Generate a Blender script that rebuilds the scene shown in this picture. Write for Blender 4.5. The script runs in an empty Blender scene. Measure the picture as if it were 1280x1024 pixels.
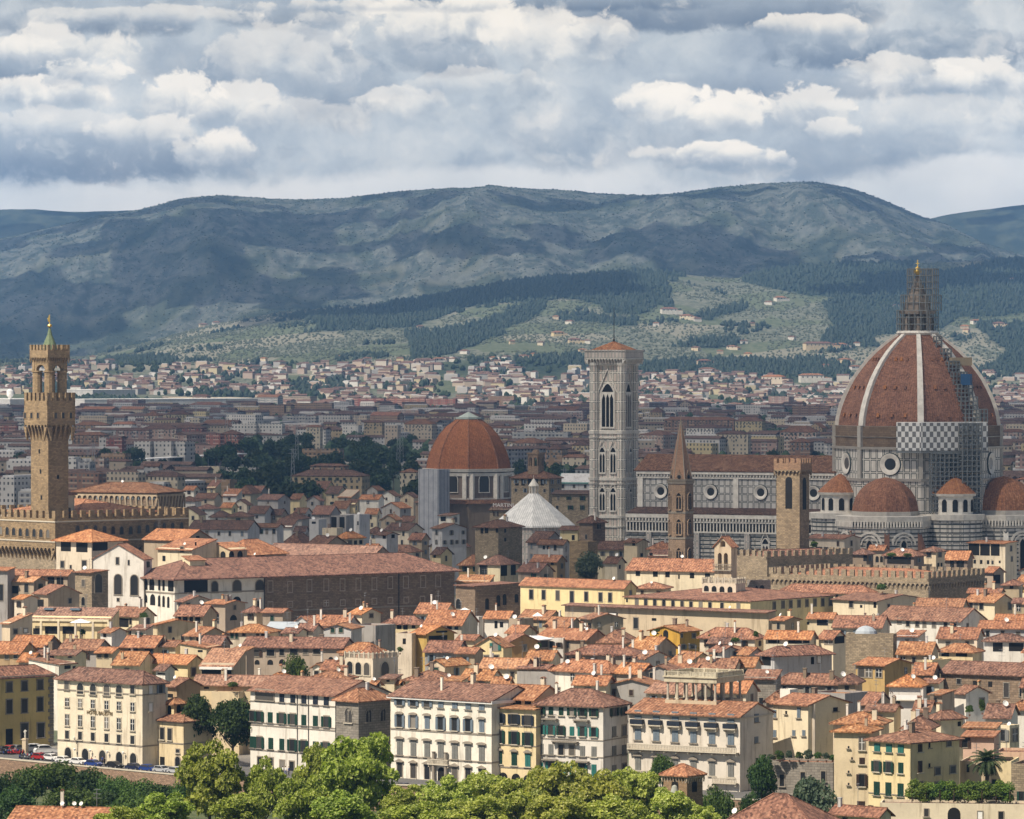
import bpy, math, random
import numpy as np
from mathutils import Vector, Matrix, noise as mnoise
R = math.radians
RND = random.Random(7)
C = bpy.context.scene.collection
SC = bpy.context.scene
# ------------------------------------------------------------------ camera
F, CH, HY = 6290.0, 85.0, 440.0          # focal length (px of a 1280 wide picture), camera height, horizon row
def px2(px, d): return ((px - 640.0) / F * d, d)
def zpy(py, d): return CH - (py - HY) / F * d
def prj(x, y, z): return (640 + x / y * F, HY + (CH - z) / y * F)
cam = bpy.data.cameras.new('camera')
camo = bpy.data.objects.new('camera', cam); C.objects.link(camo)
camo.location = (0, 0, CH); camo.rotation_euler = (R(90), 0, 0)
cam.sensor_fit = 'HORIZONTAL'; cam.sensor_width = 36.0
cam.lens = 36.0 * F / 1280.0
cam.shift_y = -(512.0 - HY) / 1280.0
cam.clip_start = 5.0; cam.clip_end = 60000.0
SC.camera = camo
# ------------------------------------------------------------------ light
SUN_EL, SUN_AZ = 52.0, 47.0               # azimuth: degrees to the left of straight behind the camera
ch = math.cos(R(SUN_EL))
SUN = Vector((-math.sin(R(SUN_AZ)) * ch, -math.cos(R(SUN_AZ)) * ch, math.sin(R(SUN_EL))))
sl = bpy.data.lights.new('sun', 'SUN'); sl.energy = 5.0; sl.angle = R(0.53); sl.color = (1.0, 0.89, 0.74)
so = bpy.data.objects.new('sun', sl); C.objects.link(so)
so.rotation_euler = SUN.to_track_quat('Z', 'Y').to_euler(); so.location = (-500, -500, 1200)
SC.view_settings.view_transform = 'Standard'; SC.view_settings.look = 'None'
SC.view_settings.exposure = 0.46; SC.view_settings.gamma = 1.0
SC.cycles.use_denoising = True
SC.cycles.max_bounces = 6; SC.cycles.diffuse_bounces = 3; SC.cycles.glossy_bounces = 2
SC.cycles.transmission_bounces = 2; SC.cycles.volume_bounces = 0; SC.cycles.transparent_max_bounces = 8

class NT:
    """tiny helper for shader node trees"""
    def __init__(s, tree): s.t = tree; s.n = tree.nodes; s.l = tree.links
    def new(s, typ, **kw):
        n = s.n.new(typ)
        for k, v in kw.items(): setattr(n, k, v)
        return n
    def put(s, sock, v):
        if isinstance(v, bpy.types.NodeSocket): s.l.new(v, sock)
        elif isinstance(v, (tuple, list)) and len(v) == 3 and sock.type == 'RGBA': sock.default_value = (*v, 1)
        else: sock.default_value = v
    def math(s, op, a, b=0.0, c=None, clamp=False):
        n = s.new('ShaderNodeMath', operation=op, use_clamp=clamp)
        s.put(n.inputs[0], a); s.put(n.inputs[1], b)
        if c is not None: s.put(n.inputs[2], c)
        return n.outputs[0]
    def ss(s, x, a, b, lo=0.0, hi=1.0):
        n = s.new('ShaderNodeMapRange', interpolation_type='SMOOTHSTEP')
        s.put(n.inputs[0], x); s.put(n.inputs[1], a); s.put(n.inputs[2], b); s.put(n.inputs[3], lo); s.put(n.inputs[4], hi)
        return n.outputs[0]
    def mix(s, f, a, b, blend='MIX'):
        n = s.new('ShaderNodeMix', data_type='RGBA', blend_type=blend)
        s.put(n.inputs[0], f); s.put(n.inputs[6], a); s.put(n.inputs[7], b)
        return n.outputs[2]
    def comb(s, x, y, z=0.0):
        n = s.new('ShaderNodeCombineXYZ'); s.put(n.inputs[0], x); s.put(n.inputs[1], y); s.put(n.inputs[2], z); return n.outputs[0]
    def sep(s, v):
        n = s.new('ShaderNodeSeparateXYZ'); s.put(n.inputs[0], v); return n.outputs
    def noise(s, v, scale, detail=3.0, rough=0.55, lac=2.0, dist=0.0, out=0):
        n = s.new('ShaderNodeTexNoise'); s.put(n.inputs['Vector'], v)
        for k, q in (('Scale', scale), ('Detail', detail), ('Roughness', rough), ('Lacunarity', lac), ('Distortion', dist)): s.put(n.inputs[k], q)
        return n.outputs[out]
    def voro(s, v, scale, out='Color'):
        n = s.new('ShaderNodeTexVoronoi'); s.put(n.inputs['Vector'], v); s.put(n.inputs['Scale'], scale); return n.outputs[out]
    def vmul(s, v, w):
        n = s.new('ShaderNodeVectorMath', operation='MULTIPLY'); s.put(n.inputs[0], v); s.put(n.inputs[1], w); return n.outputs[0]
    def vadd(s, v, w):
        n = s.new('ShaderNodeVectorMath', operation='ADD'); s.put(n.inputs[0], v); s.put(n.inputs[1], w); return n.outputs[0]
    def ramp(s, x, stops, interp='LINEAR'):
        n = s.new('ShaderNodeValToRGB'); n.color_ramp.interpolation = interp; el = n.color_ramp.elements
        while len(el) < len(stops): el.new(0.5)
        for e, (p, c) in zip(el, stops): e.position = p; e.color = (*c, 1)
        s.put(n.inputs[0], x); return n.outputs[0]

# ------------------------------------------------------------------ sky: physical sky plus clouds, laid out by compass direction
w = bpy.data.worlds.new('World'); SC.world = w; w.use_nodes = True
T = NT(w.node_tree); T.n.clear()
out = T.new('ShaderNodeOutputWorld'); bg = T.new('ShaderNodeBackground')
sky = T.new('ShaderNodeTexSky'); sky.sky_type = 'NISHITA'; sky.sun_disc = False
sky.sun_elevation = R(SUN_EL); sky.sun_rotation = R(180 + SUN_AZ); sky.altitude = 100; sky.air_density = 1.0; sky.dust_density = 1.5
tc = T.new('ShaderNodeTexCoord')
dx, dy, dz = T.sep(tc.outputs['Generated'])
az = T.math('MULTIPLY', T.math('ARCTAN2', dx, dy), 57.2958)          # degrees right of north-west view axis
el = T.math('MULTIPLY', T.math('ARCSINE', dz), 57.2958)              # degrees above the horizon
def ell(cx, cy, rx, ry, amp):                                        # soft bank of cloud centred on a direction
    a = T.math('DIVIDE', T.math('SUBTRACT', az, cx), rx); b = T.math('DIVIDE', T.math('SUBTRACT', el, cy), ry)
    q = T.math('ADD', T.math('MULTIPLY', a, a), T.math('MULTIPLY', b, b))
    return T.math('MULTIPLY', T.math('EXPONENT', T.math('MULTIPLY', q, -1.0)), amp)
def dpx(px, py): return (math.degrees(math.atan((px - 640) / F)), math.degrees(math.atan((HY - py) / F)))
def bank(l):
    o = None
    for (px, py, rx, ry, amp) in l:
        cx, cy = dpx(px, py); e = ell(cx, cy, rx / F * 57.3, ry / F * 57.3, amp)
        o = e if o is None else T.math('ADD', o, e)
    return o
v0 = T.comb(az, T.math('MULTIPLY', el, 1.15), 0.0)
warp = T.noise(v0, 1.6, 5, 0.6, out=1)
v1 = T.vadd(v0, T.vmul(T.vadd(warp, (-.5, -.5, -.5)), (0.55, 0.55, 0.0)))
def billow(v, sc, det=3.0):                                          # rounded, cauliflower-like heaps
    n = T.new('ShaderNodeTexVoronoi'); n.feature = 'F1'; n.normalize = True
    for k, q in (('Scale', sc), ('Detail', det), ('Roughness', .55), ('Lacunarity', 2.2)): n.inputs[k].default_value = q
    T.put(n.inputs['Vector'], v); return T.math('SUBTRACT', 1.0, n.outputs['Distance'])
big = T.noise(v0, 0.40, 4, 0.5)
puff = billow(v1, 1.35); puff2 = billow(T.vadd(v1, (0.10, -0.16, 0.0)), 1.35)    # same field a step away from the sun: its slope tells lit from unlit cloud
rel = T.math('SUBTRACT', puff, puff2)
fb = T.noise(v1, 2.2, 8, 0.6)
soft = T.math('SUBTRACT', T.noise(v1, .9, 6, .55), T.noise(T.vadd(v1, (0.2, -0.3, 0)), .9, 6, .55))
pz = T.math('ADD', T.math('MULTIPLY', T.math('SUBTRACT', puff, .62), 1.0), T.math('MULTIPLY', T.math('SUBTRACT', fb, .5), 1.0))
def blob(px, py, rx, ry, rag=4.6):
    rx, ry = rx * 1.1, ry * 1.15                                   # ragged heap of cloud: coverage and height within it (-1 base .. 1 top)
    cx, cy = dpx(px, py); a = T.math('DIVIDE', T.math('SUBTRACT', az, cx), rx / F * 57.3); b = T.math('DIVIDE', T.math('SUBTRACT', el, cy), ry / F * 57.3)
    q = T.math('ADD', T.math('MULTIPLY', a, a), T.math('MULTIPLY', b, b)); return T.math('MULTIPLY_ADD', pz, -rag, q), b
g0 = T.math('MULTIPLY_ADD', T.math('SUBTRACT', big, .5), .85, .55)
g0 = T.math('MULTIPLY_ADD', soft, 1.3, g0)
g0 = T.math('MULTIPLY_ADD', T.math('SUBTRACT', el, 2.6), -.02, g0)
col = T.ramp(g0, [(0.0, (.20, .255, .34)), (0.3, (.34, .40, .48)), (0.52, (.47, .53, .59)), (0.75, (.63, .67, .70)), (1.0, (.80, .81, .80))])
for (px, py, rx, ry, k) in [(1190, 66, 190, 26, .9), (890, 16, 200, 22, .85), (60, 32, 170, 15, .8), (30, 92, 80, 16, .8), (130, 196, 190, 30, .8), (430, 112, 60, 42, .5), (640, 4, 220, 10, .8), (250, 85, 70, 30, .45), (1000, 108, 190, 16, .5), (560, 78, 70, 16, .6), (760, 170, 130, 40, .3), (1090, 200, 150, 30, .5), (350, 20, 90, 14, .5)]:
    q, b = blob(px, py, rx, ry, 2.8)
    col = T.mix(T.math('MULTIPLY', T.ss(q, 1.2, .3), k), col, T.mix(T.ss(T.math('MULTIPLY_ADD', rel, 2.0, b), -.9, 1.1), (.120, .165, .245), (.33, .39, .47)))
gm = T.math('MULTIPLY', T.ss(T.math('MULTIPLY_ADD', T.math('SUBTRACT', big, .5), 1.5, pz), .06, .26), .55)                    # loose broken cumulus everywhere
col = T.mix(gm, col, T.ramp(T.ss(T.math('MULTIPLY_ADD', soft, 2.0, T.math('MULTIPLY', rel, 3.0)), -.75, .8), [(0.0, (.25, .31, .39)), (.5, (.52, .57, .61)), (1.0, (.86, .84, .80))]))
edge = T.math('ADD', el, T.math('MULTIPLY', pz, .35))
edge = T.math('ADD', edge, bank([(160, 222, 190, 30, .06), (620, 240, 180, 50, -.25), (900, 250, 200, 30, .15), (1230, 215, 130, 40, -.42)]))
hb = T.ss(edge, 1.84, 2.06, 1.0, 0.0)
col = T.mix(T.math('MULTIPLY', hb, .85), col, T.mix(T.ss(big, .35, .65), (.68, .72, .75), (.84, .85, .85)))
for (px, py, rx, ry, k) in [(350, 78, 80, 34, .5), (455, 30, 60, 24, .6), (520, 38, 70, 34, .95), (580, 30, 56, 32, 1), (640, 40, 60, 24, .5), (845, 142, 46, 26, .9), (902, 146, 48, 26, .95), (816, 130, 34, 22, .85), (905, 196, 50, 17, 1), (945, 198, 36, 13, 1), (820, 194, 34, 9, .6), (276, 194, 46, 24, .95), (222, 130, 46, 30, .85), (292, 136, 52, 24, .7), (1012, 142, 50, 24, .7), (1046, 166, 26, 14, .6),
                           (70, 66, 70, 26, .7), (10, 70, 50, 20, .6), (40, 118, 70, 17, .85), (110, 92, 40, 18, .8), (700, 62, 70, 30, .5), (752, 44, 34, 20, .65), (1000, 36, 60, 13, .8), (1236, 102, 60, 20, .8), (1190, 108, 40, 14, .6), (1110, 92, 50, 17, .6), (505, 132, 60, 18, .55), (180, 22, 100, 10, .5), (470, 8, 120, 8, .6), (600, 108, 80, 18, .35), (80, 160, 120, 16, .4), (180, 170, 60, 18, .5), (390, 150, 70, 22, .4), (1180, 150, 90, 24, .3)]:
    q, b = blob(px, py, rx, ry)
    lit = T.ss(T.math('MULTIPLY_ADD', soft, 2.2, T.math('MULTIPLY_ADD', rel, 2.8, b)), -1.0, .75)
    col = T.mix(T.math('MULTIPLY', T.math('MULTIPLY', T.ss(q, 1.25, .62), T.ss(T.math('MULTIPLY_ADD', pz, 1.6, b), -1.05, -.05)), k), col, T.ramp(lit, [(0.0, (.30, .36, .44)), (.4, (.54, .58, .62)), (.75, (.80, .80, .77)), (1.0, (.93, .90, .84))]))
# higher up the sheet breaks open to blue
open_ = T.ss(el, 5.0, 18.0)
hole = T.math('MULTIPLY', open_, T.ss(T.noise(tc.outputs['Generated'], 3.0, 5, .55), .42, .56, 1.0, 0.0))
ssky = T.vmul(sky.outputs[0], (.085, .085, .085))
hi = T.mix(0.5, ssky, (.36, .42, .52))
col = T.mix(open_, col, hi)
col = T.mix(hole, col, ssky)
T.put(bg.inputs[0], T.vmul(col, T.comb(*[T.ss(el, 1.0, 8.0, a_, .42) for a_ in (1.38, 1.28, 1.15)]))); bg.inputs[1].default_value = 1.0
T.l.new(bg.outputs[0], out.inputs[0])
w.cycles.sampling_method = 'MANUAL'; w.cycles.sample_map_resolution = 512

# ------------------------------------------------------------------ materials
MATS = {}
def newmat(name):
    m = bpy.data.materials.new(name); m.use_nodes = True
    t = NT(m.node_tree); b = m.node_tree.nodes['Principled BSDF']
    b.inputs['Roughness'].default_value = .9
    b.inputs['Specular IOR Level'].default_value = .25
    return m, t, b
def geo(t): return t.new('ShaderNodeNewGeometry').outputs['Position']
def uvn(t): return t.new('ShaderNodeTexCoord').outputs['UV']
def objrand(t): return t.new('ShaderNodeObjectInfo').outputs['Random']
def hsv(t, c, h, s_, v):
    n = t.new('ShaderNodeHueSaturation'); t.put(n.inputs['Color'], c); t.put(n.inputs['Hue'], h); t.put(n.inputs['Saturation'], s_); t.put(n.inputs['Value'], v); return n.outputs[0]
def plain(name, col, rough=.85, var=.12, scale=1.2, metal=0.0, spec=.25):
    if name in MATS: return MATS[name]
    m, t, b = newmat(name)
    n = t.noise(geo(t), scale, 4, .6)
    f = t.math('MULTIPLY_ADD', t.math('SUBTRACT', n, .5), var * 4, 1.0)
    t.put(b.inputs['Base Color'], t.vmul(col, t.comb(f, f, f)))
    b.inputs['Roughness'].default_value = rough; b.inputs['Metallic'].default_value = metal; b.inputs['Specular IOR Level'].default_value = spec
    MATS[name] = m; return m
def wallmat(name, col, stain=.75):
    if name in MATS: return MATS[name]
    m, t, b = newmat(name)
    g = geo(t)
    n1 = t.noise(g, .22, 4, .6)
    st = t.noise(t.vmul(g, (1.0, 1.0, .12)), .9, 4, .62)
    n3 = t.noise(g, 2.2, 3, .6)
    base = hsv(t, col, t.math('MULTIPLY_ADD', objrand(t), .02, .49), t.math('MULTIPLY_ADD', objrand(t), .3, .82), t.math('MULTIPLY_ADD', objrand(t), .16, .90))
    f = t.math('MULTIPLY_ADD', t.math('SUBTRACT', n1, .5), .55, 1.0)
    f = t.math('MULTIPLY_ADD', t.math('SUBTRACT', n3, .5), .18, f)
    c = t.vmul(base, t.comb(f, f, f))
    dirt = t.math('MULTIPLY', t.ss(st, .50, .72), stain)
    c = t.mix(dirt, c, t.vmul(c, (.56, .53, .50)))
    patch = t.math('MULTIPLY', t.ss(t.noise(g, .45, 5, .7), .60, .64), .35)
    c = t.mix(patch, c, t.vmul(c, (.80, .80, .82)))
    t.put(b.inputs['Base Color'], c)
    MATS[name] = m; return m
def roofmat(name, tint=(1, 1, 1), sat=1.0, con=1.0, cw=.42, ch_=.55):
    if name in MATS: return MATS[name]
    m, t, b = newmat(name)
    uv = uvn(t); g = geo(t)
    jit = t.vmul(t.vadd(t.noise(g, 1.3, 2, .5, out=1), (-.5, -.5, -.5)), (.5, .5, 0))
    u2 = t.vadd(uv, jit)
    cell = t.sep(t.voro(t.vmul(u2, (1 / cw, 1 / ch_, 0)), 1.0))[0]
    n2 = t.noise(g, .35, 4, .65); n3 = t.noise(g, 1.6, 4, .7)
    x = t.math('MULTIPLY_ADD', t.math('SUBTRACT', cell, .5), .62 * con, .5)
    x = t.math('MULTIPLY_ADD', t.math('SUBTRACT', n3, .5), 1.0 * con, x)
    x = t.math('MULTIPLY_ADD', t.math('SUBTRACT', n2, .5), .85 * con, x)
    x = t.math('MULTIPLY_ADD', t.math('SUBTRACT', objrand(t), .5), .22, x)
    c = t.ramp(x, [(0.0, (.050, .024, .015)), (.25, (.125, .050, .026)), (.5, (.226, .093, .041)), (.72, (.305, .134, .060)), (1.0, (.43, .25, .135))])
    lich = t.math('MULTIPLY', t.ss(t.noise(g, .8, 5, .7), .55, .70), .5 * con)
    c = t.mix(lich, c, (.19, .14, .10))
    c = t.vmul(c, tint)
    c = hsv(t, c, t.math('MULTIPLY_ADD', objrand(t), .010, .497), t.math('MULTIPLY_ADD', objrand(t), .25, .72 * sat), t.math('MULTIPLY_ADD', objrand(t), .36, .82))
    wv = t.new('ShaderNodeTexWave', wave_type='BANDS', bands_direction='X'); t.put(wv.inputs['Vector'], t.vadd(uv, t.vmul(jit, (.3, .3, 0)))); wv.inputs['Scale'].default_value = .40; wv.inputs['Distortion'].default_value = .6
    rw = t.math('MULTIPLY_ADD', wv.outputs[0], .34 * con, 1 - .2 * con); t.put(b.inputs['Base Color'], t.vmul(c, t.comb(rw, rw, rw)))
    bm = t.new('ShaderNodeBump'); bm.inputs['Strength'].default_value = .6; bm.inputs['Distance'].default_value = .12
    t.put(bm.inputs['Height'], t.math('MULTIPLY_ADD', wv.outputs[0], .7, t.math('MULTIPLY', cell, .5))); t.l.new(bm.outputs[0], b.inputs['Normal'])
    MATS[name] = m; return m
def stonemat(name, col, bw=.9, bh=.45, var=.5, mortar=.55, rough=.95):
    if name in MATS: return MATS[name]
    m, t, b = newmat(name)
    uv = uvn(t); g = geo(t)
    br = t.new('ShaderNodeTexBrick'); t.put(br.inputs['Vector'], t.vadd(uv, t.vmul(t.vadd(t.noise(g, .8, 2, .5, out=1), (-.5, -.5, -.5)), (.25, .16, 0))))
    br.inputs['Scale'].default_value = 1.0; br.inputs['Brick Width'].default_value = bw; br.inputs['Row Height'].default_value = bh; br.inputs['Mortar Size'].default_value = .04
    br.inputs['Color1'].default_value = (*[c * (1 + var * .45) for c in col], 1); br.inputs['Color2'].default_value = (*[c * (1 - var * .6) for c in col], 1); br.inputs['Mortar'].default_value = (*[c * mortar for c in col], 1)
    n = t.noise(g, .16, 5, .62); n2 = t.noise(g, 1.7, 4, .65)
    f = t.math('MULTIPLY_ADD', t.math('SUBTRACT', n, .5), .8, 1.0); f = t.math('MULTIPLY_ADD', t.math('SUBTRACT', n2, .5), .7, f)
    t.put(b.inputs['Base Color'], t.vmul(br.outputs[0], t.comb(f, f, f)))
    bm = t.new('ShaderNodeBump'); bm.inputs['Strength'].default_value = .5; bm.inputs['Distance'].default_value = .1; t.put(bm.inputs['Height'], n2); t.l.new(bm.outputs[0], b.inputs['Normal'])
    MATS[name] = m; return m
def marblemat(name, pw, ph, base=(.58, .57, .54), line=(.060, .075, .070), a=.16, b_=.40, band=0.0, pink=.0):
    """white marble panels framed by green marble: cell pw x ph metres, frame between distances a and b from the joint"""
    if name in MATS: return MATS[name]
    m, t, b = newmat(name)
    uv = uvn(t); g = geo(t); u, v, _ = t.sep(uv)
    def dist(x, p):
        f = t.math('FRACT', t.math('DIVIDE', x, p)); return t.math('MULTIPLY', t.math('MINIMUM', f, t.math('SUBTRACT', 1.0, f)), p)
    e = t.math('MINIMUM', dist(u, pw), dist(v, ph))
    ring = t.math('MULTIPLY', t.math('GREATER_THAN', e, a), t.math('LESS_THAN', e, b_))
    n = t.noise(g, .22, 5, .65); n2 = t.noise(t.vmul(g, (1, 1, .15)), 1.0, 4, .65)
    f = t.math('MULTIPLY_ADD', t.math('SUBTRACT', n, .5), .9, 1.0); f = t.math('MULTIPLY_ADD', t.math('SUBTRACT', n2, .5), .5, f)
    cell = t.voro(t.comb(t.math('FLOOR', t.math('DIVIDE', u, pw)), t.math('FLOOR', t.math('DIVIDE', v, ph))), 1.0)
    f = t.math('MULTIPLY_ADD', t.math('SUBTRACT', t.sep(cell)[0], .5), .22, f)
    wb = t.vmul(base, t.comb(f, f, f))
    if pink: wb = t.mix(t.math('MULTIPLY', t.math('GREATER_THAN', e, b_ + .12), pink), wb, (.36, .21, .17))
    c = t.mix(ring, wb, line)
    if band:
        s_ = t.math('FRACT', t.math('DIVIDE', v, band)); c = t.mix(t.math('LESS_THAN', s_, .34), c, line)
    t.put(b.inputs['Base Color'], c); b.inputs['Roughness'].default_value = .7
    MATS[name] = m; return m
def leafmat(name, c1, c2, c3=None, trans=.25, rnd=.3):
    if name in MATS: return MATS[name]
    m, t, b = newmat(name)
    g = geo(t)
    n = t.noise(g, .55, 3, .6); n2 = t.noise(g, 3.0, 2, .6)
    x = t.math('MULTIPLY_ADD', t.math('SUBTRACT', n2, .5), .9, n)
    c = t.mix(t.ss(x, .32, .68), c1, c2)
    if c3: c = t.mix(t.ss(t.noise(g, 5.0, 2, .6), .56, .66), c, c3)
    c = hsv(t, c, t.math('MULTIPLY_ADD', objrand(t), .03, .485), 1.0, t.math('MULTIPLY_ADD', objrand(t), rnd, 1 - rnd / 2))
    t.put(b.inputs['Base Color'], c); b.inputs['Roughness'].default_value = .65
    tr = t.new('ShaderNodeBsdfTranslucent'); t.put(tr.inputs[0], t.vmul(c, (1.2, 1.3, .6)))
    mx = t.new('ShaderNodeMixShader'); mx.inputs[0].default_value = trans
    o = m.node_tree.nodes['Material Output']; t.l.new(b.outputs[0], mx.inputs[1]); t.l.new(tr.outputs[0], mx.inputs[2]); t.l.new(mx.outputs[0], o.inputs[0])
    MATS[name] = m; return m

WALL = {k: wallmat('plaster ' + k, c) for k, c in dict(
    cream=(.66, .57, .42), white=(.70, .66, .585), yellow=(.66, .54, .34), ochre=(.45, .31, .13), mustard=(.52, .30, .055), grey=(.34, .32, .30),
    tan=(.40, .32, .23), pink=(.55, .38, .29), brown=(.22, .17, .13), palegrey=(.52, .51, .50), sand=(.53, .43, .30)).items()}
WALL['stone'] = stonemat('rough fieldstone', (.30, .24, .165), .8, .38)
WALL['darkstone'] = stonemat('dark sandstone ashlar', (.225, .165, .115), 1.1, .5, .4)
WALL['lightstone'] = stonemat('golden sandstone', (.295, .212, .122), .9, .42, .45)
WALL['greystone'] = stonemat('grey sandstone blocks', (.25, .225, .19), 1.2, .5, .3)
ROOF = {'o': roofmat('terracotta orange', (1.22, 1.04, .90), 1.0, .9), 'b': roofmat('terracotta brown', (.98, .88, .84), .95, .85), 'r': roofmat('terracotta red', (1.10, .94, .86), 1.0, .85),
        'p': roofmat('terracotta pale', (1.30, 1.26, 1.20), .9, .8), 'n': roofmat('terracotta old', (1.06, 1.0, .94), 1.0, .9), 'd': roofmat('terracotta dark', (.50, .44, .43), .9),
        'g': plain('sheet metal roof', (.36, .40, .44), .5, .1, .5), 'w': plain('white membrane roof', (.72, .72, .72), .8, .05)}
TONE = {'o': 'orange', 'b': 'brown', 'r': 'red', 'p': 'pale', 'n': 'terracotta', 'd': 'dark red', 'g': 'grey metal', 'w': 'white'}
GLASS = plain('dark window glass', (.022, .024, .027), .18, .2, .3, 0, .5)
gm_, gt_, gb_ = newmat('window glass'); gt_.put(gb_.inputs['Base Color'], gt_.ramp(objrand(gt_), [(0.0, (.012, .013, .015)), (.74, (.024, .025, .026)), (.86, (.06, .055, .05)), (.95, (.11, .10, .085)), (1.0, (.24, .22, .19))])); gb_.inputs['Roughness'].default_value = .3; gb_.inputs['Specular IOR Level'].default_value = .3; GLASS = gm_
DARK = plain('dark interior', (.012, .011, .010), .9, .1)
SURR = plain('stone surround', (.27, .235, .19), .9, .1)
TRIM = plain('pale stone trim', (.50, .45, .36), .9, .1)
SHUT = {'g': plain('green shutter paint', (.012, .045, .030), .6), 't': plain('teal shutter paint', (.03, .15, .13), .6), 'b': plain('grey blue shutter paint', (.16, .20, .24), .6),
        'n': plain('brown shutter paint', (.045, .026, .018), .6), 'k': plain('blue black shutter paint', (.018, .024, .036), .6), 'y': plain('grey shutter paint', (.19, .19, .175), .6)}
SHUTN = {'g': 'dark green', 't': 'teal', 'b': 'grey blue', 'n': 'brown', 'k': 'blue black', 'y': 'grey'}
METAL = plain('grey metal', (.30, .31, .32), .45, .1, 2, .6)
WHITE = plain('white paint', (.78, .77, .74), .6, .06)
IRON = plain('dark iron', (.03, .03, .033), .6)
BRICK = stonemat('red brick', (.30, .15, .095), .3, .09, .5)

# ------------------------------------------------------------------ mesh builder
class MB:
    def __init__(s): s.v = []; s.f = []; s.m = []
    def add(s, vs, fs, m=0):
        o = len(s.v); s.v.extend([tuple(p) for p in vs]); s.f.extend([tuple(i + o for i in f) for f in fs]); s.m.extend([m] * len(fs)); return s
    def box(s, x0, x1, y0, y1, z0, z1, m=0):
        return s.add([(x0, y0, z0), (x1, y0, z0), (x1, y1, z0), (x0, y1, z0), (x0, y0, z1), (x1, y0, z1), (x1, y1, z1), (x0, y1, z1)],
                     [(0, 3, 2, 1), (4, 5, 6, 7), (0, 1, 5, 4), (1, 2, 6, 5), (2, 3, 7, 6), (3, 0, 4, 7)], m)
    def cbox(s, cx, cy, z0, sx, sy, sz, m=0): return s.box(cx - sx / 2, cx + sx / 2, cy - sy / 2, cy + sy / 2, z0, z0 + sz, m)
    def rings(s, rs, m=0, cap0=True, cap1=True):
        o = len(s.v); n = len(rs[0]); fs = []
        for r in rs: s.v.extend([tuple(p) for p in r])
        for k in range(len(rs) - 1):
            for i in range(n):
                j = (i + 1) % n; fs.append((o + k * n + i, o + k * n + j, o + (k + 1) * n + j, o + (k + 1) * n + i))
        if cap0: fs.append(tuple(o + i for i in range(n))[::-1])
        if cap1: fs.append(tuple(o + (len(rs) - 1) * n + i for i in range(n)))
        s.f.extend(fs); s.m.extend([m] * len(fs)); return s
    def lathe(s, prof, n, cx=0, cy=0, ph=0.0, m=0, cap0=True, cap1=True, a0=None, a1=None):
        if a0 is None:
            return s.rings([[(cx + r * math.cos(ph + 2 * math.pi * i / n), cy + r * math.sin(ph + 2 * math.pi * i / n), z) for i in range(n)] for r, z in prof], m, cap0, cap1)
    def prism(s, poly, z0, z1, m=0): return s.rings([[(x, y, z0) for x, y in poly], [(x, y, z1) for x, y in poly]], m)
    def extr(s, poly, axis, a, b, m=0):
        """closed polygon of (p,q) extruded along axis: 'x' -> (.,p,q), 'y' -> (p,.,q)"""
        f = (lambda t, p, q: (t, p, q)) if axis == 'x' else (lambda t, p, q: (p, t, q))
        return s.rings([[f(a, p, q) for p, q in poly], [f(b, p, q) for p, q in poly]], m)
    def tube(s, p, q, r, n=4, m=0, r2=None):
        p = Vector(p); q = Vector(q); d = q - p
        if d.length < 1e-6: return s
        a = d.orthogonal().normalized(); b = d.normalized().cross(a); r2 = r if r2 is None else r2
        return s.rings([[p + (a * math.cos(t) + b * math.sin(t)) * r for t in [2 * math.pi * i / n for i in range(n)]],
                        [q + (a * math.cos(t) + b * math.sin(t)) * r2 for t in [2 * math.pi * i / n for i in range(n)]]], m)
    def rot(s, ang, cx=0, cy=0, start=0):
        ca, sa = math.cos(ang), math.sin(ang)
        s.v[start:] = [(cx + (x - cx) * ca - (y - cy) * sa, cy + (x - cx) * sa + (y - cy) * ca, z) for x, y, z in s.v[start:]]; return s
    def mesh(s, name, mats, smooth=False, uv=True):
        me = bpy.data.meshes.new(name); me.from_pydata(s.v, [], s.f)
        for m in (mats if isinstance(mats, (list, tuple)) else [mats]): me.materials.append(m)
        if s.m and max(s.m): me.polygons.foreach_set('material_index', s.m)
        fixnormals(me)
        if smooth: me.polygons.foreach_set('use_smooth', [True] * len(s.f))
        if uv: autouv(me)
        me.update(); return me
    def build(s, name, mats, parent=None, loc=None, rot=0.0, smooth=False, uv=True):
        return obj(name, s.mesh(name, mats, smooth, uv), parent, loc, rot)
import bmesh
def fixnormals(me):
    bm = bmesh.new(); bm.from_mesh(me); bmesh.ops.recalc_face_normals(bm, faces=bm.faces); bm.to_mesh(me); bm.free()
def autouv(me):
    """metre-scaled UVs: u runs level along each face, v runs up it"""
    nf = len(me.polygons)
    if nf == 0: return
    nor = np.zeros(nf * 3, 'f'); me.polygons.foreach_get('normal', nor); nor = nor.reshape(-1, 3)
    tot = np.zeros(nf, 'i'); me.polygons.foreach_get('loop_total', tot)
    co = np.zeros(len(me.vertices) * 3, 'f'); me.vertices.foreach_get('co', co); co = co.reshape(-1, 3)
    li = np.zeros(len(me.loops), 'i'); me.loops.foreach_get('vertex_index', li)
    t = np.stack([-nor[:, 1], nor[:, 0], np.zeros(nf)], 1); ln = np.linalg.norm(t, axis=1)
    flat = ln < 1e-3; t[flat] = (1, 0, 0); t[~flat] /= ln[~flat][:, None]
    b = np.cross(nor, t); fi = np.repeat(np.arange(nf), tot); p = co[li]
    uv = np.stack([(p * t[fi]).sum(1), (p * b[fi]).sum(1)], 1).astype('f')
    lay = me.uv_layers.new(name='UVMap'); lay.data.foreach_set('uv', uv.ravel())
def obj(name, me, parent=None, loc=None, rot=0.0):
    o = bpy.data.objects.new(name, me); C.objects.link(o)
    if parent is not None: o.parent = parent
    if loc is not None: o.location = loc
    if rot: o.rotation_euler = (0, 0, rot)
    return o
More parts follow.
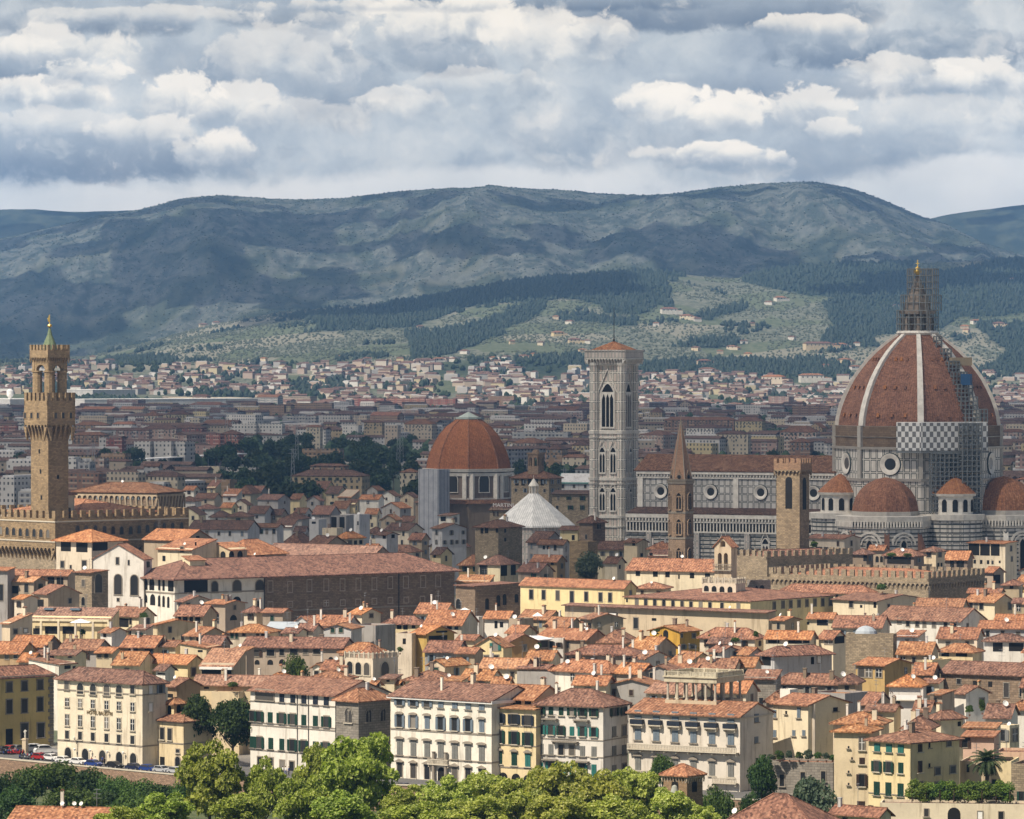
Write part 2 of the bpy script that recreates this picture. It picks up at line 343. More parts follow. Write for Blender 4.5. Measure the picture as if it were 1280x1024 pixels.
def tag(o, label=None, cat=None, group=None, kind=None):
    if label: o['label'] = label
    if cat: o['category'] = cat
    if group: o['group'] = group
    if kind: o['kind'] = kind
    return o
def thing(name, label, cat, loc=(0, 0, 0), rot=0.0, group=None):
    o = obj(name, None, None, loc, rot); return tag(o, label, cat, group)
# ------------------------------------------------------------------ land
def lerp(a, b, t): return a + (b - a) * t
def pw(tab, x):
    if x <= tab[0][0]: return tab[0][1]
    for (a, ya), (b, yb) in zip(tab, tab[1:]):
        if x <= b:
            t = (x - a) / (b - a); return lerp(ya, yb, t)
    return tab[-1][1]
FOOT = [(-80, 458), (0, 458), (110, 456), (300, 458), (420, 456), (560, 449), (640, 452), (800, 466), (960, 470), (1100, 470), (1280, 468), (1360, 468)]
MID = [(-80, 466), (60, 464), (110, 450), (150, 438), (200, 424), (260, 407), (350, 391), (440, 383), (520, 376), (580, 364), (640, 352), (700, 346), (780, 338), (840, 341), (900, 348), (930, 348), (965, 338), (1040, 332), (1130, 329), (1200, 327), (1280, 325), (1360, 326)]
TOP = [(-80, 318), (0, 300), (60, 288), (120, 274), (175, 265), (225, 252), (280, 247), (330, 249), (380, 251), (440, 248), (500, 242), (560, 237), (620, 236), (700, 238), (760, 243), (820, 246), (860, 241), (900, 236), (950, 234), (1000, 230), (1030, 232), (1070, 239), (1100, 250), (1130, 264), (1155, 277), (1190, 291), (1230, 308), (1280, 326), (1360, 345)]
def smooth(tab, x): return (pw(tab, x - 14) + 2 * pw(tab, x) + pw(tab, x + 14)) / 4
D0, D1, D2, D3, D4, D5 = 7000., 8900., 11600., 12300., 15000., 15900.
def terrain_z(px, d):
    if d <= D0: return 0.0
    zf = zpy(smooth(FOOT, px), D1); zm = max(zpy(smooth(MID, px), D2), zf + 4); zt = zpy(smooth(TOP, px), D4)
    x = (px - 640) / F * d
    n = mnoise.fractal(Vector((x / 520., d / 900., 3.1)), 1.0, 2.0, 5)
    if d < D1: t = (d - D0) / (D1 - D0); return zf * t * t
    if d < D2:
        t = (d - D1) / (D2 - D1); b = math.sin(math.pi * min(1, t)) ; s = t * t * (3 - 2 * t) * .35 + t * .65
        return lerp(zf, zm, s) + b * 26 * n * (0.3 + .7 * t) + 1.5 * n
    if d < D3:
        t = (d - D2) / (D3 - D2); return zm - 45 * t * t * min(1, zm / 140) + 4 * n
    zs = zm - 45 * min(1, zm / 140)
    if d < D4:
        t = (d - D3) / (D4 - D3)
        g = mnoise.ridged_multi_fractal(Vector((x / 480. + 1.7 + .25 * n, d / 2600., 7.7)), .9, 2.1, 5, 1.0, 2.0) - 1.1
        s = math.sin(t * math.pi / 2) ** 1.15
        g2 = mnoise.ridged_multi_fractal(Vector((x / 150. + .5 * n, d / 1100., 2.7)), .9, 2.1, 4, 1.0, 2.0) - 1.1
        return lerp(zs, zt, s) + (g2 * 20 + g * 75 + n * 20) * math.sin(math.pi * t) ** .8 * (1 - t) ** .6 + 3.5 * n
    t = (d - D4) / (D5 - D4); return zt - 130 * t + 3.5 * n
def inpoly(x, y, p):
    c = False; j = len(p) - 1
    for i in range(len(p)):
        if (p[i][1] > y) != (p[j][1] > y) and x < (p[j][0] - p[i][0]) * (y - p[i][1]) / (p[j][1] - p[i][1]) + p[i][0]: c = not c
        j = i
    return c
WOODS = [[(345, 396), (480, 380), (580, 362), (645, 350), (645, 378), (600, 384), (560, 392), (520, 410), (440, 412), (380, 416), (400, 402)],
         [(640, 352), (720, 344), (800, 336), (832, 344), (840, 378), (800, 393), (760, 393), (745, 380), (700, 372), (640, 380)],
         [(505, 415), (560, 411), (600, 402), (640, 385), (685, 374), (676, 394), (640, 410), (610, 425), (570, 443), (515, 447)],
         [(925, 352), (960, 334), (1040, 330), (1140, 327), (1140, 352), (1090, 362), (1060, 372), (990, 366)],
         [(1050, 360), (1140, 345), (1300, 320), (1300, 392), (1200, 398), (1180, 410), (1110, 420), (1060, 440), (1020, 436), (1040, 400), (1030, 380)],
         [(838, 434), (880, 421), (920, 422), (940, 431), (900, 437)], [(700, 392), (760, 396), (800, 400), (790, 408), (740, 404), (690, 400)],
         [(860, 398), (930, 380), (940, 388), (890, 402)], [(120, 456), (160, 446), (220, 448), (215, 458)], [(640, 447), (760, 441), (765, 472), (640, 474)],
         [(800, 452), (940, 446), (1060, 450), (1060, 478), (800, 476)], [(1215, 400), (1300, 405), (1300, 470), (1230, 462), (1260, 440), (1230, 420)],
         [(480, 455), (560, 450), (600, 458), (580, 470), (480, 468)]]
def cover(px, y, d, x):
    """land cover at a place: 0 grass/olive ground, 1 wood, 2 mountain heath, 3 mountain copse"""
    wob = mnoise.noise(Vector((x / 130., d / 260., 5.0))) * 9
    if d > D3 - 300:
        v = mnoise.fractal(Vector((x / 230., d / 420., 9.0)), 1., 2., 5)
        lo = (y - smooth(TOP, px)) / 120.0
        return 3 if v + .25 * lo > .36 else 2
    for p in WOODS:
        if inpoly(px + wob, y + wob * .45, p): return 1
    v = mnoise.fractal(Vector((x / 150., d / 380., 2.0)), 1., 2., 4)
    return 1 if v > .66 else 0
def landmat():
    m, t, b = newmat('hillside ground cover')
    g = geo(t); at = t.new('ShaderNodeAttribute', attribute_name='cover'); r, gg, bb = t.sep(at.outputs['Color'])
    p2 = t.vmul(g, (1, .45, .6))
    n1 = t.noise(p2, .0045, 6, .62); n2 = t.noise(p2, .02, 5, .65); n3 = t.noise(p2, .085, 4, .7)
    fld = t.sep(t.voro(t.vadd(t.vmul(g, (.0048, .0026, 0)), t.vmul(t.noise(g, .003, 2, out=1), (.8, .8, 0))), 1.0))[0]
    olive = t.mix(t.ss(n3, .36, .62), (.080, .098, .066), (.200, .205, .160))
    olive = t.mix(t.math('MULTIPLY', t.math('GREATER_THAN', fld, .68), .55), olive, (.095, .125, .062))
    olive = t.mix(t.math('MULTIPLY', t.math('LESS_THAN', fld, .16), .6), olive, (.29, .27, .21))
    wood = t.mix(t.ss(n3, .38, .62), (.020, .034, .025), (.050, .070, .046))
    heath = t.mix(t.ss(n2, .40, .60), (.050, .066, .056), (.120, .132, .118))
    sp_ = t.math('MULTIPLY_ADD', t.noise(p2, .055, 5, .75), 1.7, .15); heath = t.vmul(heath, t.comb(sp_, sp_, sp_))
    heath = t.mix(t.ss(t.noise(p2, .16, 4, .75), .60, .70), heath, (.26, .25, .22))
    copse = t.mix(t.ss(n2, .40, .62), (.032, .046, .036), (.070, .085, .062))
    c = t.mix(r, olive, wood)
    c = t.mix(gg, c, heath); c = t.mix(bb, c, copse)
    t.put(b.inputs['Base Color'], c); b.inputs['Roughness'].default_value = 1.0; b.inputs['Specular IOR Level'].default_value = .05
    return m
LAND = landmat()
def grid_mesh(name, pxs, ds, zf, mat, cov=True):
    nx, nd = len(pxs), len(ds); vs = []; cols = []; kinds = []
    for d in ds:
        for px in pxs:
            z = zf(px, d); x = (px - 640) / F * d; vs.append((x, d, z))
            if cov:
                k = cover(px, HY + (CH - z) / d * F, d, x); kinds.append(k)
    fs = [(i * nx + j, i * nx + j + 1, (i + 1) * nx + j + 1, (i + 1) * nx + j) for i in range(nd - 1) for j in range(nx - 1)]
    me = bpy.data.meshes.new(name); me.from_pydata(vs, [], fs); me.materials.append(mat)
    me.polygons.foreach_set('use_smooth', [True] * len(fs))
    if cov:
        a = me.color_attributes.new('cover', 'FLOAT_COLOR', 'POINT'); ar = np.zeros((len(vs), 4), 'f'); ar[:, 3] = 1
        k = np.array(kinds); 
        for q in (1, 2, 3): ar[k == q, q - 1] = 1
        ar = ar.reshape(nd, nx, 4)
        for _ in range(2):
            s = ar.copy(); s[1:-1, 1:-1] = (ar[1:-1, 1:-1] * 2 + ar[:-2, 1:-1] + ar[2:, 1:-1] + ar[1:-1, :-2] + ar[1:-1, 2:]) / 6; ar = s
        a.data.foreach_set('color', ar.ravel())
    return tag(obj(name, me), kind='structure')
pxs = list(np.arange(-76, 1357, 3.4))
ds = list(np.concatenate([np.linspace(6950, D1, 14), np.linspace(D1 + 60, D3, 110), np.linspace(D3 + 60, D4, 90), np.linspace(D4 + 60, D5, 12)]))
grid_mesh('hills', pxs, ds, terrain_z, LAND)
FL = [(-80, 268), (0, 266), (60, 267), (110, 267), (150, 265), (170, 264), (210, 268), (260, 272), (320, 290), (420, 320)]
FR = [(1060, 320), (1110, 296), (1150, 278), (1180, 272), (1200, 269), (1230, 266), (1260, 262), (1290, 258), (1320, 256), (1360, 258)]
def ridge(name, tab, d, p0, p1):
    pp = list(np.arange(p0, p1, 5.0))
    def zf(px, dd):
        top = zpy(smooth(tab, px), d); x = (px - 640) / F * dd
        t = (dd - (d - 1900)) / 1900
        n = mnoise.fractal(Vector((x / 700., dd / 1500., 1.3)), 1., 2., 5)
        if t <= 1: return max(0, lerp(60, top, math.sin(t * math.pi / 2)) + n * 40 * math.sin(math.pi * t) + 4 * n)
        return top - 220 * (t - 1) + 4 * n
    m, t, b = newmat('far wooded slopes ' + name)
    g = geo(t); n = t.noise(t.vmul(g, (1, .4, .6)), .012, 5, .65)
    t.put(b.inputs['Base Color'], t.mix(t.ss(n, .4, .62), (.022, .036, .026), (.065, .08, .05)))
    grid_mesh(name, pp, list(np.linspace(d - 1900, d + 700, 34)), zf, m, False)
ridge('far_hills', FL, 17600., -90, 440)
ridge('far_hills', FR, 17400., 1040, 1370)
# flat city ground and the slope below the viewpoint
m, t, b = newmat('street ground'); g = geo(t)
n = t.noise(g, .02, 4, .6); n2 = t.noise(g, .006, 5, .65)
cc = t.mix(t.ss(n, .4, .6), (.14, .13, .12), (.24, .22, .19)); cc = t.mix(t.math('MULTIPLY', t.ss(n2, .52, .6), .8), cc, (.07, .095, .045))
t.put(b.inputs['Base Color'], cc)
gy = [4.0, 60, 150, 300, 450, 600, 750, 860, 947, 1060]
gz = lambda y: max(-4.0, 76 - .0845 * y)
QUAY = [(-140, 1062), (-40, 1045), (0, 1038), (225, 997), (320, 985), (640, 966), (960, 940), (1060, 925), (1500, 880)]
mb = MB()
qp = [px2(p, d) for p, d in QUAY]
for (a, b_) in zip(qp, qp[1:]): mb.add([(*a, 0), (*b_, 0), (b_[0], 1100, 0), (a[0], 1100, 0)], [(0, 1, 2, 3)])
mb.add([(qp[0][0], 1100, 0), (qp[-1][0], 1100, 0), (900, 1300, 0), (-900, 1300, 0)], [(0, 1, 2, 3)]); mb.add([(-900, 1300, 0), (900, 1300, 0), (900, 7000, 0), (-900, 7000, 0)], [(0, 1, 2, 3)])
o = mb.build('ground', m); tag(o, kind='structure')
for nm, q in (('lawn', ((262, 548, 3560, 2440), (622, 752, 3000, 2440), (150, 290, 3300, 2900)) ), ):
    ml, t, b = newmat('dark green lawn'); t.put(b.inputs['Base Color'], t.mix(t.noise(geo(t), .05, 4, .6), (.018, .03, .014), (.05, .065, .03)))  # park ground tinted dark green
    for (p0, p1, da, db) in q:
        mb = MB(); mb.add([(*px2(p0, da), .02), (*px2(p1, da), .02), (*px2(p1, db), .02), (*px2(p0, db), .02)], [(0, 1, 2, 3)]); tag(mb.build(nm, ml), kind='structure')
m2, t, b = newmat('grassy slope'); g = geo(t)
t.put(b.inputs['Base Color'], t.mix(t.ss(t.noise(g, .15, 5, .65), .4, .6), (.035, .055, .018), (.085, .10, .04)))
mb = MB()
for a, c in zip(gy, gy[1:]): mb.add([(-260, a, gz(a) - .05), (260, a, gz(a) - .05), (260, c, gz(c) - .05), (-260, c, gz(c) - .05)], [(0, 1, 2, 3)])
tag(mb.build('hillside', m2), kind='structure')
# ------------------------------------------------------------------ cloud cover above the middle city and the mountain (throws their shade)
cm, t, b = newmat('cloud vapour')
b.inputs['Base Color'].default_value = (.9, .92, .95, 1)
tr = t.new('ShaderNodeBsdfTransparent'); tl = t.new('ShaderNodeBsdfTranslucent'); tl.inputs[0].default_value = (.95, .96, 1, 1)
m1 = t.new('ShaderNodeMixShader'); m1.inputs[0].default_value = .75; t.l.new(b.outputs[0], m1.inputs[1]); t.l.new(tl.outputs[0], m1.inputs[2])
mx = t.new('ShaderNodeMixShader'); mx.inputs[0].default_value = .52; t.l.new(m1.outputs[0], mx.inputs[1]); t.l.new(tr.outputs[0], mx.inputs[2])
t.l.new(mx.outputs[0], cm.node_tree.nodes['Material Output'].inputs[0])
def cloud(name, alt, keep, x0, x1, y0, y1, step, seed):
    """flat-based cumulus deck whose shadow falls on the ground where keep(x, y) is true"""
    ox, oy = SUN.x / SUN.z * alt, SUN.y / SUN.z * alt
    nx, ny = int((x1 - x0) / step), int((y1 - y0) / step); vid = {}; vs = []; fs = []
    on = [[keep(x0 + (i + .5) * step, y0 + (j + .5) * step) for j in range(ny)] for i in range(nx)]
    def V(i, j, top):
        if (i, j, top) not in vid:
            x = x0 + i * step; y = y0 + j * step
            edge = all(0 <= a < nx and 0 <= b_ < ny and on[a][b_] for a in (i - 1, i) for b_ in (j - 1, j))
            z = alt + (0 if not top else (step * .25 + (110 + 150 * abs(mnoise.noise(Vector((x / 400, y / 400, seed))))) * (1 if edge else 0)))
            jx = mnoise.noise(Vector((x / 90, y / 90, seed))) * step * .4; jy = mnoise.noise(Vector((x / 90, y / 90, seed + 9))) * step * .4
            vid[(i, j, top)] = len(vs); vs.append((x + ox + jx, y + oy + jy, z))
        return vid[(i, j, top)]
    for i in range(nx):
        for j in range(ny):
            if not on[i][j]: continue
            fs.append((V(i, j, 1), V(i + 1, j, 1), V(i + 1, j + 1, 1), V(i, j + 1, 1))); fs.append((V(i, j, 0), V(i, j + 1, 0), V(i + 1, j + 1, 0), V(i + 1, j, 0)))
            for (a, b_, e, f) in ((i - 1, j, (i, j), (i, j + 1)), (i + 1, j, (i + 1, j + 1), (i + 1, j)), (i, j - 1, (i + 1, j), (i, j)), (i, j + 1, (i, j + 1), (i + 1, j + 1))):
                if not (0 <= a < nx and 0 <= b_ < ny and on[a][b_]): fs.append((V(*e, 0), V(*f, 0), V(*f, 1), V(*e, 1)))
    me = bpy.data.meshes.new(name); me.from_pydata(vs, [], fs); me.materials.append(cm); fixnormals(me)
    return tag(obj(name, me), kind='structure')
def keep1(x, y):
    n = mnoise.fractal(Vector((x / 260., y / 260., 4.4)), 1, 2, 4); px = 640 + x / y * F
    near = 1590 + 60 * n + (35 if px < 500 else 0)
    far = 6750 + 380 * n
    return near < y < far and n * (.6 if y < 2600 else 1.0) < .62
def keep2(x, y):
    n = mnoise.fractal(Vector((x / 430., y / 620., 1.4)), 1, 2, 4); px = 640 + x / y * F
    if 9900 < y < 11700: return (px > 1120 or 360 < px < 860) and y > 10900 and n > -.3
    return 11700 <= y < 18500 and n > .04
cloud('cloud', 1500., keep1, -1250, 1250, 1450, 7300, 42., 2.2)
cloud('cloud', 1900., keep2, -2600, 2600, 9800, 18700, 130., 5.2)
# ------------------------------------------------------------------ haze
hb = MB(); hb.box(-2300, 2300, -150, 18600, -8, 650)
hm = bpy.data.materials.new('haze'); hm.use_nodes = True; t = NT(hm.node_tree); t.n.clear()
ho = t.new('ShaderNodeOutputMaterial'); pv = t.new('ShaderNodeVolumePrincipled')
pv.inputs['Color'].default_value = (.24, .48, .90, 1); pv.inputs['Density'].default_value = 4.9e-5; pv.inputs['Anisotropy'].default_value = .1
t.l.new(pv.outputs[0], ho.inputs['Volume'])
tag(hb.build('haze', hm, uv=False), kind='stuff')
# ------------------------------------------------------------------ woods, olive trees and scrub on the slopes
def scatter(name, mat, n, dr, want, size, squash, seed, shape='round'):
    rg = random.Random(seed); pts = []
    tries = 0
    while len(pts) < n and tries < n * 14:
        tries += 1
        px = rg.uniform(-60, 1340); d = rg.uniform(*dr); z = terrain_z(px, d); x = (px - 640) / F * d
        k = cover(px, HY + (CH - z) / d * F, d, x)
        if want(k, rg, x, d): pts.append((x, d, z, size[0] + (size[1] - size[0]) * rg.random() ** 1.6, rg.random()))
    prof = [(.55, .0), (1.0, .38), (.72, .75), (.12, 1.0)] if shape == 'round' else [(.7, .0), (.8, .3), (.45, .7), (.05, 1.0)]
    nseg = 5; tv = [(r * math.cos(6.283 * i / nseg), r * math.sin(6.283 * i / nseg), z) for r, z in prof for i in range(nseg)]
    tf = [(k * nseg + i, k * nseg + (i + 1) % nseg, (k + 1) * nseg + (i + 1) % nseg, (k + 1) * nseg + i) for k in range(len(prof) - 1) for i in range(nseg)]
    P = np.array(pts); tv = np.array(tv); nv = len(tv); N = len(P)
    s = P[:, 3][:, None]; a = P[:, 4][:, None] * 6.28
    wob = .75 + .5 * np.random.RandomState(seed).rand(N, nv)
    X = P[:, 0:1] + (tv[:, 0] * np.cos(a) - tv[:, 1] * np.sin(a)) * s * .5 * wob
    Y = P[:, 1:2] + (tv[:, 0] * np.sin(a) + tv[:, 1] * np.cos(a)) * s * .5 * wob
    Z = P[:, 2:3] - .6 + tv[:, 2] * s * squash * (.8 + .4 * P[:, 4:5])
    vs = np.stack([X, Y, Z], 2).reshape(-1, 3)
    fs = (np.array(tf)[None] + (np.arange(N) * nv)[:, None, None]).reshape(-1, 4)
    me = bpy.data.meshes.new(name); me.from_pydata(vs.tolist(), [], fs.tolist()); me.materials.append(mat); me.update()
    return tag(obj(name, me), kind='stuff')
WOODM = leafmat('dark wood foliage', (.018, .032, .023), (.046, .068, .044), None, .1)
OLIVEM = leafmat('olive foliage', (.070, .090, .055), (.135, .150, .100), None, .1)
SCRUBM = leafmat('heath scrub', (.028, .045, .026), (.075, .092, .055), None, .1)
tag(scatter('forest', WOODM, 16000, (D1, D2 + 200), lambda k, r, x, d: k == 1, (6, 13), 1.0, 11, 'cone'), 'dark woods covering the slopes of the middle hills', 'forest')
tag(scatter('olive_grove', OLIVEM, 12000, (D1, D2), lambda k, r, x, d: k == 0 and mnoise.noise(Vector((x / 200, d / 420, .3))) > -.25, (3.5, 6), .8, 12), 'grey green olive trees dotted over the pale lower slopes', 'olive grove')
tag(scatter('scrub', SCRUBM, 14000, (D3, D4 + 80), lambda k, r, x, d: k == 3 or (k == 2 and r.random() < .45), (3, 7), .55, 13), 'low dark scrub dotted over the bare mountain', 'scrub')
# ------------------------------------------------------------------ building helpers
TILES = {'P': (0, 0, 1.0), 'T1': (0, 640, 6.4), 'T2': (180, 640, 6.4), 'T3': (360, 640, 6.4), 'T4': (540, 640, 6.4), 'T5': (720, 640, 6.4), 'T6': (900, 660, 6.4), 'T7': (1080, 660, 6.4),
         'L1': (0, 740, 6.4), 'L2': (180, 740, 6.4), 'L3': (360, 740, 6.4), 'L4': (540, 740, 6.4), 'L5': (720, 740, 6.4), 'L6': (900, 760, 6.4), 'L7': (1080, 780, 6.4),
         'B1': (0, 768, 4.0), 'B2': (320, 768, 4.0), 'B3': (640, 768, 4.0), 'B4': (960, 768, 4.0), 'U1': (0, 570, 4.0), 'U2': (320, 570, 4.0), 'U3': (640, 570, 4.0), 'U4': (960, 520, 4.0),
         'V1': (0, 370, 4.0), 'V2': (320, 370, 4.0), 'V3': (640, 370, 4.0), 'V4': (960, 310, 4.0)}
def tp(t, x, y): a = TILES[t]; return (a[0] + x / a[2], a[1] + y / a[2])
class Frame:
    """a building's footprint: near corner at picture column xc, left front face to xl, right side face to xr"""
    def __init__(s, xl, xc, xr, ye, d=None, h=15.0, a=None, D=None, W=None):
        s.d = d if d else F * (CH - h) / (ye - HY); s.h = zpy(ye, s.d); s.Cx = (xc - 640) / F * s.d
        va = math.degrees(math.atan((xc - 640) / F))
        ws, wf = xr - xc, xc - xl
        if a is None:
            if ws < 4: a = 14.0
            else:
                a = 38.0
                while a < 62:
                    s.a = R(a); s.solve(xl, xr)
                    if s.D <= 1.5 * s.W or s.D < 9: break
                    a += 4
                while a > 16:
                    s.a = R(a); s.solve(xl, xr)
                    if s.D >= 5.5 or s.D > s.W: break
                    a -= 4
        s.a = R(a); s.solve(xl, xr)
        if ws < 4: s.D = 10.0
        if D: s.D = D
        if W: s.W = W
        s.place()
    def place(s):
        ca, sa = math.cos(s.a), math.sin(s.a)
        s.X = Vector((ca, -sa, 0)); s.Y = Vector((sa, ca, 0))
        s.C = Vector((s.Cx, s.d, 0)); s.O = s.C - s.X * s.W / 2 + s.Y * s.D / 2
    def solve(s, xl, xr):
        k = (xl - 640) / F; ca, sa = math.cos(s.a), math.sin(s.a)
        s.W = (s.Cx - k * s.d) / (ca + k * sa)
        k = (xr - 640) / F; s.D = (k * s.d - s.Cx) / max(.05, sa - k * ca)
    def front(s, px, py):
        k = (px - 640) / F; ca, sa = math.cos(s.a), math.sin(s.a)
        q = (k * s.d - s.Cx) / (ca + k * sa); return s.W / 2 + q, zpy(py, s.d - q * sa)
    def side(s, px, py):
        k = (px - 640) / F; ca, sa = math.cos(s.a), math.sin(s.a)
        q = (k * s.d - s.Cx) / (sa - k * ca); return -s.D / 2 + q, zpy(py, s.d + q * ca)
MC = {}
def arc(w, h, n=7, rise=None):
    """outline (x,z) of an arched opening centred on the origin"""
    r = w / 2; zz = h / 2 - (r if rise is None else rise); rr = r if rise is None else rise
    return [(-r, -h / 2), (r, -h / 2)] + [(r * math.cos(math.pi * i / n), zz + rr * math.sin(math.pi * i / n)) for i in range(n + 1)]
def winmesh(kind, w, h, tone='n', surr=None):
    """window unit facing -Y: p plain, a arched, d bare opening, m with pale mullions, c closed shutters, o open shutters, l white paint for blinds and lit panes, g gothic pair"""
    w = max(.25, round(w, 1)); h = max(.3, round(h, 1)); key = (kind, w, h, tone, surr.name if surr else '')
    if key in MC: return MC[key]
    mb = MB(); mats = [GLASS, surr or SURR, SHUT.get(tone, SHUT['n']), WHITE, DARK]
    if kind in 'pmcol':
        f = min(.22, w * .16)
        mb.box(-w / 2, w / 2, -.05, .03, -h / 2, h / 2, 3 if kind == 'l' else (2 if kind == 'c' else 0))  # lit panes are only white paint
        for b in ((-w / 2 - f, -w / 2, -h / 2, h / 2), (w / 2, w / 2 + f, -h / 2, h / 2), (-w / 2 - f, w / 2 + f, h / 2, h / 2 + f * 1.2), (-w / 2 - f * 1.3, w / 2 + f * 1.3, -h / 2 - f, -h / 2)):
            mb.box(b[0], b[1], -.12, .03, b[2], b[3], 1)
        if kind == 'm':
            mb.box(-.05, .05, -.09, -.02, -h / 2, h / 2, 3); mb.box(-w / 2, w / 2, -.085, -.02, h * .08, h * .08 + .08, 3)
        if kind == 'o':
            for s_ in (-1, 1): mb.box(*sorted((s_ * (w / 2 + .04), s_ * (w + .02))), -.22, -.14, -h / 2, h / 2, 2)
        if kind == 'c':
            mb.box(-.03, .03, -.055, .0, -h / 2, h / 2, 4)
    elif kind == 'a':
        mb.extr(arc(w, h), 'y', -.05, .03, 0)
        o = arc(w + .44, h + .44); i_ = arc(w, h); n = len(o)
        for k in range(1, n):
            k2 = (k + 1) % n
            mb.add([(o[k][0], -.14, o[k][1]), (o[k2][0], -.14, o[k2][1]), (i_[k2][0], -.14, i_[k2][1]), (i_[k][0], -.14, i_[k][1]), (i_[k2][0], .02, i_[k2][1]), (i_[k][0], .02, i_[k][1]), (o[k][0], .02, o[k][1]), (o[k2][0], .02, o[k2][1])],
                   [(0, 1, 2, 3), (3, 2, 4, 5), (1, 0, 6, 7)], 1)
        mb.box(-w / 2 - .3, w / 2 + .3, -.18, .02, -h / 2 - .25, -h / 2, 1)
    elif kind == 'd': mb.box(-w / 2, w / 2, -.04, .03, -h / 2, h / 2, 4)
    elif kind == 'A': mb.extr(arc(w, h), 'y', -.05, .03, 4)
    elif kind == 'g':
        for s_ in (-1, 1):
            p = [(-w * .21, -h / 2), (w * .21, -h / 2), (w * .21, h * .2), (0, h * .36), (-w * .21, h * .2)]
            mb.extr([(x + s_ * w * .26, z) for x, z in p], 'y', -.05, .03, 0)
        mb.extr([(-.13, -h / 2), (.13, -h / 2), (.13, h * .2), (-.13, h * .2)], 'y', -.16, .03, 1)
        o = [(w * .62 * math.cos(t), h * .08 + w * .62 * math.sin(t) * 1.25) for t in [math.pi * k / 8 for k in range(9)]]; i_ = [(x * .8, h * .08 + (z - h * .08) * .8) for x, z in o]
        for k in range(8):
            mb.add([(o[k][0], -.14, o[k][1]), (o[k + 1][0], -.14, o[k + 1][1]), (i_[k + 1][0], -.14, i_[k + 1][1]), (i_[k][0], -.14, i_[k][1]), (o[k][0], .02, o[k][1]), (o[k + 1][0], .02, o[k + 1][1])], [(0, 1, 2, 3), (1, 0, 4, 5)], 1)
        mb.box(-w * .6, w * .6, -.2, .02, -h / 2 - .25, -h / 2, 1)
    me = mb.mesh('window', mats); MC[key] = me; return me
PRUNE = []      # small parts to drop where nothing of them can be seen
def putwin(b, px, py, wpx, hpx, kind='p', tone='n', face=None, surr=None, fine=False):
    """window given by its place in the photograph, set into the wall it belongs to"""
    if fine and kind == 'o' and RND.random() < .14: kind = 'c'
    fr = b['f']; side = (px > b['xc']) if face is None else face == 's'
    fn = fr.side if side else fr.front
    l, z = fn(px, py); l0, _ = fn(px - wpx / 2, py); l1, z1 = fn(px, py - hpx / 2)
    wm = abs(l - l0) * 2; hm = abs(z1 - z) * 2
    return addwin(b, side, l, z, wm, hm, kind, tone, surr, fine)
def addwin(b, side, l, z, wm, hm, kind, tone='n', surr=None, fine=False):
    fr = b['f']
    loc, rot = ((fr.W / 2, l, z), R(90)) if side else ((l, -fr.D / 2, z), 0)
    if fine and kind in 'oc': base = 'p' if kind == 'o' else 'd'
    else: base = kind
    o = obj('window', winmesh(base, wm, hm, tone, surr), b['root'], loc, rot); PRUNE.append(o)
    if fine:
        wm = max(.25, round(wm, 1)); hm = max(.3, round(hm, 1))
        if kind in 'oc':
            key = ('sh', kind, wm, hm, tone)
            if key not in MC:
                mb = MB(); w2 = wm / 2
                mb.box(-w2 / 2 + .02, w2 / 2 - .02, -.04, .04, -hm / 2, hm / 2, 0)
                k = -hm / 2 + .1
                while k < hm / 2 - .12: mb.box(-w2 / 2 + .07, w2 / 2 - .07, -.065, -.041, k, k + .09, 0); k += .2
                MC[key] = mb.mesh('shutter', [SHUT[tone]])
            for s_ in (-1, 1):
                off = s_ * (wm / 2 + wm / 4 + .03) if kind == 'o' else s_ * wm / 4
                q = obj('shutter', MC[key], o, (off, -.20 if kind == 'o' else -.09, 0))
        key = ('sill', round(wm, 1))
        if key not in MC: MC[key] = MB().box(-wm / 2 - .3, wm / 2 + .3, -.32, -.125, -.16, 0, 0).mesh('sill', [surr or SURR])
        obj('sill', MC[key], o, (0, 0, -hm / 2 - .02))
    return o
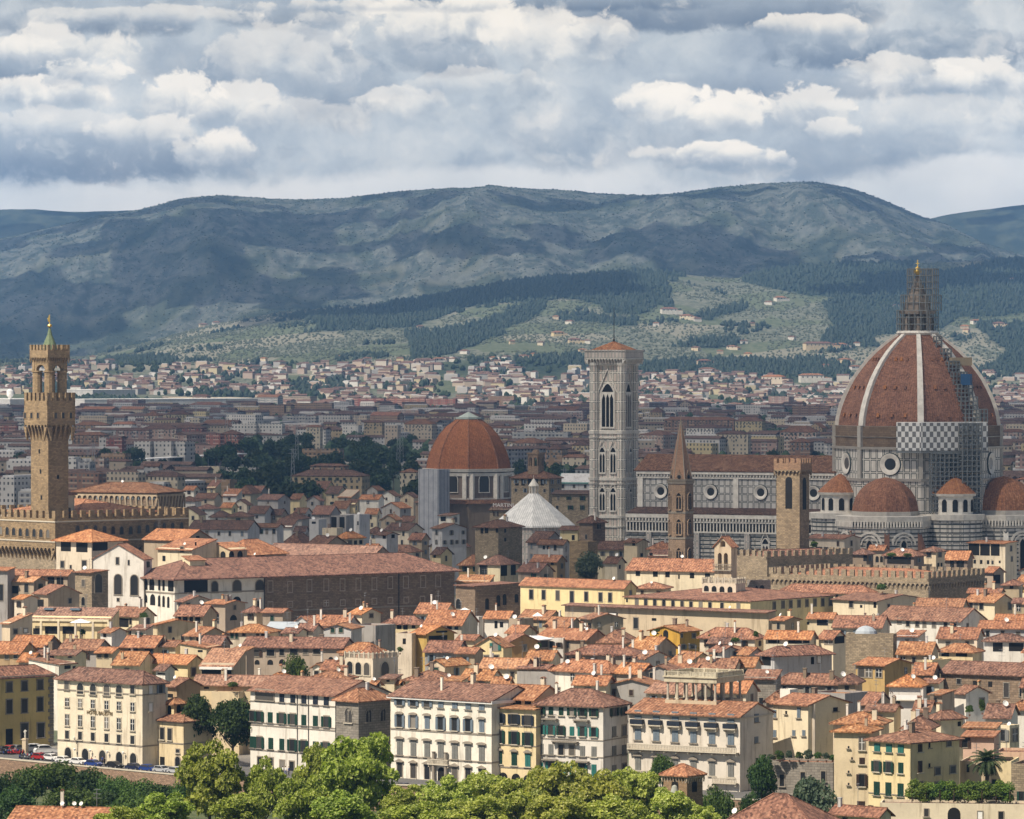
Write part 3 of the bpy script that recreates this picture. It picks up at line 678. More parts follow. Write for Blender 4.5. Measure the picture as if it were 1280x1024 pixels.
def roofmesh(W, D, rise, kind, tone, oh=.7, th=.22, name='roof', curb=True):
    """roof over a W x D block, local z = 0 at the wall head"""
    mb = MB(); x0, x1, y0, y1 = -W / 2, W / 2, -D / 2, D / 2; caps = []
    if kind == 'g':
        s = rise / (D / 2); zl = -oh * s; e = min(oh, .45)
        mb.extr([(y0 - oh, zl), (0, rise), (y1 + oh, zl), (y1 + oh, zl - th), (0, rise - th), (y0 - oh, zl - th)], 'x', x0 - e, x1 + e)
        caps = [((x0 - e, 0, rise), (x1 + e, 0, rise))]
    elif kind == 'f':
        s = rise / (W / 2); zl = -oh * s; e = min(oh, .45)
        mb.extr([(x0 - oh, zl), (0, rise), (x1 + oh, zl), (x1 + oh, zl - th), (0, rise - th), (x0 - oh, zl - th)], 'y', y0 - e, y1 + e)
        caps = [((0, y0 - e, rise), (0, y1 + e, rise))]
    elif kind == 's':
        s = rise / D
        mb.extr([(y0 - oh, -oh * s), (y1 + .2, rise), (y1 + .2, rise - th), (y0 - oh, -oh * s - th)], 'x', x0 - .35, x1 + .35)
    elif kind == 'r':                                        # single slope falling to the right
        s = rise / W
        mb.extr([(x1 + oh, -oh * s), (x0 - .2, rise), (x0 - .2, rise - th), (x1 + oh, -oh * s - th)], 'y', y0 - .35, y1 + .35)
    elif kind == 'h':
        if W >= D: a, b_ = (x0 + D / 2 * .95, 0), (x1 - D / 2 * .95, 0); s = rise / (D / 2)
        else: a, b_ = (0, y0 + W / 2 * .95), (0, y1 - W / 2 * .95); s = rise / (W / 2)
        zl = -oh * s; A, B, Cc, Dd = (x0 - oh, y0 - oh), (x1 + oh, y0 - oh), (x1 + oh, y1 + oh), (x0 - oh, y1 + oh)
        vs = [(*A, zl), (*B, zl), (*Cc, zl), (*Dd, zl), (*a, rise), (*b_, rise), (*A, zl - th), (*B, zl - th), (*Cc, zl - th), (*Dd, zl - th)]
        top = [(0, 1, 5, 4), (1, 2, 5), (2, 3, 4, 5), (3, 0, 4)] if W >= D else [(0, 1, 4), (1, 2, 5, 4), (2, 3, 5), (3, 0, 4, 5)]
        mb.add(vs, top + [(6, 7, 1, 0), (7, 8, 2, 1), (8, 9, 3, 2), (9, 6, 0, 3), (9, 8, 7, 6)])
        caps = [((*a, rise), (*b_, rise))] + ([((*A, zl), (*a, rise)), ((*Dd, zl), (*a, rise)), ((*B, zl), (*b_, rise)), ((*Cc, zl), (*b_, rise))] if W >= D else [((*A, zl), (*a, rise)), ((*B, zl), (*a, rise)), ((*Cc, zl), (*b_, rise)), ((*Dd, zl), (*b_, rise))])
    elif kind == 't':
        mb.box(x0 + .28, x1 - .28, y0 + .28, y1 - .28, -.7, -.45)
    for p, q in caps: mb.tube(p, q, .15, 4)
    return mb.mesh(name, ROOF[tone])
def wallmesh(W, D, h, rise, kind, mat):
    mb = MB(); x0, x1, y0, y1 = -W / 2, W / 2, -D / 2, D / 2
    if kind == 'g': mb.extr([(y0, 0), (y1, 0), (y1, h), (0, h + rise - .1), (y0, h)], 'x', x0, x1)
    elif kind == 'f': mb.extr([(x0, 0), (x1, 0), (x1, h), (0, h + rise - .1), (x0, h)], 'y', y0, y1)
    elif kind == 's': mb.extr([(y0, 0), (y1, 0), (y1, h + rise - .1), (y0, h)], 'x', x0, x1)
    elif kind == 'r': mb.extr([(x0, 0), (x1, 0), (x1, h), (x0, h + rise - .1)], 'y', y0, y1)
    elif kind == 't':
        mb.box(x0, x1, y0, y1, 0, h - .6)
        for b in ((x0, x1, y0, y0 + .25), (x0, x1, y1 - .25, y1), (x0, x0 + .25, y0 + .25, y1 - .25), (x1 - .25, x1, y0 + .25, y1 - .25)): mb.box(*b, h - .6, h)
    else: mb.box(x0, x1, y0, y1, 0, h)
    return mb.mesh('wall', mat)
def chimmesh(k):
    if ('ch', k) in MC: return MC[('ch', k)]
    mb = MB(); w_, hh = [(.6, 1.3), (.9, 1.7), (.5, 2.4)][k % 3]
    mb.cbox(0, 0, -1.2, w_, w_ * .8, hh + 1.2, 0)
    if k < 3:
        for s_ in (-1, 1): mb.cbox(s_ * w_ * .36, 0, hh, .14, w_ * .7, .25, 0)
        mb.extr([(-w_ * .62, hh + .25), (0, hh + .55), (w_ * .62, hh + .25), (w_ * .62, hh + .16), (0, hh + .44), (-w_ * .62, hh + .16)], 'y', -w_ * .5, w_ * .5, 1)
    else: mb.cbox(0, 0, hh, w_ * 1.25, w_, .18, 0)
    me = mb.mesh('chimney', [WALL[['tan', 'cream', 'white', 'palegrey', 'brown', 'white'][k % 6]], ROOF['n']]); MC[('ch', k)] = me; return me
def antmesh(k):
    if ('an', k) in MC: return MC[('an', k)]
    mb = MB(); hh = 2.6 + .8 * k
    mb.tube((0, 0, -.8), (0, 0, hh), .045, 4)
    for i in range(2 + k % 2):
        z = hh - .15 - .7 * i; mb.tube((-.7, .1, z), (.7, -.1, z), .03, 4)
        for q in range(6): mb.tube((-.65 + .26 * q, -.35 + .05 * q, z), (-.65 + .26 * q, .4 - .05 * q, z), .02, 3)
    me = mb.mesh('antenna', METAL); MC[('an', k)] = me; return me
def dishmesh(r=.5):
    if ('di', r) in MC: return MC[('di', r)]
    mb = MB(); mb.tube((0, 0, -.8), (0, 0, .1), .05, 4, 1)
    prof = [(.02, 0), (r * .5, .06 * r), (r * .85, .2 * r), (r, .3 * r), (r * .97, .32 * r), (r * .5, .1 * r), (.02, .05 * r)]
    st = len(mb.v); mb.lathe(prof, 14, 0, 0, 0, 0)
    ca, sa = math.cos(R(62)), math.sin(R(62))
    mb.v[st:] = [(x, y * ca - z * sa, y * sa + z * ca + r * .6) for x, y, z in mb.v[st:]]
    mb.tube((0, -.1, r * .25), (0, -r * .9, r * .75), .03, 3, 1)
    me = mb.mesh('satellite_dish', [WHITE, METAL]); MC[('di', r)] = me; return me
HOUSES = []; OCC = []
WN = dict(cream='cream', white='white', yellow='pale yellow', ochre='ochre', mustard='mustard', grey='grey', tan='tan', pink='pinkish', brown='brown', palegrey='pale grey', sand='sand coloured', stone='rough stone', darkstone='dark stone', lightstone='golden stone', greystone='grey stone')
RN = dict(g='gabled', f='front gabled', h='hipped', s='sloping', r='single slope', t='flat')
def H(t, xl, xc, xr, ye, yr, roof='g', wall='cream', tone='n', nf=0, ns=0, win=(), d=None, h=15.0, a=None, D=None, label=None, cat='house', name='house', oh=.7, chim=None, wk=None, vis=9, group='old town houses', rows=2, fine=False, rise=None, surr=None, fill=False, ant=None):
    px = lambda x: tp(t, x, 0)[0]; py = lambda y: tp(t, 0, y)[1]
    xl, xc, xr, ye, yr = px(xl), px(xc), px(xr), py(ye), py(yr)
    fr = Frame(xl, xc, xr, ye, d, h, a, D)
    cy = fr.d + fr.D / 2 * math.cos(fr.a) + (fr.W / 2 * math.sin(fr.a) if roof != 'g' else 0)
    if rise is None:
        rise = max(.5, zpy(yr, cy) - fr.h)
    if roof == 't': rise = 0
    span = {'g': fr.D, 'f': fr.W, 'h': min(fr.D, fr.W), 's': fr.D * 2, 'r': fr.W * 2, 't': 1}[roof]
    if roof in 'ghs' and xr - xc < 4 and not D:
        fr.D = min(17., max(8., 2 * rise / .38)) if roof != 's' else min(14., max(6., rise / .34)); fr.place(); span = fr.D if roof != 's' else 2 * fr.D
    rise = min(rise, .62 * span / 2)
    root = thing(name, label, cat, tuple(fr.O), -fr.a, group)
    wl = obj('wall', wallmesh(fr.W, fr.D, fr.h, rise, roof, WALL[wall]), root)
    rf = obj('roof', roofmesh(fr.W, fr.D, rise, roof, tone, oh), root, (0, 0, fr.h))
    b = dict(root=root, f=fr, xl=xl, xc=xc, xr=xr, ye=ye, yr=yr, wall=wall, tone=tone, roofk=roof, rise=rise, roof=rf, wl=wl, label=label, fill=fill)
    low = ye + vis
    if roof != 't' and not fill and xl > -50:
        rq = random.Random(int(xl * 3 + ye)); hs = any(tp(t, q[0], 0)[0] > xc for q in win)
        if not win and not nf: nf = max(1, int(fr.W / 3.6))
        if not hs and not ns and fr.D > 4.5 and xr - xc > 5 and rq.random() < .75: ns = 1 + (fr.D > 9)
    for q in win:
        wx, wy, ww, wh = q[:4]; k = q[4] if len(q) > 4 else 'p'; sc = TILES[t][2]
        kk = k[0]; tn = k[1] if len(k) > 1 else 'n'
        putwin(b, px(wx), py(wy), ww / sc, wh / sc, kk, tn, None, surr, fine); low = max(low, py(wy) + wh / sc / 2 + 2)
    rg = random.Random(int(xl * 13 + ye * 7))
    kinds = wk or rg.choice(['p', 'p', 'm', 'og', 'on', 'ob', 'cn', 'cb', 'oy'])
    for n_, side in ((nf, False), (ns, True)):
        L = fr.D if side else fr.W
        for i in range(n_):
            for r_ in range(rows):
                if rg.random() < .12: continue
                zz = fr.h - 1.75 - 3.3 * r_
                k = kinds if rg.random() < .75 else 'p'
                addwin(b, side, -L / 2 + L * (i + .5 + rg.uniform(-.08, .08)) / n_, zz, rg.choice([.8, .9, 1.0]), rg.choice([1.2, 1.5, 1.6]), k[0], k[1] if len(k) > 1 else 'n')
    nch = rg.choice([1, 1, 2, 2, 3]) if chim is None else chim
    def top(x, y):
        if roof == 'g': return rise * (1 - abs(y) / (fr.D / 2))
        if roof == 'f': return rise * (1 - abs(x) / (fr.W / 2))
        if roof == 's': return rise * (y + fr.D / 2) / fr.D
        if roof == 'r': return rise * (fr.W / 2 - x) / fr.W
        if roof == 'h': m_ = min(fr.W, fr.D) / 2; return rise * min(1, min(fr.W / 2 - abs(x), fr.D / 2 - abs(y)) / m_)
        return -.5
    b['top'] = top
    for i in range(nch):
        x = rg.uniform(-.42, .42) * fr.W; y = rg.uniform(-.35, .42) * fr.D
        PRUNE.append(obj('chimney', chimmesh(rg.randrange(6)), root, (x, y, fr.h + top(x, y)), rg.choice([0, R(90)])))
    if (ant if ant is not None else rg.random() < .42):
        x = rg.uniform(-.4, .4) * fr.W; y = rg.uniform(-.3, .3) * fr.D
        PRUNE.append(obj('antenna', antmesh(rg.randrange(3)), root, (x, y, fr.h + top(x, y)), rg.uniform(0, 3)))
    if (ant is None and rg.random() < .26):
        x = rg.uniform(-.4, .4) * fr.W; y = rg.uniform(-.4, 0) * fr.D
        PRUNE.append(obj('satellite_dish', dishmesh(rg.choice([.4, .5, .6])), root, (x, y, fr.h + top(x, y) + .5), rg.uniform(-.6, .9)))
    HOUSES.append(b); OCC.append((xl - 2, yr - 1, max(xr, xc) + 2, low))
    return b
ANCH = []
def anchor(name, px, py): ANCH.append((name, px, py))
def band(b, t, y, hpx=2.0, out=.12, mat=None, side=True, name='string_course', x=None):
    """moulding along the front (and round the side), its height read at the near corner"""
    fr = b['f']; _, yy = tp(t, 0, y); z = fr.front(x if x is not None else b['xc'] - .01, yy)[1]; hm = hpx / F * fr.d
    mb = MB(); mb.box(-fr.W / 2 - .02, fr.W / 2 + out, -fr.D / 2 - out, -fr.D / 2 + .02, z - hm / 2, z + hm / 2)
    if side: mb.box(fr.W / 2 - .02, fr.W / 2 + out, -fr.D / 2 + .02, fr.D / 2, z - hm / 2, z + hm / 2)
    return mb.build(name, mat or SURR, b['root'])
# ------------------------------------------------------------------ houses of the near city, read off the photograph one by one
# T1/L1: below the town hall
h_log = H('T1', 450, 735, 985, 225, 140, 'h', 'cream', 'o', d=1472, win=[(527, 275, 80, 80, 'd'), (655, 278, 90, 88, 'd'), (800, 270, 120, 80, 'd'), (500, 420, 28, 52, 'p'), (675, 425, 34, 72, 'p'), (567, 440, 14, 26, 'p')], oh=1.2, chim=0, vis=30, label='tall cream house under an orange hipped roof with dark loggia openings below the town hall')
h_chu = H('T1', 745, 1150, 1215, 375, 252, 'f', 'white', 'o', d=1452, win=[(945, 580, 58, 160, 'a'), (1075, 585, 58, 160, 'a'), (940, 392, 22, 55, 'p'), (1030, 405, 12, 38, 'p'), (945, 702, 18, 24, 'p')], chim=0, vis=60, cat='church', name='church', label='white gabled church with two tall arched windows left of the long dark palace', group=None, oh=.4)
H('T1', 600, 735, 865, 482, 470, 's', 'stone', 'o', d=1400, a=45, win=[(668, 570, 24, 52, 'p'), (787, 570, 56, 150, 'a'), (668, 715, 28, 68, 'a')], chim=0, vis=40, label='rough stone annexe with one tall arched window beside the white gabled church')
H('T1', 65, 540, 560, 503, 462, 'g', 'tan', 'o', d=1415, win=[(408, 552, 55, 60, 'd'), (480, 555, 55, 60, 'd')], chim=0)
H('T1', 60, 270, 365, 550, 517, 'g', 'tan', 'p', d=1400, win=[(105, 622, 85, 60, 'd'), (212, 610, 30, 70, 'p')], chim=1)
H('T1', -60, 60, 78, 465, 440, 's', 'grey', 'o', d=1400, win=[(12, 645, 28, 130, 'p')], chim=0)
H('T1', 275, 385, 635, 650, 585, 'g', 'tan', 'o', d=1385, win=[(560, 712, 28, 42, 'p'), (325, 730, 50, 60, 'd')], chim=0)
H('T1', 115, 190, 300, 690, 664, 'g', 'cream', 'o', d=1370, chim=0)
h_ter = H('T1', 255, 885, 905, 850, 765, 's', 'yellow', 'p', d=1322, win=[(415, 945, 110, 60, 'd'), (555, 945, 110, 62, 'd'), (300, 955, 70, 50, 'd')], chim=0, vis=26, label='long pale roofed terrace house with a row of cream pillars and sky lights')
H('T1', 15, 80, 258, 888, 812, 's', 'yellow', 'p', d=1285, win=[(122, 957, 30, 34, 'p'), (205, 950, 28, 28, 'l')], chim=1)
H('T1', 878, 1110, 1235, 825, 730, 'g', 'cream', 'b', d=1330, nf=2, win=[(975, 885, 110, 70, 'd')])
H('L1', 805, 893, 1010, 318, 285, 'g', 'white', 'b', win=[(838, 345, 24, 34, 'd')], chim=1)
H('L1', 970, 1235, 1245, 435, 352, 'g', 'tan', 'o', win=[(1065, 470, 36, 56, 'ok'), (1190, 466, 32, 56, 'ok')], chim=1)
H('L1', 480, 770, 776, 455, 380, 'g', 'grey', 'n', win=[(622, 520, 36, 40, 'p'), (683, 516, 32, 42, 'on')], chim=2)
H('L1', 770, 895, 900, 480, 440, 'g', 'yellow', 'o', win=[(797, 508, 28, 40, 'p'), (850, 508, 28, 40, 'p')], chim=0)
H('L1', 80, 360, 366, 430, 350, 'g', 'brown', 'r', chim=1)
H('L1', -60, 158, 166, 485, 400, 'g', 'ochre', 'r', win=[(55, 515, 28, 46, 'n'.replace('n', 'p')), (125, 510, 28, 46, 'p')], chim=0)
H('L1', 285, 600, 606, 500, 462, 'g', 'cream', 'n', win=[(385, 528, 45, 46, 'on'), (560, 512, 26, 26, 'p')], chim=2)
H('L1', 230, 470, 600, 575, 530, 'r', 'white', 'n', win=[(540, 602, 50, 30, 'd'), (592, 608, 22, 28, 'd')])
H('L1', 905, 1112, 1120, 575, 480, 'g', 'cream', 'n', chim=2)
H('L1', 150, 250, 256, 548, 487, 'g', 'tan', 'r', chim=0)
H('L1', 1050, 1165, 1172, 296, 262, 's', 'cream', 'o', chim=1)
# L2
H('L2', 250, 470, 492, 185, 107, 'g', 'tan', 'o', win=[(330, 212, 36, 62, 'd'), (378, 214, 30, 62, 'd'), (430, 214, 40, 62, 'd'), (285, 210, 26, 60, 'd')], chim=0)
H('L2', 262, 325, 545, 72, 28, 'g', 'cream', 'o', win=[(352, 110, 28, 40, 'cg'), (460, 84, 30, 34, 'p'), (290, 100, 24, 40, 'p')], chim=1)
H('L2', 490, 650, 810, 92, 66, 'g', 'tan', 'o', win=[(580, 215, 40, 78, 'd'), (725, 125, 20, 35, 'p'), (715, 205, 56, 44, 'A')], chim=3)
H('L2', 950, 1110, 1116, 160, 130, 'g', 'tan', 'o', win=[(1025, 210, 28, 45, 'cg')], chim=0)
H('L2', 800, 900, 960, 150, 85, 'h', 'cream', 'o', chim=2)
H('L2', 72, 108, 432, 258, 218, 'g', 'sand', 'r', win=[(207, 303, 24, 44, 'p'), (308, 367, 24, 46, 'p'), (235, 375, 22, 24, 'A')], a=56, chim=0)
H('L2', 330, 455, 665, 345, 282, 'g', 'tan', 'b', win=[(380, 370, 22, 40, 'p'), (430, 378, 20, 44, 'd')], chim=2)
H('L2', 455, 612, 690, 412, 338, 'g', 'tan', 'o', chim=1)
H('L2', 690, 1000, 1012, 315, 255, 'h', 'cream', 'n', win=[(705, 347, 26, 50, 'cg'), (742, 352, 20, 48, 'cg'), (800, 340, 24, 24, 'p'), (910, 345, 20, 40, 'p'), (958, 347, 42, 52, 'd')], chim=1)
H('L2', 985, 1195, 1200, 285, 240, 'g', 'tan', 'g', chim=0)
h_lng = H('L2', 790, 1587, 1600, 440, 366, 'g', 'tan', 'r', win=[(897, 491, 48, 52, 'on'), (1013, 486, 62, 50, 'p'), (1103, 483, 34, 50, 'p'), (1200, 480, 62, 50, 'p'), (1292, 477, 34, 46, 'p'), (1385, 472, 62, 50, 'p'), (905, 562, 40, 36, 'A'), (1010, 562, 44, 40, 'A'), (1105, 560, 48, 44, 'A'), (1495, 540, 40, 40, 'A')], vis=30, chim=3, label='long tan house with shuttered windows over a row of arches below the dark palace')
H('L2', 1110, 1230, 1240, 322, 285, 'g', 'cream', 'o', win=[(1190, 352, 30, 60, 'cn')], chim=0)
H('L3', 75, 200, 210, 303, 250, 'g', 'cream', 'o', win=[(145, 348, 28, 66, 'cn')], chim=1)
H('L2', 92, 250, 258, 430, 386, 'g', 'cream', 'b', chim=1)
H('L2', 290, 500, 505, 443, 398, 'r', 'yellow', 'o', win=[(450, 473, 40, 16, 'd')], chim=1)
H('L2', 690, 820, 826, 465, 438, 's', 'tan', 'n', win=[(748, 500, 38, 56, 'p')], chim=0)
h_awn = H('L2', 455, 715, 725, 585, 458, 's', 'tan', 'p', win=[(580, 640, 240, 40, 'd')], chim=0, vis=18, label='house with a steep pale tiled roof above a white awning over a dark terrace')
H('L2', 25, 350, 478, 565, 505, 'g', 'yellow', 'o', win=[(60, 608, 60, 46, 'p'), (395, 640, 34, 64, 'cn')], chim=1)
H('L2', 95, 170, 246, 615, 580, 'g', 'white', 'n', chim=0, win=[(140, 655, 60, 6, 'd')])
H('L2', 190, 262, 450, 745, 688, 'g', 'ochre', 'n', chim=0, a=52, win=[(212, 830, 40, 30, 'd')], label='plain ochre gable end house standing behind the small turret')
H('L2', 400, 1005, 1060, 735, 602, 'g', 'yellow', 'p', d=1062, chim=3, win=[(500, 768, 40, 16, 'd')])
H('L2', 970, 1120, 1126, 700, 640, 'h', 'tan', 'o', chim=1)
H('L2', 540, 760, 766, 800, 790, 't', 'yellow', 'n', h=11, d=1060, chim=0, win=[(800, 800, 10, 10, 'd')][:0])
H('L2', 440, 600, 610, 828, 780, 's', 'cream', 'n', h=10, chim=0)
H('L2', 520, 620, 625, 990, 935, 's', 'cream', 'r', h=8, chim=0)
# L3
H('L3', 60, 165, 300, 235, 182, 'f', 'palegrey', 'o', chim=0)
H('L3', 285, 505, 520, 288, 247, 'f', 'palegrey', 'n', win=[(358, 308, 30, 38, 'cg'), (424, 306, 30, 38, 'cg')], chim=1, label='pale grey front gabled house with two green shuttered windows below the dark palace')
H('L3', 190, 470, 480, 262, 188, 'g', 'palegrey', 'o', chim=2)
H('L3', 505, 700, 860, 268, 246, 't', 'grey', 'n', win=[(518, 325, 22, 34, 'd'), (570, 320, 30, 46, 'd')], chim=0)
H('L3', 488, 592, 740, 172, 130, 'g', 'cream', 'o', win=[(665, 190, 28, 30, 'p'), (510, 190, 26, 36, 'A')], chim=2)
H('L3', 770, 1060, 1100, 245, 158, 'h', 'yellow', 'o', win=[(890, 275, 36, 46, 'd'), (940, 278, 36, 46, 'd'), (1005, 275, 30, 30, 'd')], chim=1)
H('L3', 1020, 1250, 1260, 165, 90, 'g', 'cream', 'o', chim=1)
H('L4', -60, 235, 240, 258, 152, 'g', 'cream', 'r', win=[(140, 282, 40, 34, 'd'), (195, 285, 30, 34, 'd')], chim=1)
H('L3', 990, 1110, 1330, 330, 270, 'g', 'ochre', 'o', win=[(1200, 368, 150, 40, 'd'), (1230, 318, 90, 16, 'd')], chim=0, label='ochre house with a salmon roof and an open loggia under its gable')
H('L3', 862, 990, 1000, 332, 326, 't', 'cream', 'n', win=[(930, 395, 24, 46, 'd')], chim=0)
H('L3', 1095, 1345, 1352, 472, 392, 'g', 'grey', 'r', chim=1)
H('L3', 885, 945, 1105, 455, 440, 't', 'white', 'n', chim=0, d=1260)
h_lg2 = H('L3', 455, 680, 880, 535, 520, 't', 'cream', 'o', d=1097, win=[(497, 605, 46, 100, 'a'), (565, 612, 46, 100, 'a'), (632, 617, 46, 100, 'a'), (773, 613, 62, 110, 'a')], surr=TRIM, chim=0, vis=32, label='cream roof tower with three arched windows and a balustrade round its tiled top')
H('L3', 200, 265, 290, 592, 545, 'f', 'white', 'n', chim=1)
H('L3', 270, 450, 456, 612, 545, 'g', 'tan', 'r', chim=1)
H('L3', 165, 455, 460, 690, 625, 'h', 'cream', 'n', chim=2)
H('L3', 1125, 1255, 1445, 582, 530, 'f', 'yellow', 'n', win=[(1187, 620, 32, 30, 'cg')], chim=0)
H('L3', 660, 705, 745, 732, 714, 'g', 'white', 'n', h=14, win=[(722, 745, 20, 34, 'd')], chim=0)
H('L3', 850, 890, 930, 725, 708, 'g', 'white', 'n', h=14, win=[(908, 735, 18, 30, 'd')], chim=0)
H('L3', 940, 1290, 1300, 700, 625, 'h', 'cream', 'n', chim=2)
H('L3', 740, 850, 855, 690, 672, 's', 'cream', 'n', win=[(800, 712, 26, 16, 'd')], chim=0)
# L4
H('L4', 420, 610, 616, 205, 152, 'g', 'white', 'o', win=[(512, 262, 24, 58, 'd'), (556, 262, 26, 42, 'd')], chim=1)
H('L4', 615, 690, 812, 215, 195, 't', 'tan', 'n', chim=0)
H('L4', 700, 930, 1040, 208, 142, 'g', 'tan', 'n', chim=1)
H('L4', 910, 1090, 1205, 268, 182, 'g', 'tan', 'n', chim=1)
H('L4', 1185, 1280, 1530, 212, 170, 'g', 'tan', 'n', win=[(1215, 268, 38, 42, 'l'), (1262, 268, 30, 42, 'd')], chim=2)
H('L4', 303, 375, 412, 198, 190, 't', 'palegrey', 'n', win=[(355, 240, 18, 40, 'p')], chim=0)
H('L4', 600, 720, 830, 320, 268, 'g', 'cream', 'o', chim=1)
h_mus = H('L4', 545, 622, 845, 395, 335, 'g', 'mustard', 'o', chim=0, a=58, label='bright mustard side wall of a low house beside a white canopied terrace')
H('L4', 700, 800, 932, 378, 350, 'h', 'brown', 'w', win=[(750, 410, 80, 50, 'p'), (870, 415, 110, 60, 'p')], chim=0, label='low glazed roof terrace under a white canopy roof right of the mustard wall')
H('L4', 930, 1050, 1056, 368, 360, 't', 'white', 'n', win=[(955, 422, 24, 48, 'oy'), (1018, 426, 26, 40, 'on')], chim=0)
H('L4', 1050, 1240, 1395, 372, 300, 'g', 'tan', 'r', chim=2)
H('L4', 840, 1050, 1240, 360, 295, 'g', 'tan', 'r', chim=2)
H('L4', 345, 570, 640, 430, 352, 'f', 'yellow', 'n', win=[(508, 437, 42, 58, 'ot'), (437, 528, 40, 38, 'p'), (515, 525, 38, 36, 'p')], chim=0, vis=20, label='pale yellow front gabled house with one teal shuttered window high on its wall')
H('L4', 200, 338, 345, 378, 340, 'g', 'yellow', 'o', win=[(260, 402, 22, 24, 'd')], chim=0)
H('L4', 195, 340, 346, 485, 442, 'g', 'tan', 'o', chim=0)
H('L4', 385, 735, 742, 602, 530, 'g', 'cream', 'p', chim=2)
H('L4', 690, 920, 926, 608, 578, 'g', 'tan', 'o', chim=2)
H('L4', 960, 1420, 1560, 632, 525, 'h', 'white', 'o', chim=5)
H('L4', 680, 1000, 1012, 640, 630, 't', 'grey', 'n', h=14.2, chim=2)
h_bk = H('L4', 235, 465, 560, 690, 622, 'g', 'cream', 'n', win=[(290, 720, 40, 40, 'cb'), (395, 724, 40, 40, 'cb')], chim=1)
H('L4', 105, 232, 240, 706, 686, 's', 'cream', 'n', win=[(195, 735, 44, 48, 'cb')], chim=0)
H('L4', 485, 610, 640, 722, 655, 'g', 'cream', 'n', win=[(548, 755, 38, 44, 'cb')], chim=0)
# L5
H('L5', 590, 830, 990, 312, 262, 'f', 'mustard', 'n', win=[(845, 350, 15, 28, 'p'), (942, 350, 26, 32, 'p'), (855, 440, 26, 32, 'oy'), (930, 437, 30, 28, 'oy'), (718, 335, 40, 60, 'A')], chim=2, vis=24, label='mustard yellow house with a wide tiled roof and a leafy terrace in its shaded gable')
H('L5', 990, 1430, 1500, 362, 236, 'h', 'cream', 'o', chim=1)
H('L5', 420, 620, 800, 452, 362, 'g', 'tan', 'n', chim=2)
H('L5', 180, 395, 402, 390, 305, 'h', 'tan', 'n', chim=2)
H('L5', -60, 480, 486, 495, 422, 'h', 'tan', 'r', chim=3)
H('L5', 478, 560, 756, 527, 472, 'g', 'white', 'n', a=52, chim=1)
H('L5', 755, 905, 1110, 560, 482, 'g', 'yellow', 'n', a=52, win=[(775, 512, 12, 20, 'd'), (832, 530, 12, 24, 'd')], chim=1)
H('L5', 965, 1260, 1266, 605, 532, 'g', 'tan', 'n', chim=2)
H('L5', 1060, 1210, 1216, 405, 362, 'g', 'brown', 'n', chim=0)
H('L5', 1065, 1165, 1300, 470, 432, 'g', 'white', 'o', win=[(1115, 490, 30, 40, 'd'), (1270, 495, 26, 34, 'p')], a=54, chim=0)
H('L5', 780, 960, 966, 605, 570, 'g', 'brown', 'r', chim=1)
H('L5', 525, 795, 800, 640, 575, 'f', 'grey', 'n', win=[(608, 678, 34, 64, 'p')], chim=1, label='grey front gabled house with one tall dark window left of the columned roof pavilion')
H('L5', 320, 520, 640, 640, 562, 'g', 'tan', 'o', chim=2)
H('L5', 242, 640, 650, 745, 682, 'f', 'grey', 'n', chim=4, h=14.2, label='wide grey gable wall carrying slim chimneys behind the white house with green shutters')
H('L5', -20, 240, 246, 735, 668, 'g', 'cream', 'o', h=14.6, chim=3)
# L6
H('L6', 365, 720, 726, 242, 182, 'g', 'cream', 'o', win=[(430, 264, 90, 36, 'd'), (600, 262, 110, 40, 'd'), (690, 262, 50, 40, 'd')], chim=1)
H('L6', 790, 905, 1005, 237, 182, 'g', 'cream', 'r', win=[(870, 268, 56, 40, 'm'), (955, 255, 80, 60, 'd')], chim=0)
h_gry = H('L6', 312, 435, 895, 372, 300, 'h', 'palegrey', 'o', win=[(740, 422, 24, 58, 'd'), (793, 412, 28, 54, 'l'), (372, 420, 70, 80, 'd'), (338, 530, 18, 26, 'p')], a=58, chim=0, vis=30, label='long house coloured pale grey for its shaded side under a sweeping orange roof')  # cream house; the shadow on its long side is in the wall colour
H('L6', 700, 900, 906, 80, 36, 'g', 'yellow', 'o', win=[(705, 123, 20, 20, 'd'), (820, 110, 90, 60, 'd')], chim=1)
H('L6', 905, 1290, 1296, 150, 66, 'g', 'cream', 'o', chim=3)
H('L6', 440, 950, 1000, 597, 497, 'h', 'greystone', 'b', d=1095, chim=2, label='low stone hall under a brown roof right of the columned pavilion')
H('L6', 190, 445, 450, 560, 492, 's', 'greystone', 'b', chim=0)
H('L6', 945, 1085, 1090, 587, 527, 'h', 'tan', 'n', chim=0)
H('L6', 480, 560, 622, 652, 645, 't', 'white', 'w', h=15.5, chim=0)
H('L6', 735, 1000, 1190, 685, 672, 't', 'grey', 'n', h=14, chim=0)
H('L6', 0, 156, 160, 337, 302, 'h', 'yellow', 'n', win=[(118, 367, 28, 36, 'p')], chim=0)
H('L6', 70, 270, 276, 462, 392, 'g', 'cream', 'n', chim=0)
H('L6', 160, 240, 340, 360, 292, 'g', 'white', 'n', a=50, win=[(180, 378, 16, 24, 'd')], chim=0)
H('L6', -60, 115, 122, 475, 405, 'g', 'cream', 'n', chim=1)
H('L6', 370, 500, 520, 730, 662, 'h', 'tan', 'n', h=12, chim=0)
H('L6', 415, 520, 640, 95, 70, 'g', 'tan', 'o', h=14.5, chim=1)
H('L6', -40, 230, 280, 225, 100, 'h', 'cream', 'o', chim=1)
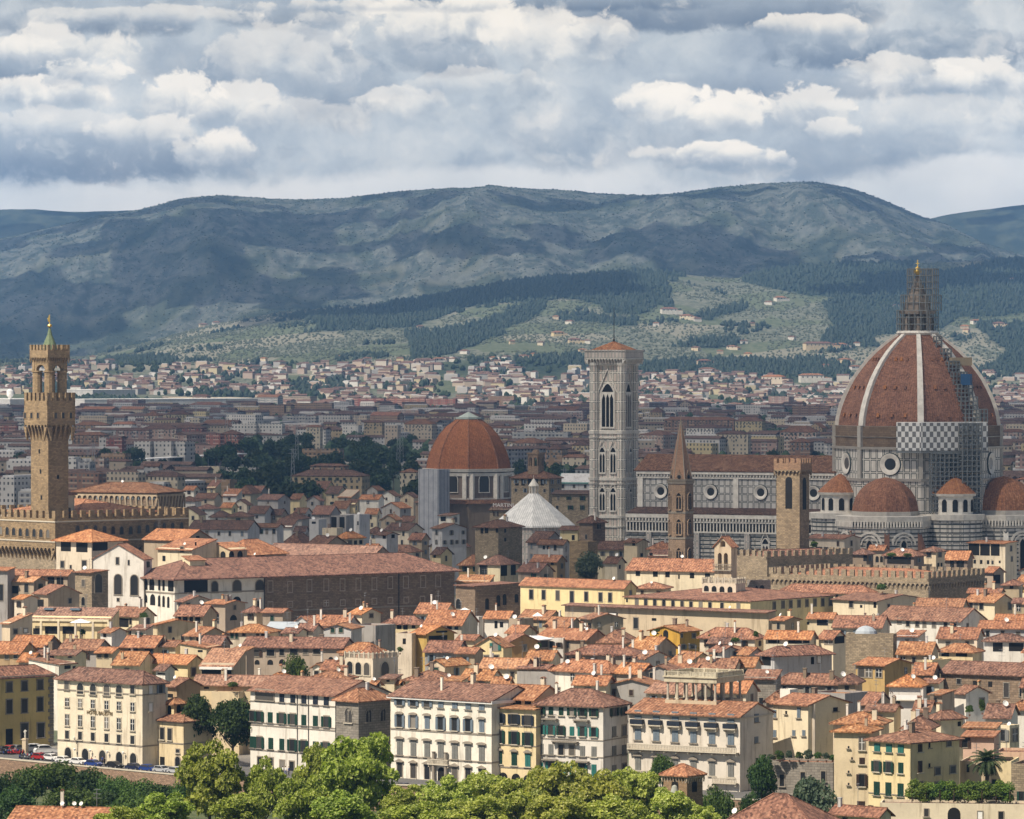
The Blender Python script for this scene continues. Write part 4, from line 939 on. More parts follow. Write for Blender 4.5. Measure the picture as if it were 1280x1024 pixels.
# L7
h_pla = H('L7', -67, 165, 380, 327, 276, 'g', 'ochre', 'o', win=[(-20, 390, 48, 66, 'p'), (40, 390, 48, 66, 'm'), (120, 392, 46, 66, 'm')], chim=0, vis=22, label='ochre gabled house with three glazed bays and pot plants below the rough stone tower')
h_bal = H('L7', 200, 450, 456, 485, 402, 'h', 'white', 'o', win=[(250, 627, 36, 78, 'og'), (345, 600, 36, 30, 'd')], chim=0, vis=24, label='white house with a railed balcony and a green shuttered door beside palm garden')
H('L7', -20, 85, 220, 630, 520, 'g', 'tan', 'r', chim=0)
H('L7', 390, 545, 550, 395, 312, 'g', 'brown', 'o', chim=1)
H('L7', 470, 545, 700, 290, 280, 't', 'yellow', 'n', chim=1)
H('L7', 598, 870, 942, 215, 156, 'h', 'yellow', 'n', win=[(650, 240, 60, 40, 'd'), (780, 240, 90, 40, 'd')], chim=1)
H('L7', 962, 1300, 1306, 132, 76, 'h', 'white', 'n', win=[(1070, 185, 80, 72, 'd'), (1218, 185, 120, 66, 'd')], chim=0, a=10, vis=26, label='big white house with two wide dark windows at right edge above the dark stone palace')
H('L7', 615, 1310, 1316, 405, 318, 'g', 'darkstone', 'b', a=32, win=[(888, 475, 34, 42, 'd'), (1010, 482, 34, 44, 'd'), (1140, 530, 40, 110, 'p'), (1268, 530, 44, 100, 'p'), (760, 460, 34, 40, 'p')], chim=0, vis=26, label='long dark stone palace with tall windows under a wide eave at right edge', surr=WALL['greystone'])
H('L7', 530, 625, 722, 560, 528, 's', 'tan', 'n', chim=0)
H('L7', 725, 815, 995, 548, 495, 'g', 'white', 'n', win=[(942, 625, 34, 58, 'p')], a=54, chim=1)
H('L7', 520, 615, 792, 745, 665, 'h', 'cream', 'n', win=[(762, 800, 24, 36, 'd')], a=54, chim=1)
H('L7', 795, 1055, 1062, 825, 792, 's', 'cream', 'n', win=[(850, 860, 28, 50, 'p')], chim=0)
H('L7', 970, 1165, 1172, 742, 642, 'g', 'white', 'n', chim=1)
H('L7', 1165, 1300, 1306, 667, 612, 'h', 'white', 'n', win=[(1195, 732, 24, 84, 'ct')], chim=0)
H('L7', 1060, 1165, 1242, 812, 800, 't', 'cream', 'n', win=[(1100, 890, 60, 90, 'oy'), (1205, 890, 40, 98, 'm')], chim=0, h=14)
H('L7', 240, 430, 490, 96, 52, 's', 'palegrey', 'o', chim=0)
H('L7', 590, 900, 906, 110, 30, 'g', 'cream', 'r', chim=1)
H('L7', 460, 600, 606, 467, 440, 's', 'cream', 'o', chim=0)
H('L7', 400, 520, 526, 690, 610, 'g', 'cream', 'n', chim=4)
H('L7', 320, 520, 526, 818, 732, 'h', 'cream', 'n', chim=3)
H('L7', 15, 240, 246, 690, 640, 'g', 'yellow', 'n', chim=3)
# T4/T5/T6/T7: around the bell towers
H('T4', 375, 545, 690, 412, 342, 'h', 'cream', 'b', d=1540, win=[(412, 465, 58, 90, 'p'), (575, 468, 50, 90, 'd'), (650, 465, 40, 80, 'd')], chim=0, vis=20, label='cream house with dark loggia bays under a brown hipped roof behind the dark palaces')
h_dk2 = H('T4', 190, 345, 705, 592, 566, 's', 'darkstone', 'r', d=1445, a=54, win=[(213, 735, 40, 80, 'a'), (440, 735, 30, 90, 'A'), (530, 710, 30, 90, 'A'), (580, 700, 30, 90, 'A'), (675, 690, 30, 70, 'A')], chim=0, vis=30, cat='palace', name='palace', label='dark stone palace with a red lean to roof right of the long dark palace', group=None)
H('T4', 195, 455, 462, 555, 502, 's', 'tan', 'n', d=1500, chim=1)
H('T4', 345, 530, 722, 118, 62, 'h', 'stone', 'd', d=1590, win=[(400, 148, 24, 50, 'd'), (436, 148, 30, 46, 'd'), (520, 146, 20, 40, 'd'), (585, 150, 16, 30, 'd'), (585, 222, 16, 30, 'd')], chim=2, vis=24, label='tall rough stone house under a dark hipped roof in front of the white pyramid roof')
H('T5', 575, 750, 756, 288, 235, 'h', 'cream', 'o', d=1600, chim=2)
H('T5', 580, 745, 752, 350, 300, 's', 'cream', 'o', d=1570, win=[(600, 345, 24, 34, 'd')], chim=0)
H('T5', 385, 490, 575, 240, 215, 'g', 'yellow', 'd', d=1625, win=[(462, 250, 24, 40, 'd'), (525, 345, 20, 30, 'd')], chim=0)
H('T5', 170, 480, 486, 295, 236, 'g', 'cream', 'd', d=1640, nf=4, chim=1)
H('T5', 230, 330, 390, 400, 345, 'g', 'cream', 'd', d=1560, win=[(350, 440, 14, 30, 'd')], chim=0)
h_ylw = H('T5', -444, 385, 482, 605, 490, 'g', 'yellow', 'o', d=1420, a=37, win=[(-357, 660, 28, 72, 'p'), (-258, 663, 26, 72, 'p'), (-146, 668, 26, 72, 'p'), (-32, 680, 30, 90, 'p'), (83, 677, 28, 72, 'p'), (197, 682, 28, 72, 'p'), (274, 684, 28, 70, 'p')], chim=0, vis=24, label='long pale yellow convent wing with seven tall windows under an orange roof', oh=.5, rise=3.4)
h_ylx = H('T5', 388, 1395, 2060, 712, 640, 'h', 'yellow', 'o', d=1375, a=37, win=[(408, 708, 14, 30, 'd')] + [(x, y, 24, 56, 'p') for x, y in ((487, 722), (559, 726), (631, 729), (704, 732), (777, 736), (850, 740), (921, 744), (998, 747), (1073, 750), (1169, 754), (1300, 760))] + [(x, y, 22, 56, 'p') for x, y in ((1585, 750), (1655, 742), (1717, 738), (1783, 734), (1846, 730), (1910, 726), (1972, 723), (2035, 720))], chim=0, vis=24, label='very long pale yellow wing with a row of small windows turning a corner', oh=.4, rise=2.6)
H('T5', -90, 1540, 1560, 800, 772, 's', 'sand', 'r', d=1340, a=37, win=[(480, 890, 36, 86, 'p'), (625, 860, 36, 20, 'd'), (290, 830, 60, 40, 'l'), (325, 835, 18, 50, 'd'), (1690, 860, 40, 30, 'A')], chim=0, vis=20, rise=.3, D=3.4, oh=1.3)
h_wht = H('T5', 405, 1115, 1122, 468, 380, 'g', 'cream', 'o', d=1470, a=24, win=[(495, 490, 36, 44, 'd'), (635, 497, 38, 44, 'd'), (732, 501, 36, 44, 'd'), (824, 518, 12, 36, 'A'), (928, 509, 36, 44, 'd'), (1052, 514, 40, 44, 'd')], chim=0, vis=24, label='long cream convent house with square dark windows left of the bell gable', D=12, surr=TRIM)
H('T5', 445, 585, 592, 410, 365, 'f', 'tan', 'n', d=1540, chim=0)
H('T5', 480, 712, 718, 605, 560, 'h', 'cream', 'o', d=1440, h=15, chim=0)
H('T6', 480, 1180, 1250, 515, 420, 'h', 'cream', 'o', d=1440, chim=0)
H('T6', 905, 1260, 1652, 582, 532, 'g', 'cream', 'n', d=1390, win=[(1050, 610, 30, 52, 'p'), (1130, 627, 18, 24, 'd'), (1240, 615, 24, 50, 'd')], a=48, chim=1, vis=20, label='cream house with a broad grey side wall above the long white house')
H('T7', 405, 775, 790, 650, 567, 'g', 'tan', 'n', chim=0)
H('T7', 125, 775, 970, 740, 642, 'g', 'white', 'n', win=[(283, 745, 26, 44, 'p'), (352, 762, 26, 50, 'p'), (427, 766, 26, 48, 'p'), (484, 768, 24, 50, 'p'), (560, 771, 26, 50, 'p'), (653, 776, 26, 50, 'p'), (727, 777, 26, 44, 'p')], chim=1, vis=22, a=34, label='long white house with seven dark upper windows below the dark crenellated wall')
H('T7', 805, 1045, 1192, 588, 528, 'g', 'cream', 'n', win=[(857, 617, 26, 50, 'p'), (896, 620, 24, 48, 'p'), (940, 627, 28, 52, 'p'), (1165, 625, 24, 54, 'p')], chim=2, vis=18)
H('T7', 835, 1130, 1222, 122, 104, 's', 'cream', 'r', d=1560, win=[(880, 172, 84, 92, 'd'), (968, 175, 76, 92, 'd'), (1050, 176, 70, 92, 'd'), (886, 270, 20, 32, 'd'), (938, 272, 20, 32, 'd'), (993, 274, 20, 32, 'd'), (1028, 276, 18, 32, 'd'), (1086, 272, 16, 20, 'd')], chim=1, vis=18, label='cream house with three big dark loggia openings over a row of small windows')
H('T7', 470, 575, 646, 180, 148, 'h', 'yellow', 'n', d=1540, win=[(520, 208, 34, 52, 'p'), (606, 206, 26, 52, 'p'), (594, 304, 16, 50, 'd'), (620, 304, 14, 50, 'd')], chim=0, vis=18)
H('T7', 165, 400, 480, 215, 166, 'h', 'brown', 'b', d=1535, win=[(280, 258, 190, 60, 'd')], chim=0)
H('T7', 650, 825, 832, 248, 185, 'g', 'brown', 'o', d=1550, win=[(705, 285, 30, 60, 'd'), (770, 285, 60, 60, 'd')], chim=0)
H('T7', 40, 155, 175, 172, 136, 'g', 'tan', 'o', d=1560, win=[(105, 250, 26, 50, 'A'), (140, 250, 22, 50, 'A')], chim=0)
H('T7', -90, 20, 75, 200, 162, 'h', 'brown', 'b', d=1530, win=[(10, 235, 30, 60, 'd')], chim=0)
H('T6', 705, 995, 1122, 82, 56, 'g', 'cream', 'o', d=1590, chim=2)
H('T7', 920, 1300, 1306, 797, 742, 'g', 'palegrey', 'r', chim=0)
H('T7', 830, 1085, 1092, 515, 482, 'g', 'tan', 'r', d=1420, chim=2)
H('T7', 965, 1040, 1118, 345, 300, 'g', 'tan', 'r', d=1475, win=[(1062, 410, 56, 70, 'd')], a=52, chim=0)
H('T7', 1110, 1240, 1250, 448, 412, 'h', 'tan', 'r', d=1440, win=[(1180, 470, 30, 34, 'd')], chim=0)
H('T7', 1190, 1300, 1306, 595, 560, 'g', 'tan', 'r', chim=1)
H('T7', 1050, 1300, 1306, 735, 690, 'g', 'cream', 'r', chim=1)
# T2/T3: behind the long palace, partly in the cloud's shade
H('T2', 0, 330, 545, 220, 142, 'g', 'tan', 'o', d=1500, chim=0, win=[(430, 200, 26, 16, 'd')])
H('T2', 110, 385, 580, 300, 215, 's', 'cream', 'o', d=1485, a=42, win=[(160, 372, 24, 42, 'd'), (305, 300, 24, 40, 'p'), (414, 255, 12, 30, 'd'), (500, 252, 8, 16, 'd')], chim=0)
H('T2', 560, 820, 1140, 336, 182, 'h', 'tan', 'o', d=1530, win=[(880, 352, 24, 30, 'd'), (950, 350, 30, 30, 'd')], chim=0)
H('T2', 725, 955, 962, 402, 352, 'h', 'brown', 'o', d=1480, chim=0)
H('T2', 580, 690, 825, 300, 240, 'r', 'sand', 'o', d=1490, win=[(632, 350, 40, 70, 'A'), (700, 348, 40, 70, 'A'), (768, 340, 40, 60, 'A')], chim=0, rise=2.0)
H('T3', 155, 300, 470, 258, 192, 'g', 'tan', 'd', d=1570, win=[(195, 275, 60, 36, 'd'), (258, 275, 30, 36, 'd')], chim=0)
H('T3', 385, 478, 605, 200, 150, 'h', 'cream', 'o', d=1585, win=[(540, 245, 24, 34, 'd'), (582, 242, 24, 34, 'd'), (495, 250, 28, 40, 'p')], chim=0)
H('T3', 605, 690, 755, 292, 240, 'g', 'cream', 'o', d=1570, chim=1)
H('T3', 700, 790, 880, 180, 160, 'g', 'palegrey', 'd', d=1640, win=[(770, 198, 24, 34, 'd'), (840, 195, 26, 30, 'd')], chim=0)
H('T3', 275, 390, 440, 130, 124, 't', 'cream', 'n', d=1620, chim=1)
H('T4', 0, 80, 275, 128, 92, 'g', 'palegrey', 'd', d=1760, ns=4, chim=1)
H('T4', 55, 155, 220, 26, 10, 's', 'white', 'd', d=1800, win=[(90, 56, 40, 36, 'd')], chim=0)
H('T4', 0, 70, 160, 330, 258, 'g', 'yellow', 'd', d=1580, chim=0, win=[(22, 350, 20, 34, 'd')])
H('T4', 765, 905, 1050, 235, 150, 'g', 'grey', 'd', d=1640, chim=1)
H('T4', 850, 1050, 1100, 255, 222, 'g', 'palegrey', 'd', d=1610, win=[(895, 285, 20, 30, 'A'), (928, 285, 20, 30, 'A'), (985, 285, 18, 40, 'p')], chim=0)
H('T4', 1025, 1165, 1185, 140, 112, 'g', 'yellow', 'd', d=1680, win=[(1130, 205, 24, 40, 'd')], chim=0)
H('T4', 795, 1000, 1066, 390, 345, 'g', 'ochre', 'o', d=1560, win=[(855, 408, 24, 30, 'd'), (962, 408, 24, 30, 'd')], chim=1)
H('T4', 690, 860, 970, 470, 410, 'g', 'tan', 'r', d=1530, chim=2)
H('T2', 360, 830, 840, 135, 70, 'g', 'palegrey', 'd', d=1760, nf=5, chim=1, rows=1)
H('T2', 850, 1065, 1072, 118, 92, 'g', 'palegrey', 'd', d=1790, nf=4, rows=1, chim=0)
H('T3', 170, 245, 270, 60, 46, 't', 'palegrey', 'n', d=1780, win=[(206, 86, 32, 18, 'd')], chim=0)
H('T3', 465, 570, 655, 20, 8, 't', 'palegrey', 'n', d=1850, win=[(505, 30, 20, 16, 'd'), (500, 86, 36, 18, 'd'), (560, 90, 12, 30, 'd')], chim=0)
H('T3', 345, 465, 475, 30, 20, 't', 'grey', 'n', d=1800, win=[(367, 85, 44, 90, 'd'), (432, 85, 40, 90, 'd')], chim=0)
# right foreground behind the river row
H('L6', 905, 1290, 1296, 918, 830, 'h', 'yellow', 'n', h=14.5, chim=3)
# ------------------------------------------------------------------ landmarks
PVSTONE = WALL['lightstone']; DSTONE = WALL['darkstone']; BROWNSTONE = stonemat('brown rubble of the drum', (.175, .125, .085), 1.6, .7, .4)
MARB = marblemat('marble panels large', 2.3, 4.2, (.62, .585, .53), (.045, .058, .052), .14, .40)
MARBS = marblemat('marble panels small', 1.25, 2.3, (.64, .60, .54), (.062, .070, .066), .10, .24, 0, .35)
MARBB = marblemat('marble banded', 2.6, 3.0, (.58, .55, .50), (.055, .062, .060), .10, .28, 1.35)
MWHITE = plain('white marble trim', (.66, .625, .56), .7, .22, .6); MGREY = plain('grey marble trim', (.40, .375, .335), .8, .2, .6)
DOMET = roofmat('dome tiles', (1.26, 1.06, .80), 1.0, .55, .5, .4); DOMET2 = roofmat('small dome tiles', (1.0, .86, .80), 1.0, .6)
GOLD = plain('gilt copper', (.75, .52, .14), .35, .08, 2, .9); COPPER = plain('green copper', (.13, .17, .095), .7, .3, 1.5)
SCAF = plain('scaffold steel', (.16, .17, .17), .6); PLANK = plain('scaffold planks', (.33, .26, .17), .9)
def lattice(mb, x0, x1, y0, y1, z0, z1, s=2.0, r=.07, m=0):
    X = np.linspace(x0, x1, max(2, int(round((x1 - x0) / s)) + 1)); Y = np.linspace(y0, y1, max(2, int(round((y1 - y0) / s)) + 1)); Zs = np.linspace(z0, z1, max(2, int(round((z1 - z0) / s)) + 1))
    for x in X:
        for y in Y: mb.box(x - r, x + r, y - r, y + r, z0, z1, m)
    for z in Zs[1:]:
        for x in X: mb.box(x - r * .8, x + r * .8, y0, y1, z - r, z + r, m)
        for y in Y: mb.box(x0, x1, y - r * .8, y + r * .8, z - r, z + r, m)
def holes_plate(mb, x0, x1, z0, z1, holes, y0, y1, m=0, n=8):
    """upright plate with openings; hole = (cx, half width, sill, spring, rise)"""
    xs = {x0, x1}
    for cx, hw, zb, zs, rs in holes:
        for i in range(n + 1): xs.add(cx - hw * math.cos(math.pi * i / n))
    xs = sorted(x for x in xs if x0 <= x <= x1)
    for a, b in zip(xs, xs[1:]):
        if b - a < 1e-4: continue
        c = (a + b) / 2; hit = None
        for q in holes:
            if abs(c - q[0]) < q[1]: hit = q
        if not hit: mb.box(a, b, y0, y1, z0, z1, m); continue
        cx, hw, zb, zs, rs = hit; f = lambda x: zs + rs * math.sqrt(max(0, 1 - ((x - cx) / hw) ** 2))
        if zb > z0 + .01: mb.box(a, b, y0, y1, z0, zb, m)
        mb.add([(a, y0, f(a)), (b, y0, f(b)), (b, y1, f(b)), (a, y1, f(a)), (a, y0, z1), (b, y0, z1), (b, y1, z1), (a, y1, z1)], [(0, 3, 2, 1), (4, 5, 6, 7), (0, 1, 5, 4), (1, 2, 6, 5), (2, 3, 7, 6), (3, 0, 4, 7)], m)
def around(mb, fn, W, D, sides='frlb'):
    """run fn(mb, L) for each side of a W x D block, in a frame whose x runs along the side and whose outer face is y = 0"""
    for s_, L, ang, off in (('f', W, 0, (0, -D / 2)), ('r', D, 90, (W / 2, 0)), ('b', W, 180, (0, D / 2)), ('l', D, 270, (-W / 2, 0))):
        if s_ not in sides: continue
        st = len(mb.v); fn(mb, L); mb.rot(R(ang), 0, 0, st)
        mb.v[st:] = [(x + off[0], y + off[1], z) for x, y, z in mb.v[st:]]
def merlons(mb, W, D, z0, h, w_=1.6, gap=1.4, th=.7, base=.9):
    def f(mb, L):
        mb.box(-L / 2, L / 2, 0, th, z0, z0 + base)
        n = max(2, int(round((L + gap) / (w_ + gap)))); st = (L - w_) / (n - 1)
        for i in range(n): mb.box(-L / 2 + i * st, -L / 2 + i * st + w_, .002, th, z0 + base, z0 + h)
    around(mb, f, W, D)
def corbels(mb, W, D, z0, z1, out, pitch=1.5, m=0, sides='frlb'):
    """row of little arches on brackets carrying an overhang; outer face at the W x D block, brackets reach back by out"""
    def f(mb, L):
        n = int(L / pitch); p = L / n; r = p * .36
        holes_plate(mb, -L / 2, L / 2, z1 - r * 1.7, z1, [(-L / 2 + (i + .5) * p, r, z1 - r * 1.7, z1 - r * 1.6, r) for i in range(n)], 0, .35, m, 4)
        for i in range(n + 1):
            x = -L / 2 + i * p; w_ = p * .14
            mb.add([(x - w_, 0, z1 - r * 1.7), (x + w_, 0, z1 - r * 1.7), (x + w_, out, z1 - r * 1.7), (x - w_, out, z1 - r * 1.7), (x - w_, out, z0), (x + w_, out, z0)], [(0, 1, 5, 4), (0, 4, 3), (1, 2, 5), (0, 3, 2, 1), (3, 4, 5, 2)], m)
    around(mb, f, W, D, sides)
def gothmesh(w, h, n, mat=None, gable=0.0):
    key = ('goth', round(w, 1), round(h, 1), n, mat.name if mat else '', gable)
    if key in MC: return MC[key]
    mb = MB(); mats = [DARK, mat or MWHITE]; rs = w * .62
    o = [(-w / 2, -h / 2), (w / 2, -h / 2)] + [(w / 2 - w * t / 2 if t < 1 else 0, h / 2 - rs + rs * math.sin(t * math.pi / 2)) for t in (0, .25, .5, .75, 1)] + [(-w / 2 + w * t / 2, h / 2 - rs + rs * math.sin(t * math.pi / 2)) for t in (.75, .5, .25, 0)]
    mb.extr(o, 'y', -.06, .05, 0)
    f = .28 + w * .05; O = [(x * (1 + 2 * f / w), z * (1 + 1.6 * f / h)) for x, z in o]
    N = len(o)
    for k in range(N):
        k2 = (k + 1) % N
        mb.add([(O[k][0], -.35, O[k][1]), (O[k2][0], -.35, O[k2][1]), (o[k2][0], -.35, o[k2][1]), (o[k][0], -.35, o[k][1]), (O[k][0], .03, O[k][1]), (O[k2][0], .03, O[k2][1]), (o[k][0], -.05, o[k][1]), (o[k2][0], -.05, o[k2][1])], [(0, 1, 2, 3), (1, 0, 4, 5), (3, 2, 7, 6)], 1)
    for i in range(1, n):
        x = -w / 2 + w * i / n; mb.box(x - .13, x + .13, -.3, .02, -h / 2, h * .22, 1)
    if n > 1:
        for i in range(n):
            x = -w / 2 + w * (i + .5) / n; r = w / n / 2
            for q in (-1, 1): mb.add([(x + q * r, -.25, h * .13), (x + q * r, -.25, h * .27), (x, -.25, h * .27)], [(0, 1, 2)], 1)
        mb.box(-w / 2, w / 2, -.24, -.07, h * .26, h * .31, 1)
    mb.box(-w * .62, w * .62, -.5, .02, -h / 2 - .5, -h / 2, 1)
    if gable:
        g = w * .85
        for q in (-1, 1): mb.add([(q * g, -.45, h / 2 - rs), (q * (g - .35), -.45, h / 2 - rs), (0, -.45, h / 2 + gable - .5), (0, -.45, h / 2 + gable), (q * g, .02, h / 2 - rs), (0, .02, h / 2 + gable)], [(0, 1, 2, 3), (0, 3, 5, 4)], 1)
    me = mb.mesh('window', mats); MC[key] = me; return me
# ---- town hall with its tower
f = Frame(-75, 69, 236, 652.5, d=1500, a=48)
pv = thing('town_hall', 'huge fortress like golden stone palace with square battlements and an overhanging arcaded gallery', 'palace', tuple(f.O), -f.a)
zc = lambda y: zpy(y, f.d)
mb = MB(); o_ = 1.7; mb.box(-f.W / 2 + o_, f.W / 2 - o_, -f.D / 2 + o_, f.D / 2 - o_, 0, zc(683)); mb.build('wall', WALL['stone'], pv)
mb = MB(); mb.box(-f.W / 2, f.W / 2, -f.D / 2, f.D / 2, zc(684), zc(652.5)); gal = mb.build('gallery', PVSTONE, pv)
mb = MB(); corbels(mb, f.W, f.D, zc(701), zc(683.6), o_, 1.9); mb.build('corbel_arches', PVSTONE, gal)
mb = MB(); merlons(mb, f.W, f.D, zc(652.5), zc(639) - zc(652.5), 1.7, 1.5, .8); mb.build('battlements', PVSTONE, pv)
mb = MB()
for z in (zc(652.5), zc(677.5)): mb.box(-f.W / 2 - .2, f.W / 2 + .2, -f.D / 2 - .2, -f.D / 2 + .3, z - .2, z + .2); mb.box(f.W / 2 - .3, f.W / 2 + .2, -f.D / 2 + .3, f.D / 2, z - .2, z + .2)
mb.build('string_course', TRIM, pv)
bpv = dict(root=pv, f=f, xc=69)
for x, y in [(6, 148), (60, 152), (112, 157), (165, 162), (220, 163), (275, 167), (330, 170), (385, 173)]: putwin(bpv, *tp('T1', x, y), 4.2, 10, 'a', face='f', surr=PVSTONE)
for x, y in [(620, 140), (688, 140), (762, 140), (835, 145), (903, 147), (972, 148), (1044, 147), (1112, 140), (1178, 135), (1245, 120)]: putwin(bpv, *tp('T1', x, y), 4.6, 10, 'a', face='s', surr=DSTONE)  # side frames take the darker stone, shade put into their colour
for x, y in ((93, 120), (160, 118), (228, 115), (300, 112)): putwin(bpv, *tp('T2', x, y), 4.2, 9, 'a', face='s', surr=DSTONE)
mb = MB(); mb.box(-f.W / 2 + 2, f.W / 2 - 2, -f.D / 2 + 2, f.D / 2 - 2, zc(652.5), zc(651)); mb.build('wall_walk', WALL['tan'], pv)
obj('roof', roofmesh(f.W * .6, f.D * .62, 3.6, 'h', 'o', .5), pv, (f.W * .12, f.D * .02, zc(643)))
mb = MB(); mb.box(f.W * .12 - f.W * .28, f.W * .12 + f.W * .28, f.D * .02 - f.D * .29, f.D * .02 + f.D * .29, zc(652), zc(642.5)); mb.build('attic_wall', WALL['tan'], pv)
# tower standing on it (part of the same building)
g = Frame(38.7, 60.3, 85.5, 551, d=1504, a=48); W2, D2_ = g.W, g.D
tw = obj('tower', None, pv); tw.parent = pv; loc = f.O; lo = Vector((g.O - f.O)); ca, sa = math.cos(f.a), math.sin(f.a)
lx, ly = lo.x * ca - lo.y * sa, lo.x * sa + lo.y * ca
bpy.data.objects.remove(tw)
def zt(y): return zpy(y, g.d)
def tpart(name, mb, mats, **k): return mb.build(name, mats, pv, (lx, ly, 0), 0, **k)
mb = MB(); mb.box(-W2 / 2, W2 / 2, -D2_ / 2, D2_ / 2, zc(652), zt(551)); tshaft = tpart('tower_shaft', mb, PVSTONE)
e = 1.45; WA, DA = W2 + 2 * e, D2_ + 2 * e
mb = MB(); mb.box(-WA / 2, WA / 2, -DA / 2, DA / 2, zt(530), zt(507)); mb.box(-W2 / 2 - .01, W2 / 2 + .01, -D2_ / 2 - .01, D2_ / 2 + .01, zt(551), zt(530)); tgal = tpart('tower_gallery', mb, PVSTONE)
mb = MB(); corbels(mb, WA, DA, zt(551), zt(529.6), e, 1.55); corb = mb.build('corbels', PVSTONE, tgal)
mb = MB(); merlons(mb, WA, DA, zt(507), zt(491) - zt(507), 1.15, .95, .55, 1.4); tpart('battlements', mb, PVSTONE)
bt = dict(root=pv, f=g, xc=60.3)
class _F: pass
def twin(px, py, w_, h_, side, kind='d', ex=0.0):
    l, z = (g.side if side else g.front)(px, py); wm, hm = w_ / F * g.d / math.cos(R(48) if not side else R(42)), h_ / F * g.d
    p = (lx + (W2 / 2 + ex if side else l), ly + (l if side else -D2_ / 2 - ex), z)
    return obj('window', winmesh(kind, wm, hm, 'n', PVSTONE), pv, p, R(90) if side else 0)
for x in (146, 178, 210): twin(x / 4, 370 + 598 / 4, 3, 7, False, 'p', e)
for x in (265, 303, 341): twin(x / 4 - .5, 370 + 598 / 4, 3, 7, True, 'p', e)
for x, y in ((197, 777), (203, 878), (207, 1008)): twin(x / 4, 370 + y / 4, 2.2, 5.5, False, 'd')
twin(290 / 4, 370 + 905 / 4, 2.4, 5, True, 'd')
mb = MB(); hw, hd = W2 / 2 * .96, D2_ / 2 * .96; zb0, zb1 = zt(491), zt(454)
for sx in (-1, 1):
    for sy in (-1, 1): mb.lathe([(1.5, zt(503)), (1.5, zb0 + 6.0), (1.75, zb0 + 6.2), (1.75, zb0 + 6.6)], 10, sx * (hw - 1.2), sy * (hd - 1.2))
bell = tpart('belfry_columns', mb, PVSTONE, smooth=False)
mb = MB()
def bf(mb, L): holes_plate(mb, -L / 2, L / 2, zb0 + 6.4, zt(448), [(0, L * .27, zb0 + 6.39, zb0 + 6.4, L * .24)], .2, 1.3, 0, 10)
around(mb, bf, hw * 2, hd * 2); mb.box(-hw + .3, hw - .3, -hd + .3, hd - .3, zt(449), zt(446)); tpart('belfry_arches', mb, PVSTONE)
mb = MB(); mb.lathe([(.9, zb0 + 3.2), (.8, zb0 + 4), (.5, zb0 + 4.8), (.15, zb0 + 5)], 10); mb.box(-hw + 1, hw - 1, -.12, .12, zb0 + 5, zb0 + 5.25); tpart('bell', mb, IRON)
WB, DB = hw * 2 + .9, hd * 2 + .9
mb = MB(); corbels(mb, WB, DB, zt(454), zt(446), .5, .8); mb.box(-WB / 2, WB / 2, -DB / 2, DB / 2, zt(446), zt(438)); merlons(mb, WB, DB, zt(438.2), zt(431) - zt(438.2), .9, .75, .45, .1); tpart('crown_battlements', mb, PVSTONE)
mb = MB(); mb.lathe([(2.5, zt(437)), (2.0, zt(431)), (.8, zt(419)), (.25, zt(409))], 8); tpart('spire', mb, COPPER)
mb = MB(); mb.tube((0, 0, zt(410)), (0, 0, zt(393)), .09, 6); mb.lathe([(.05, zt(409.5)), (.6, zt(408.5)), (.75, zt(407)), (.6, zt(405.5)), (.05, zt(404.5))], 10)
mb.lathe([(.1, zt(403)), (.35, zt(401)), (.25, zt(397)), (.08, zt(394))], 6, -.35); mb.box(-1.1, -.1, -.06, .06, zt(399), zt(397.5)); tpart('gilt_finial', mb, GOLD)
OCC.append((-10, 390, 94, 652)); OCC.append((-10, 640, 236, 700)); anchor('battlemented town hall', 60, 660)
H('P', 64.5, 74, 93, 617.5, 614.5, 'h', 'cream', 'o', d=1512, a=45, chim=0, win=[(69.5, 631, 3, 8, 'p')], label='little cream roof house perched behind the battlements at the foot of the tower', cat='roof house', group=None)
rb = H('P', 92, 196, 229, 615, 603, 'h', 'darkstone', 'd', d=1565, a=25, chim=0, cat='palace', group=None, label='long brown roofed rear block with an arcaded cornice behind the town hall battlements')
mb = MB(); corbels(mb, rb['f'].W + 1.0, rb['f'].D + 1.0, rb['f'].h - 5.2, rb['f'].h - .9, .5, 1.9); mb.build('corbel_arches', WALL['tan'], rb['root'])
# ---- long dark palace
f = Frame(167, 218.3, 568, 721.5, d=1440, a=54)
pal = thing('palace', 'very long palace with dark stone side and white arched end under one orange roof', 'palace', tuple(f.O), -f.a)
ls, _ = f.side(330, 730)
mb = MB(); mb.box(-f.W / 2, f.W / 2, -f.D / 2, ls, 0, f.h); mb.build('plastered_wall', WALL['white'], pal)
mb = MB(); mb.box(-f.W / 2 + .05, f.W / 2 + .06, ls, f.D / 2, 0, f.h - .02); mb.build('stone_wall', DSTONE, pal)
mb = MB(); mb.box(f.W / 2 + .061, f.W / 2 + .2, ls, f.D / 2, f.h - 10.9, f.h - 10.5); mb.box(-f.W / 2, f.W / 2 + .15, -f.D / 2 - .15, -f.D / 2, f.h - 4.9, f.h - 4.5); mb.box(f.W / 2 + .002, f.W / 2 + .15, -f.D / 2, ls, f.h - 4.9, f.h - 4.5); mb.build('string_course', SURR, pal)
obj('roof', roofmesh(f.W + 1, f.D, 4.6, 'h', 'o', 1.5, .35), pal, (0, 0, f.h))
PSUR = plain('palace window frames', (.37, .31, .25))
bp = dict(root=pal, f=f, xc=218.3)
for x, y, w_, h_ in ((1160, 575, 42, 95), (1215, 578, 40, 95)): putwin(bp, *tp('T1', x, y), w_ / 6.4, h_ / 6.4, 'A', face='f')
for x, y, w_, h_ in ((1160, 690, 40, 70), (1222, 702, 40, 90)): putwin(bp, *tp('T1', x, y), w_ / 6.4, h_ / 6.4, 'A', face='f')
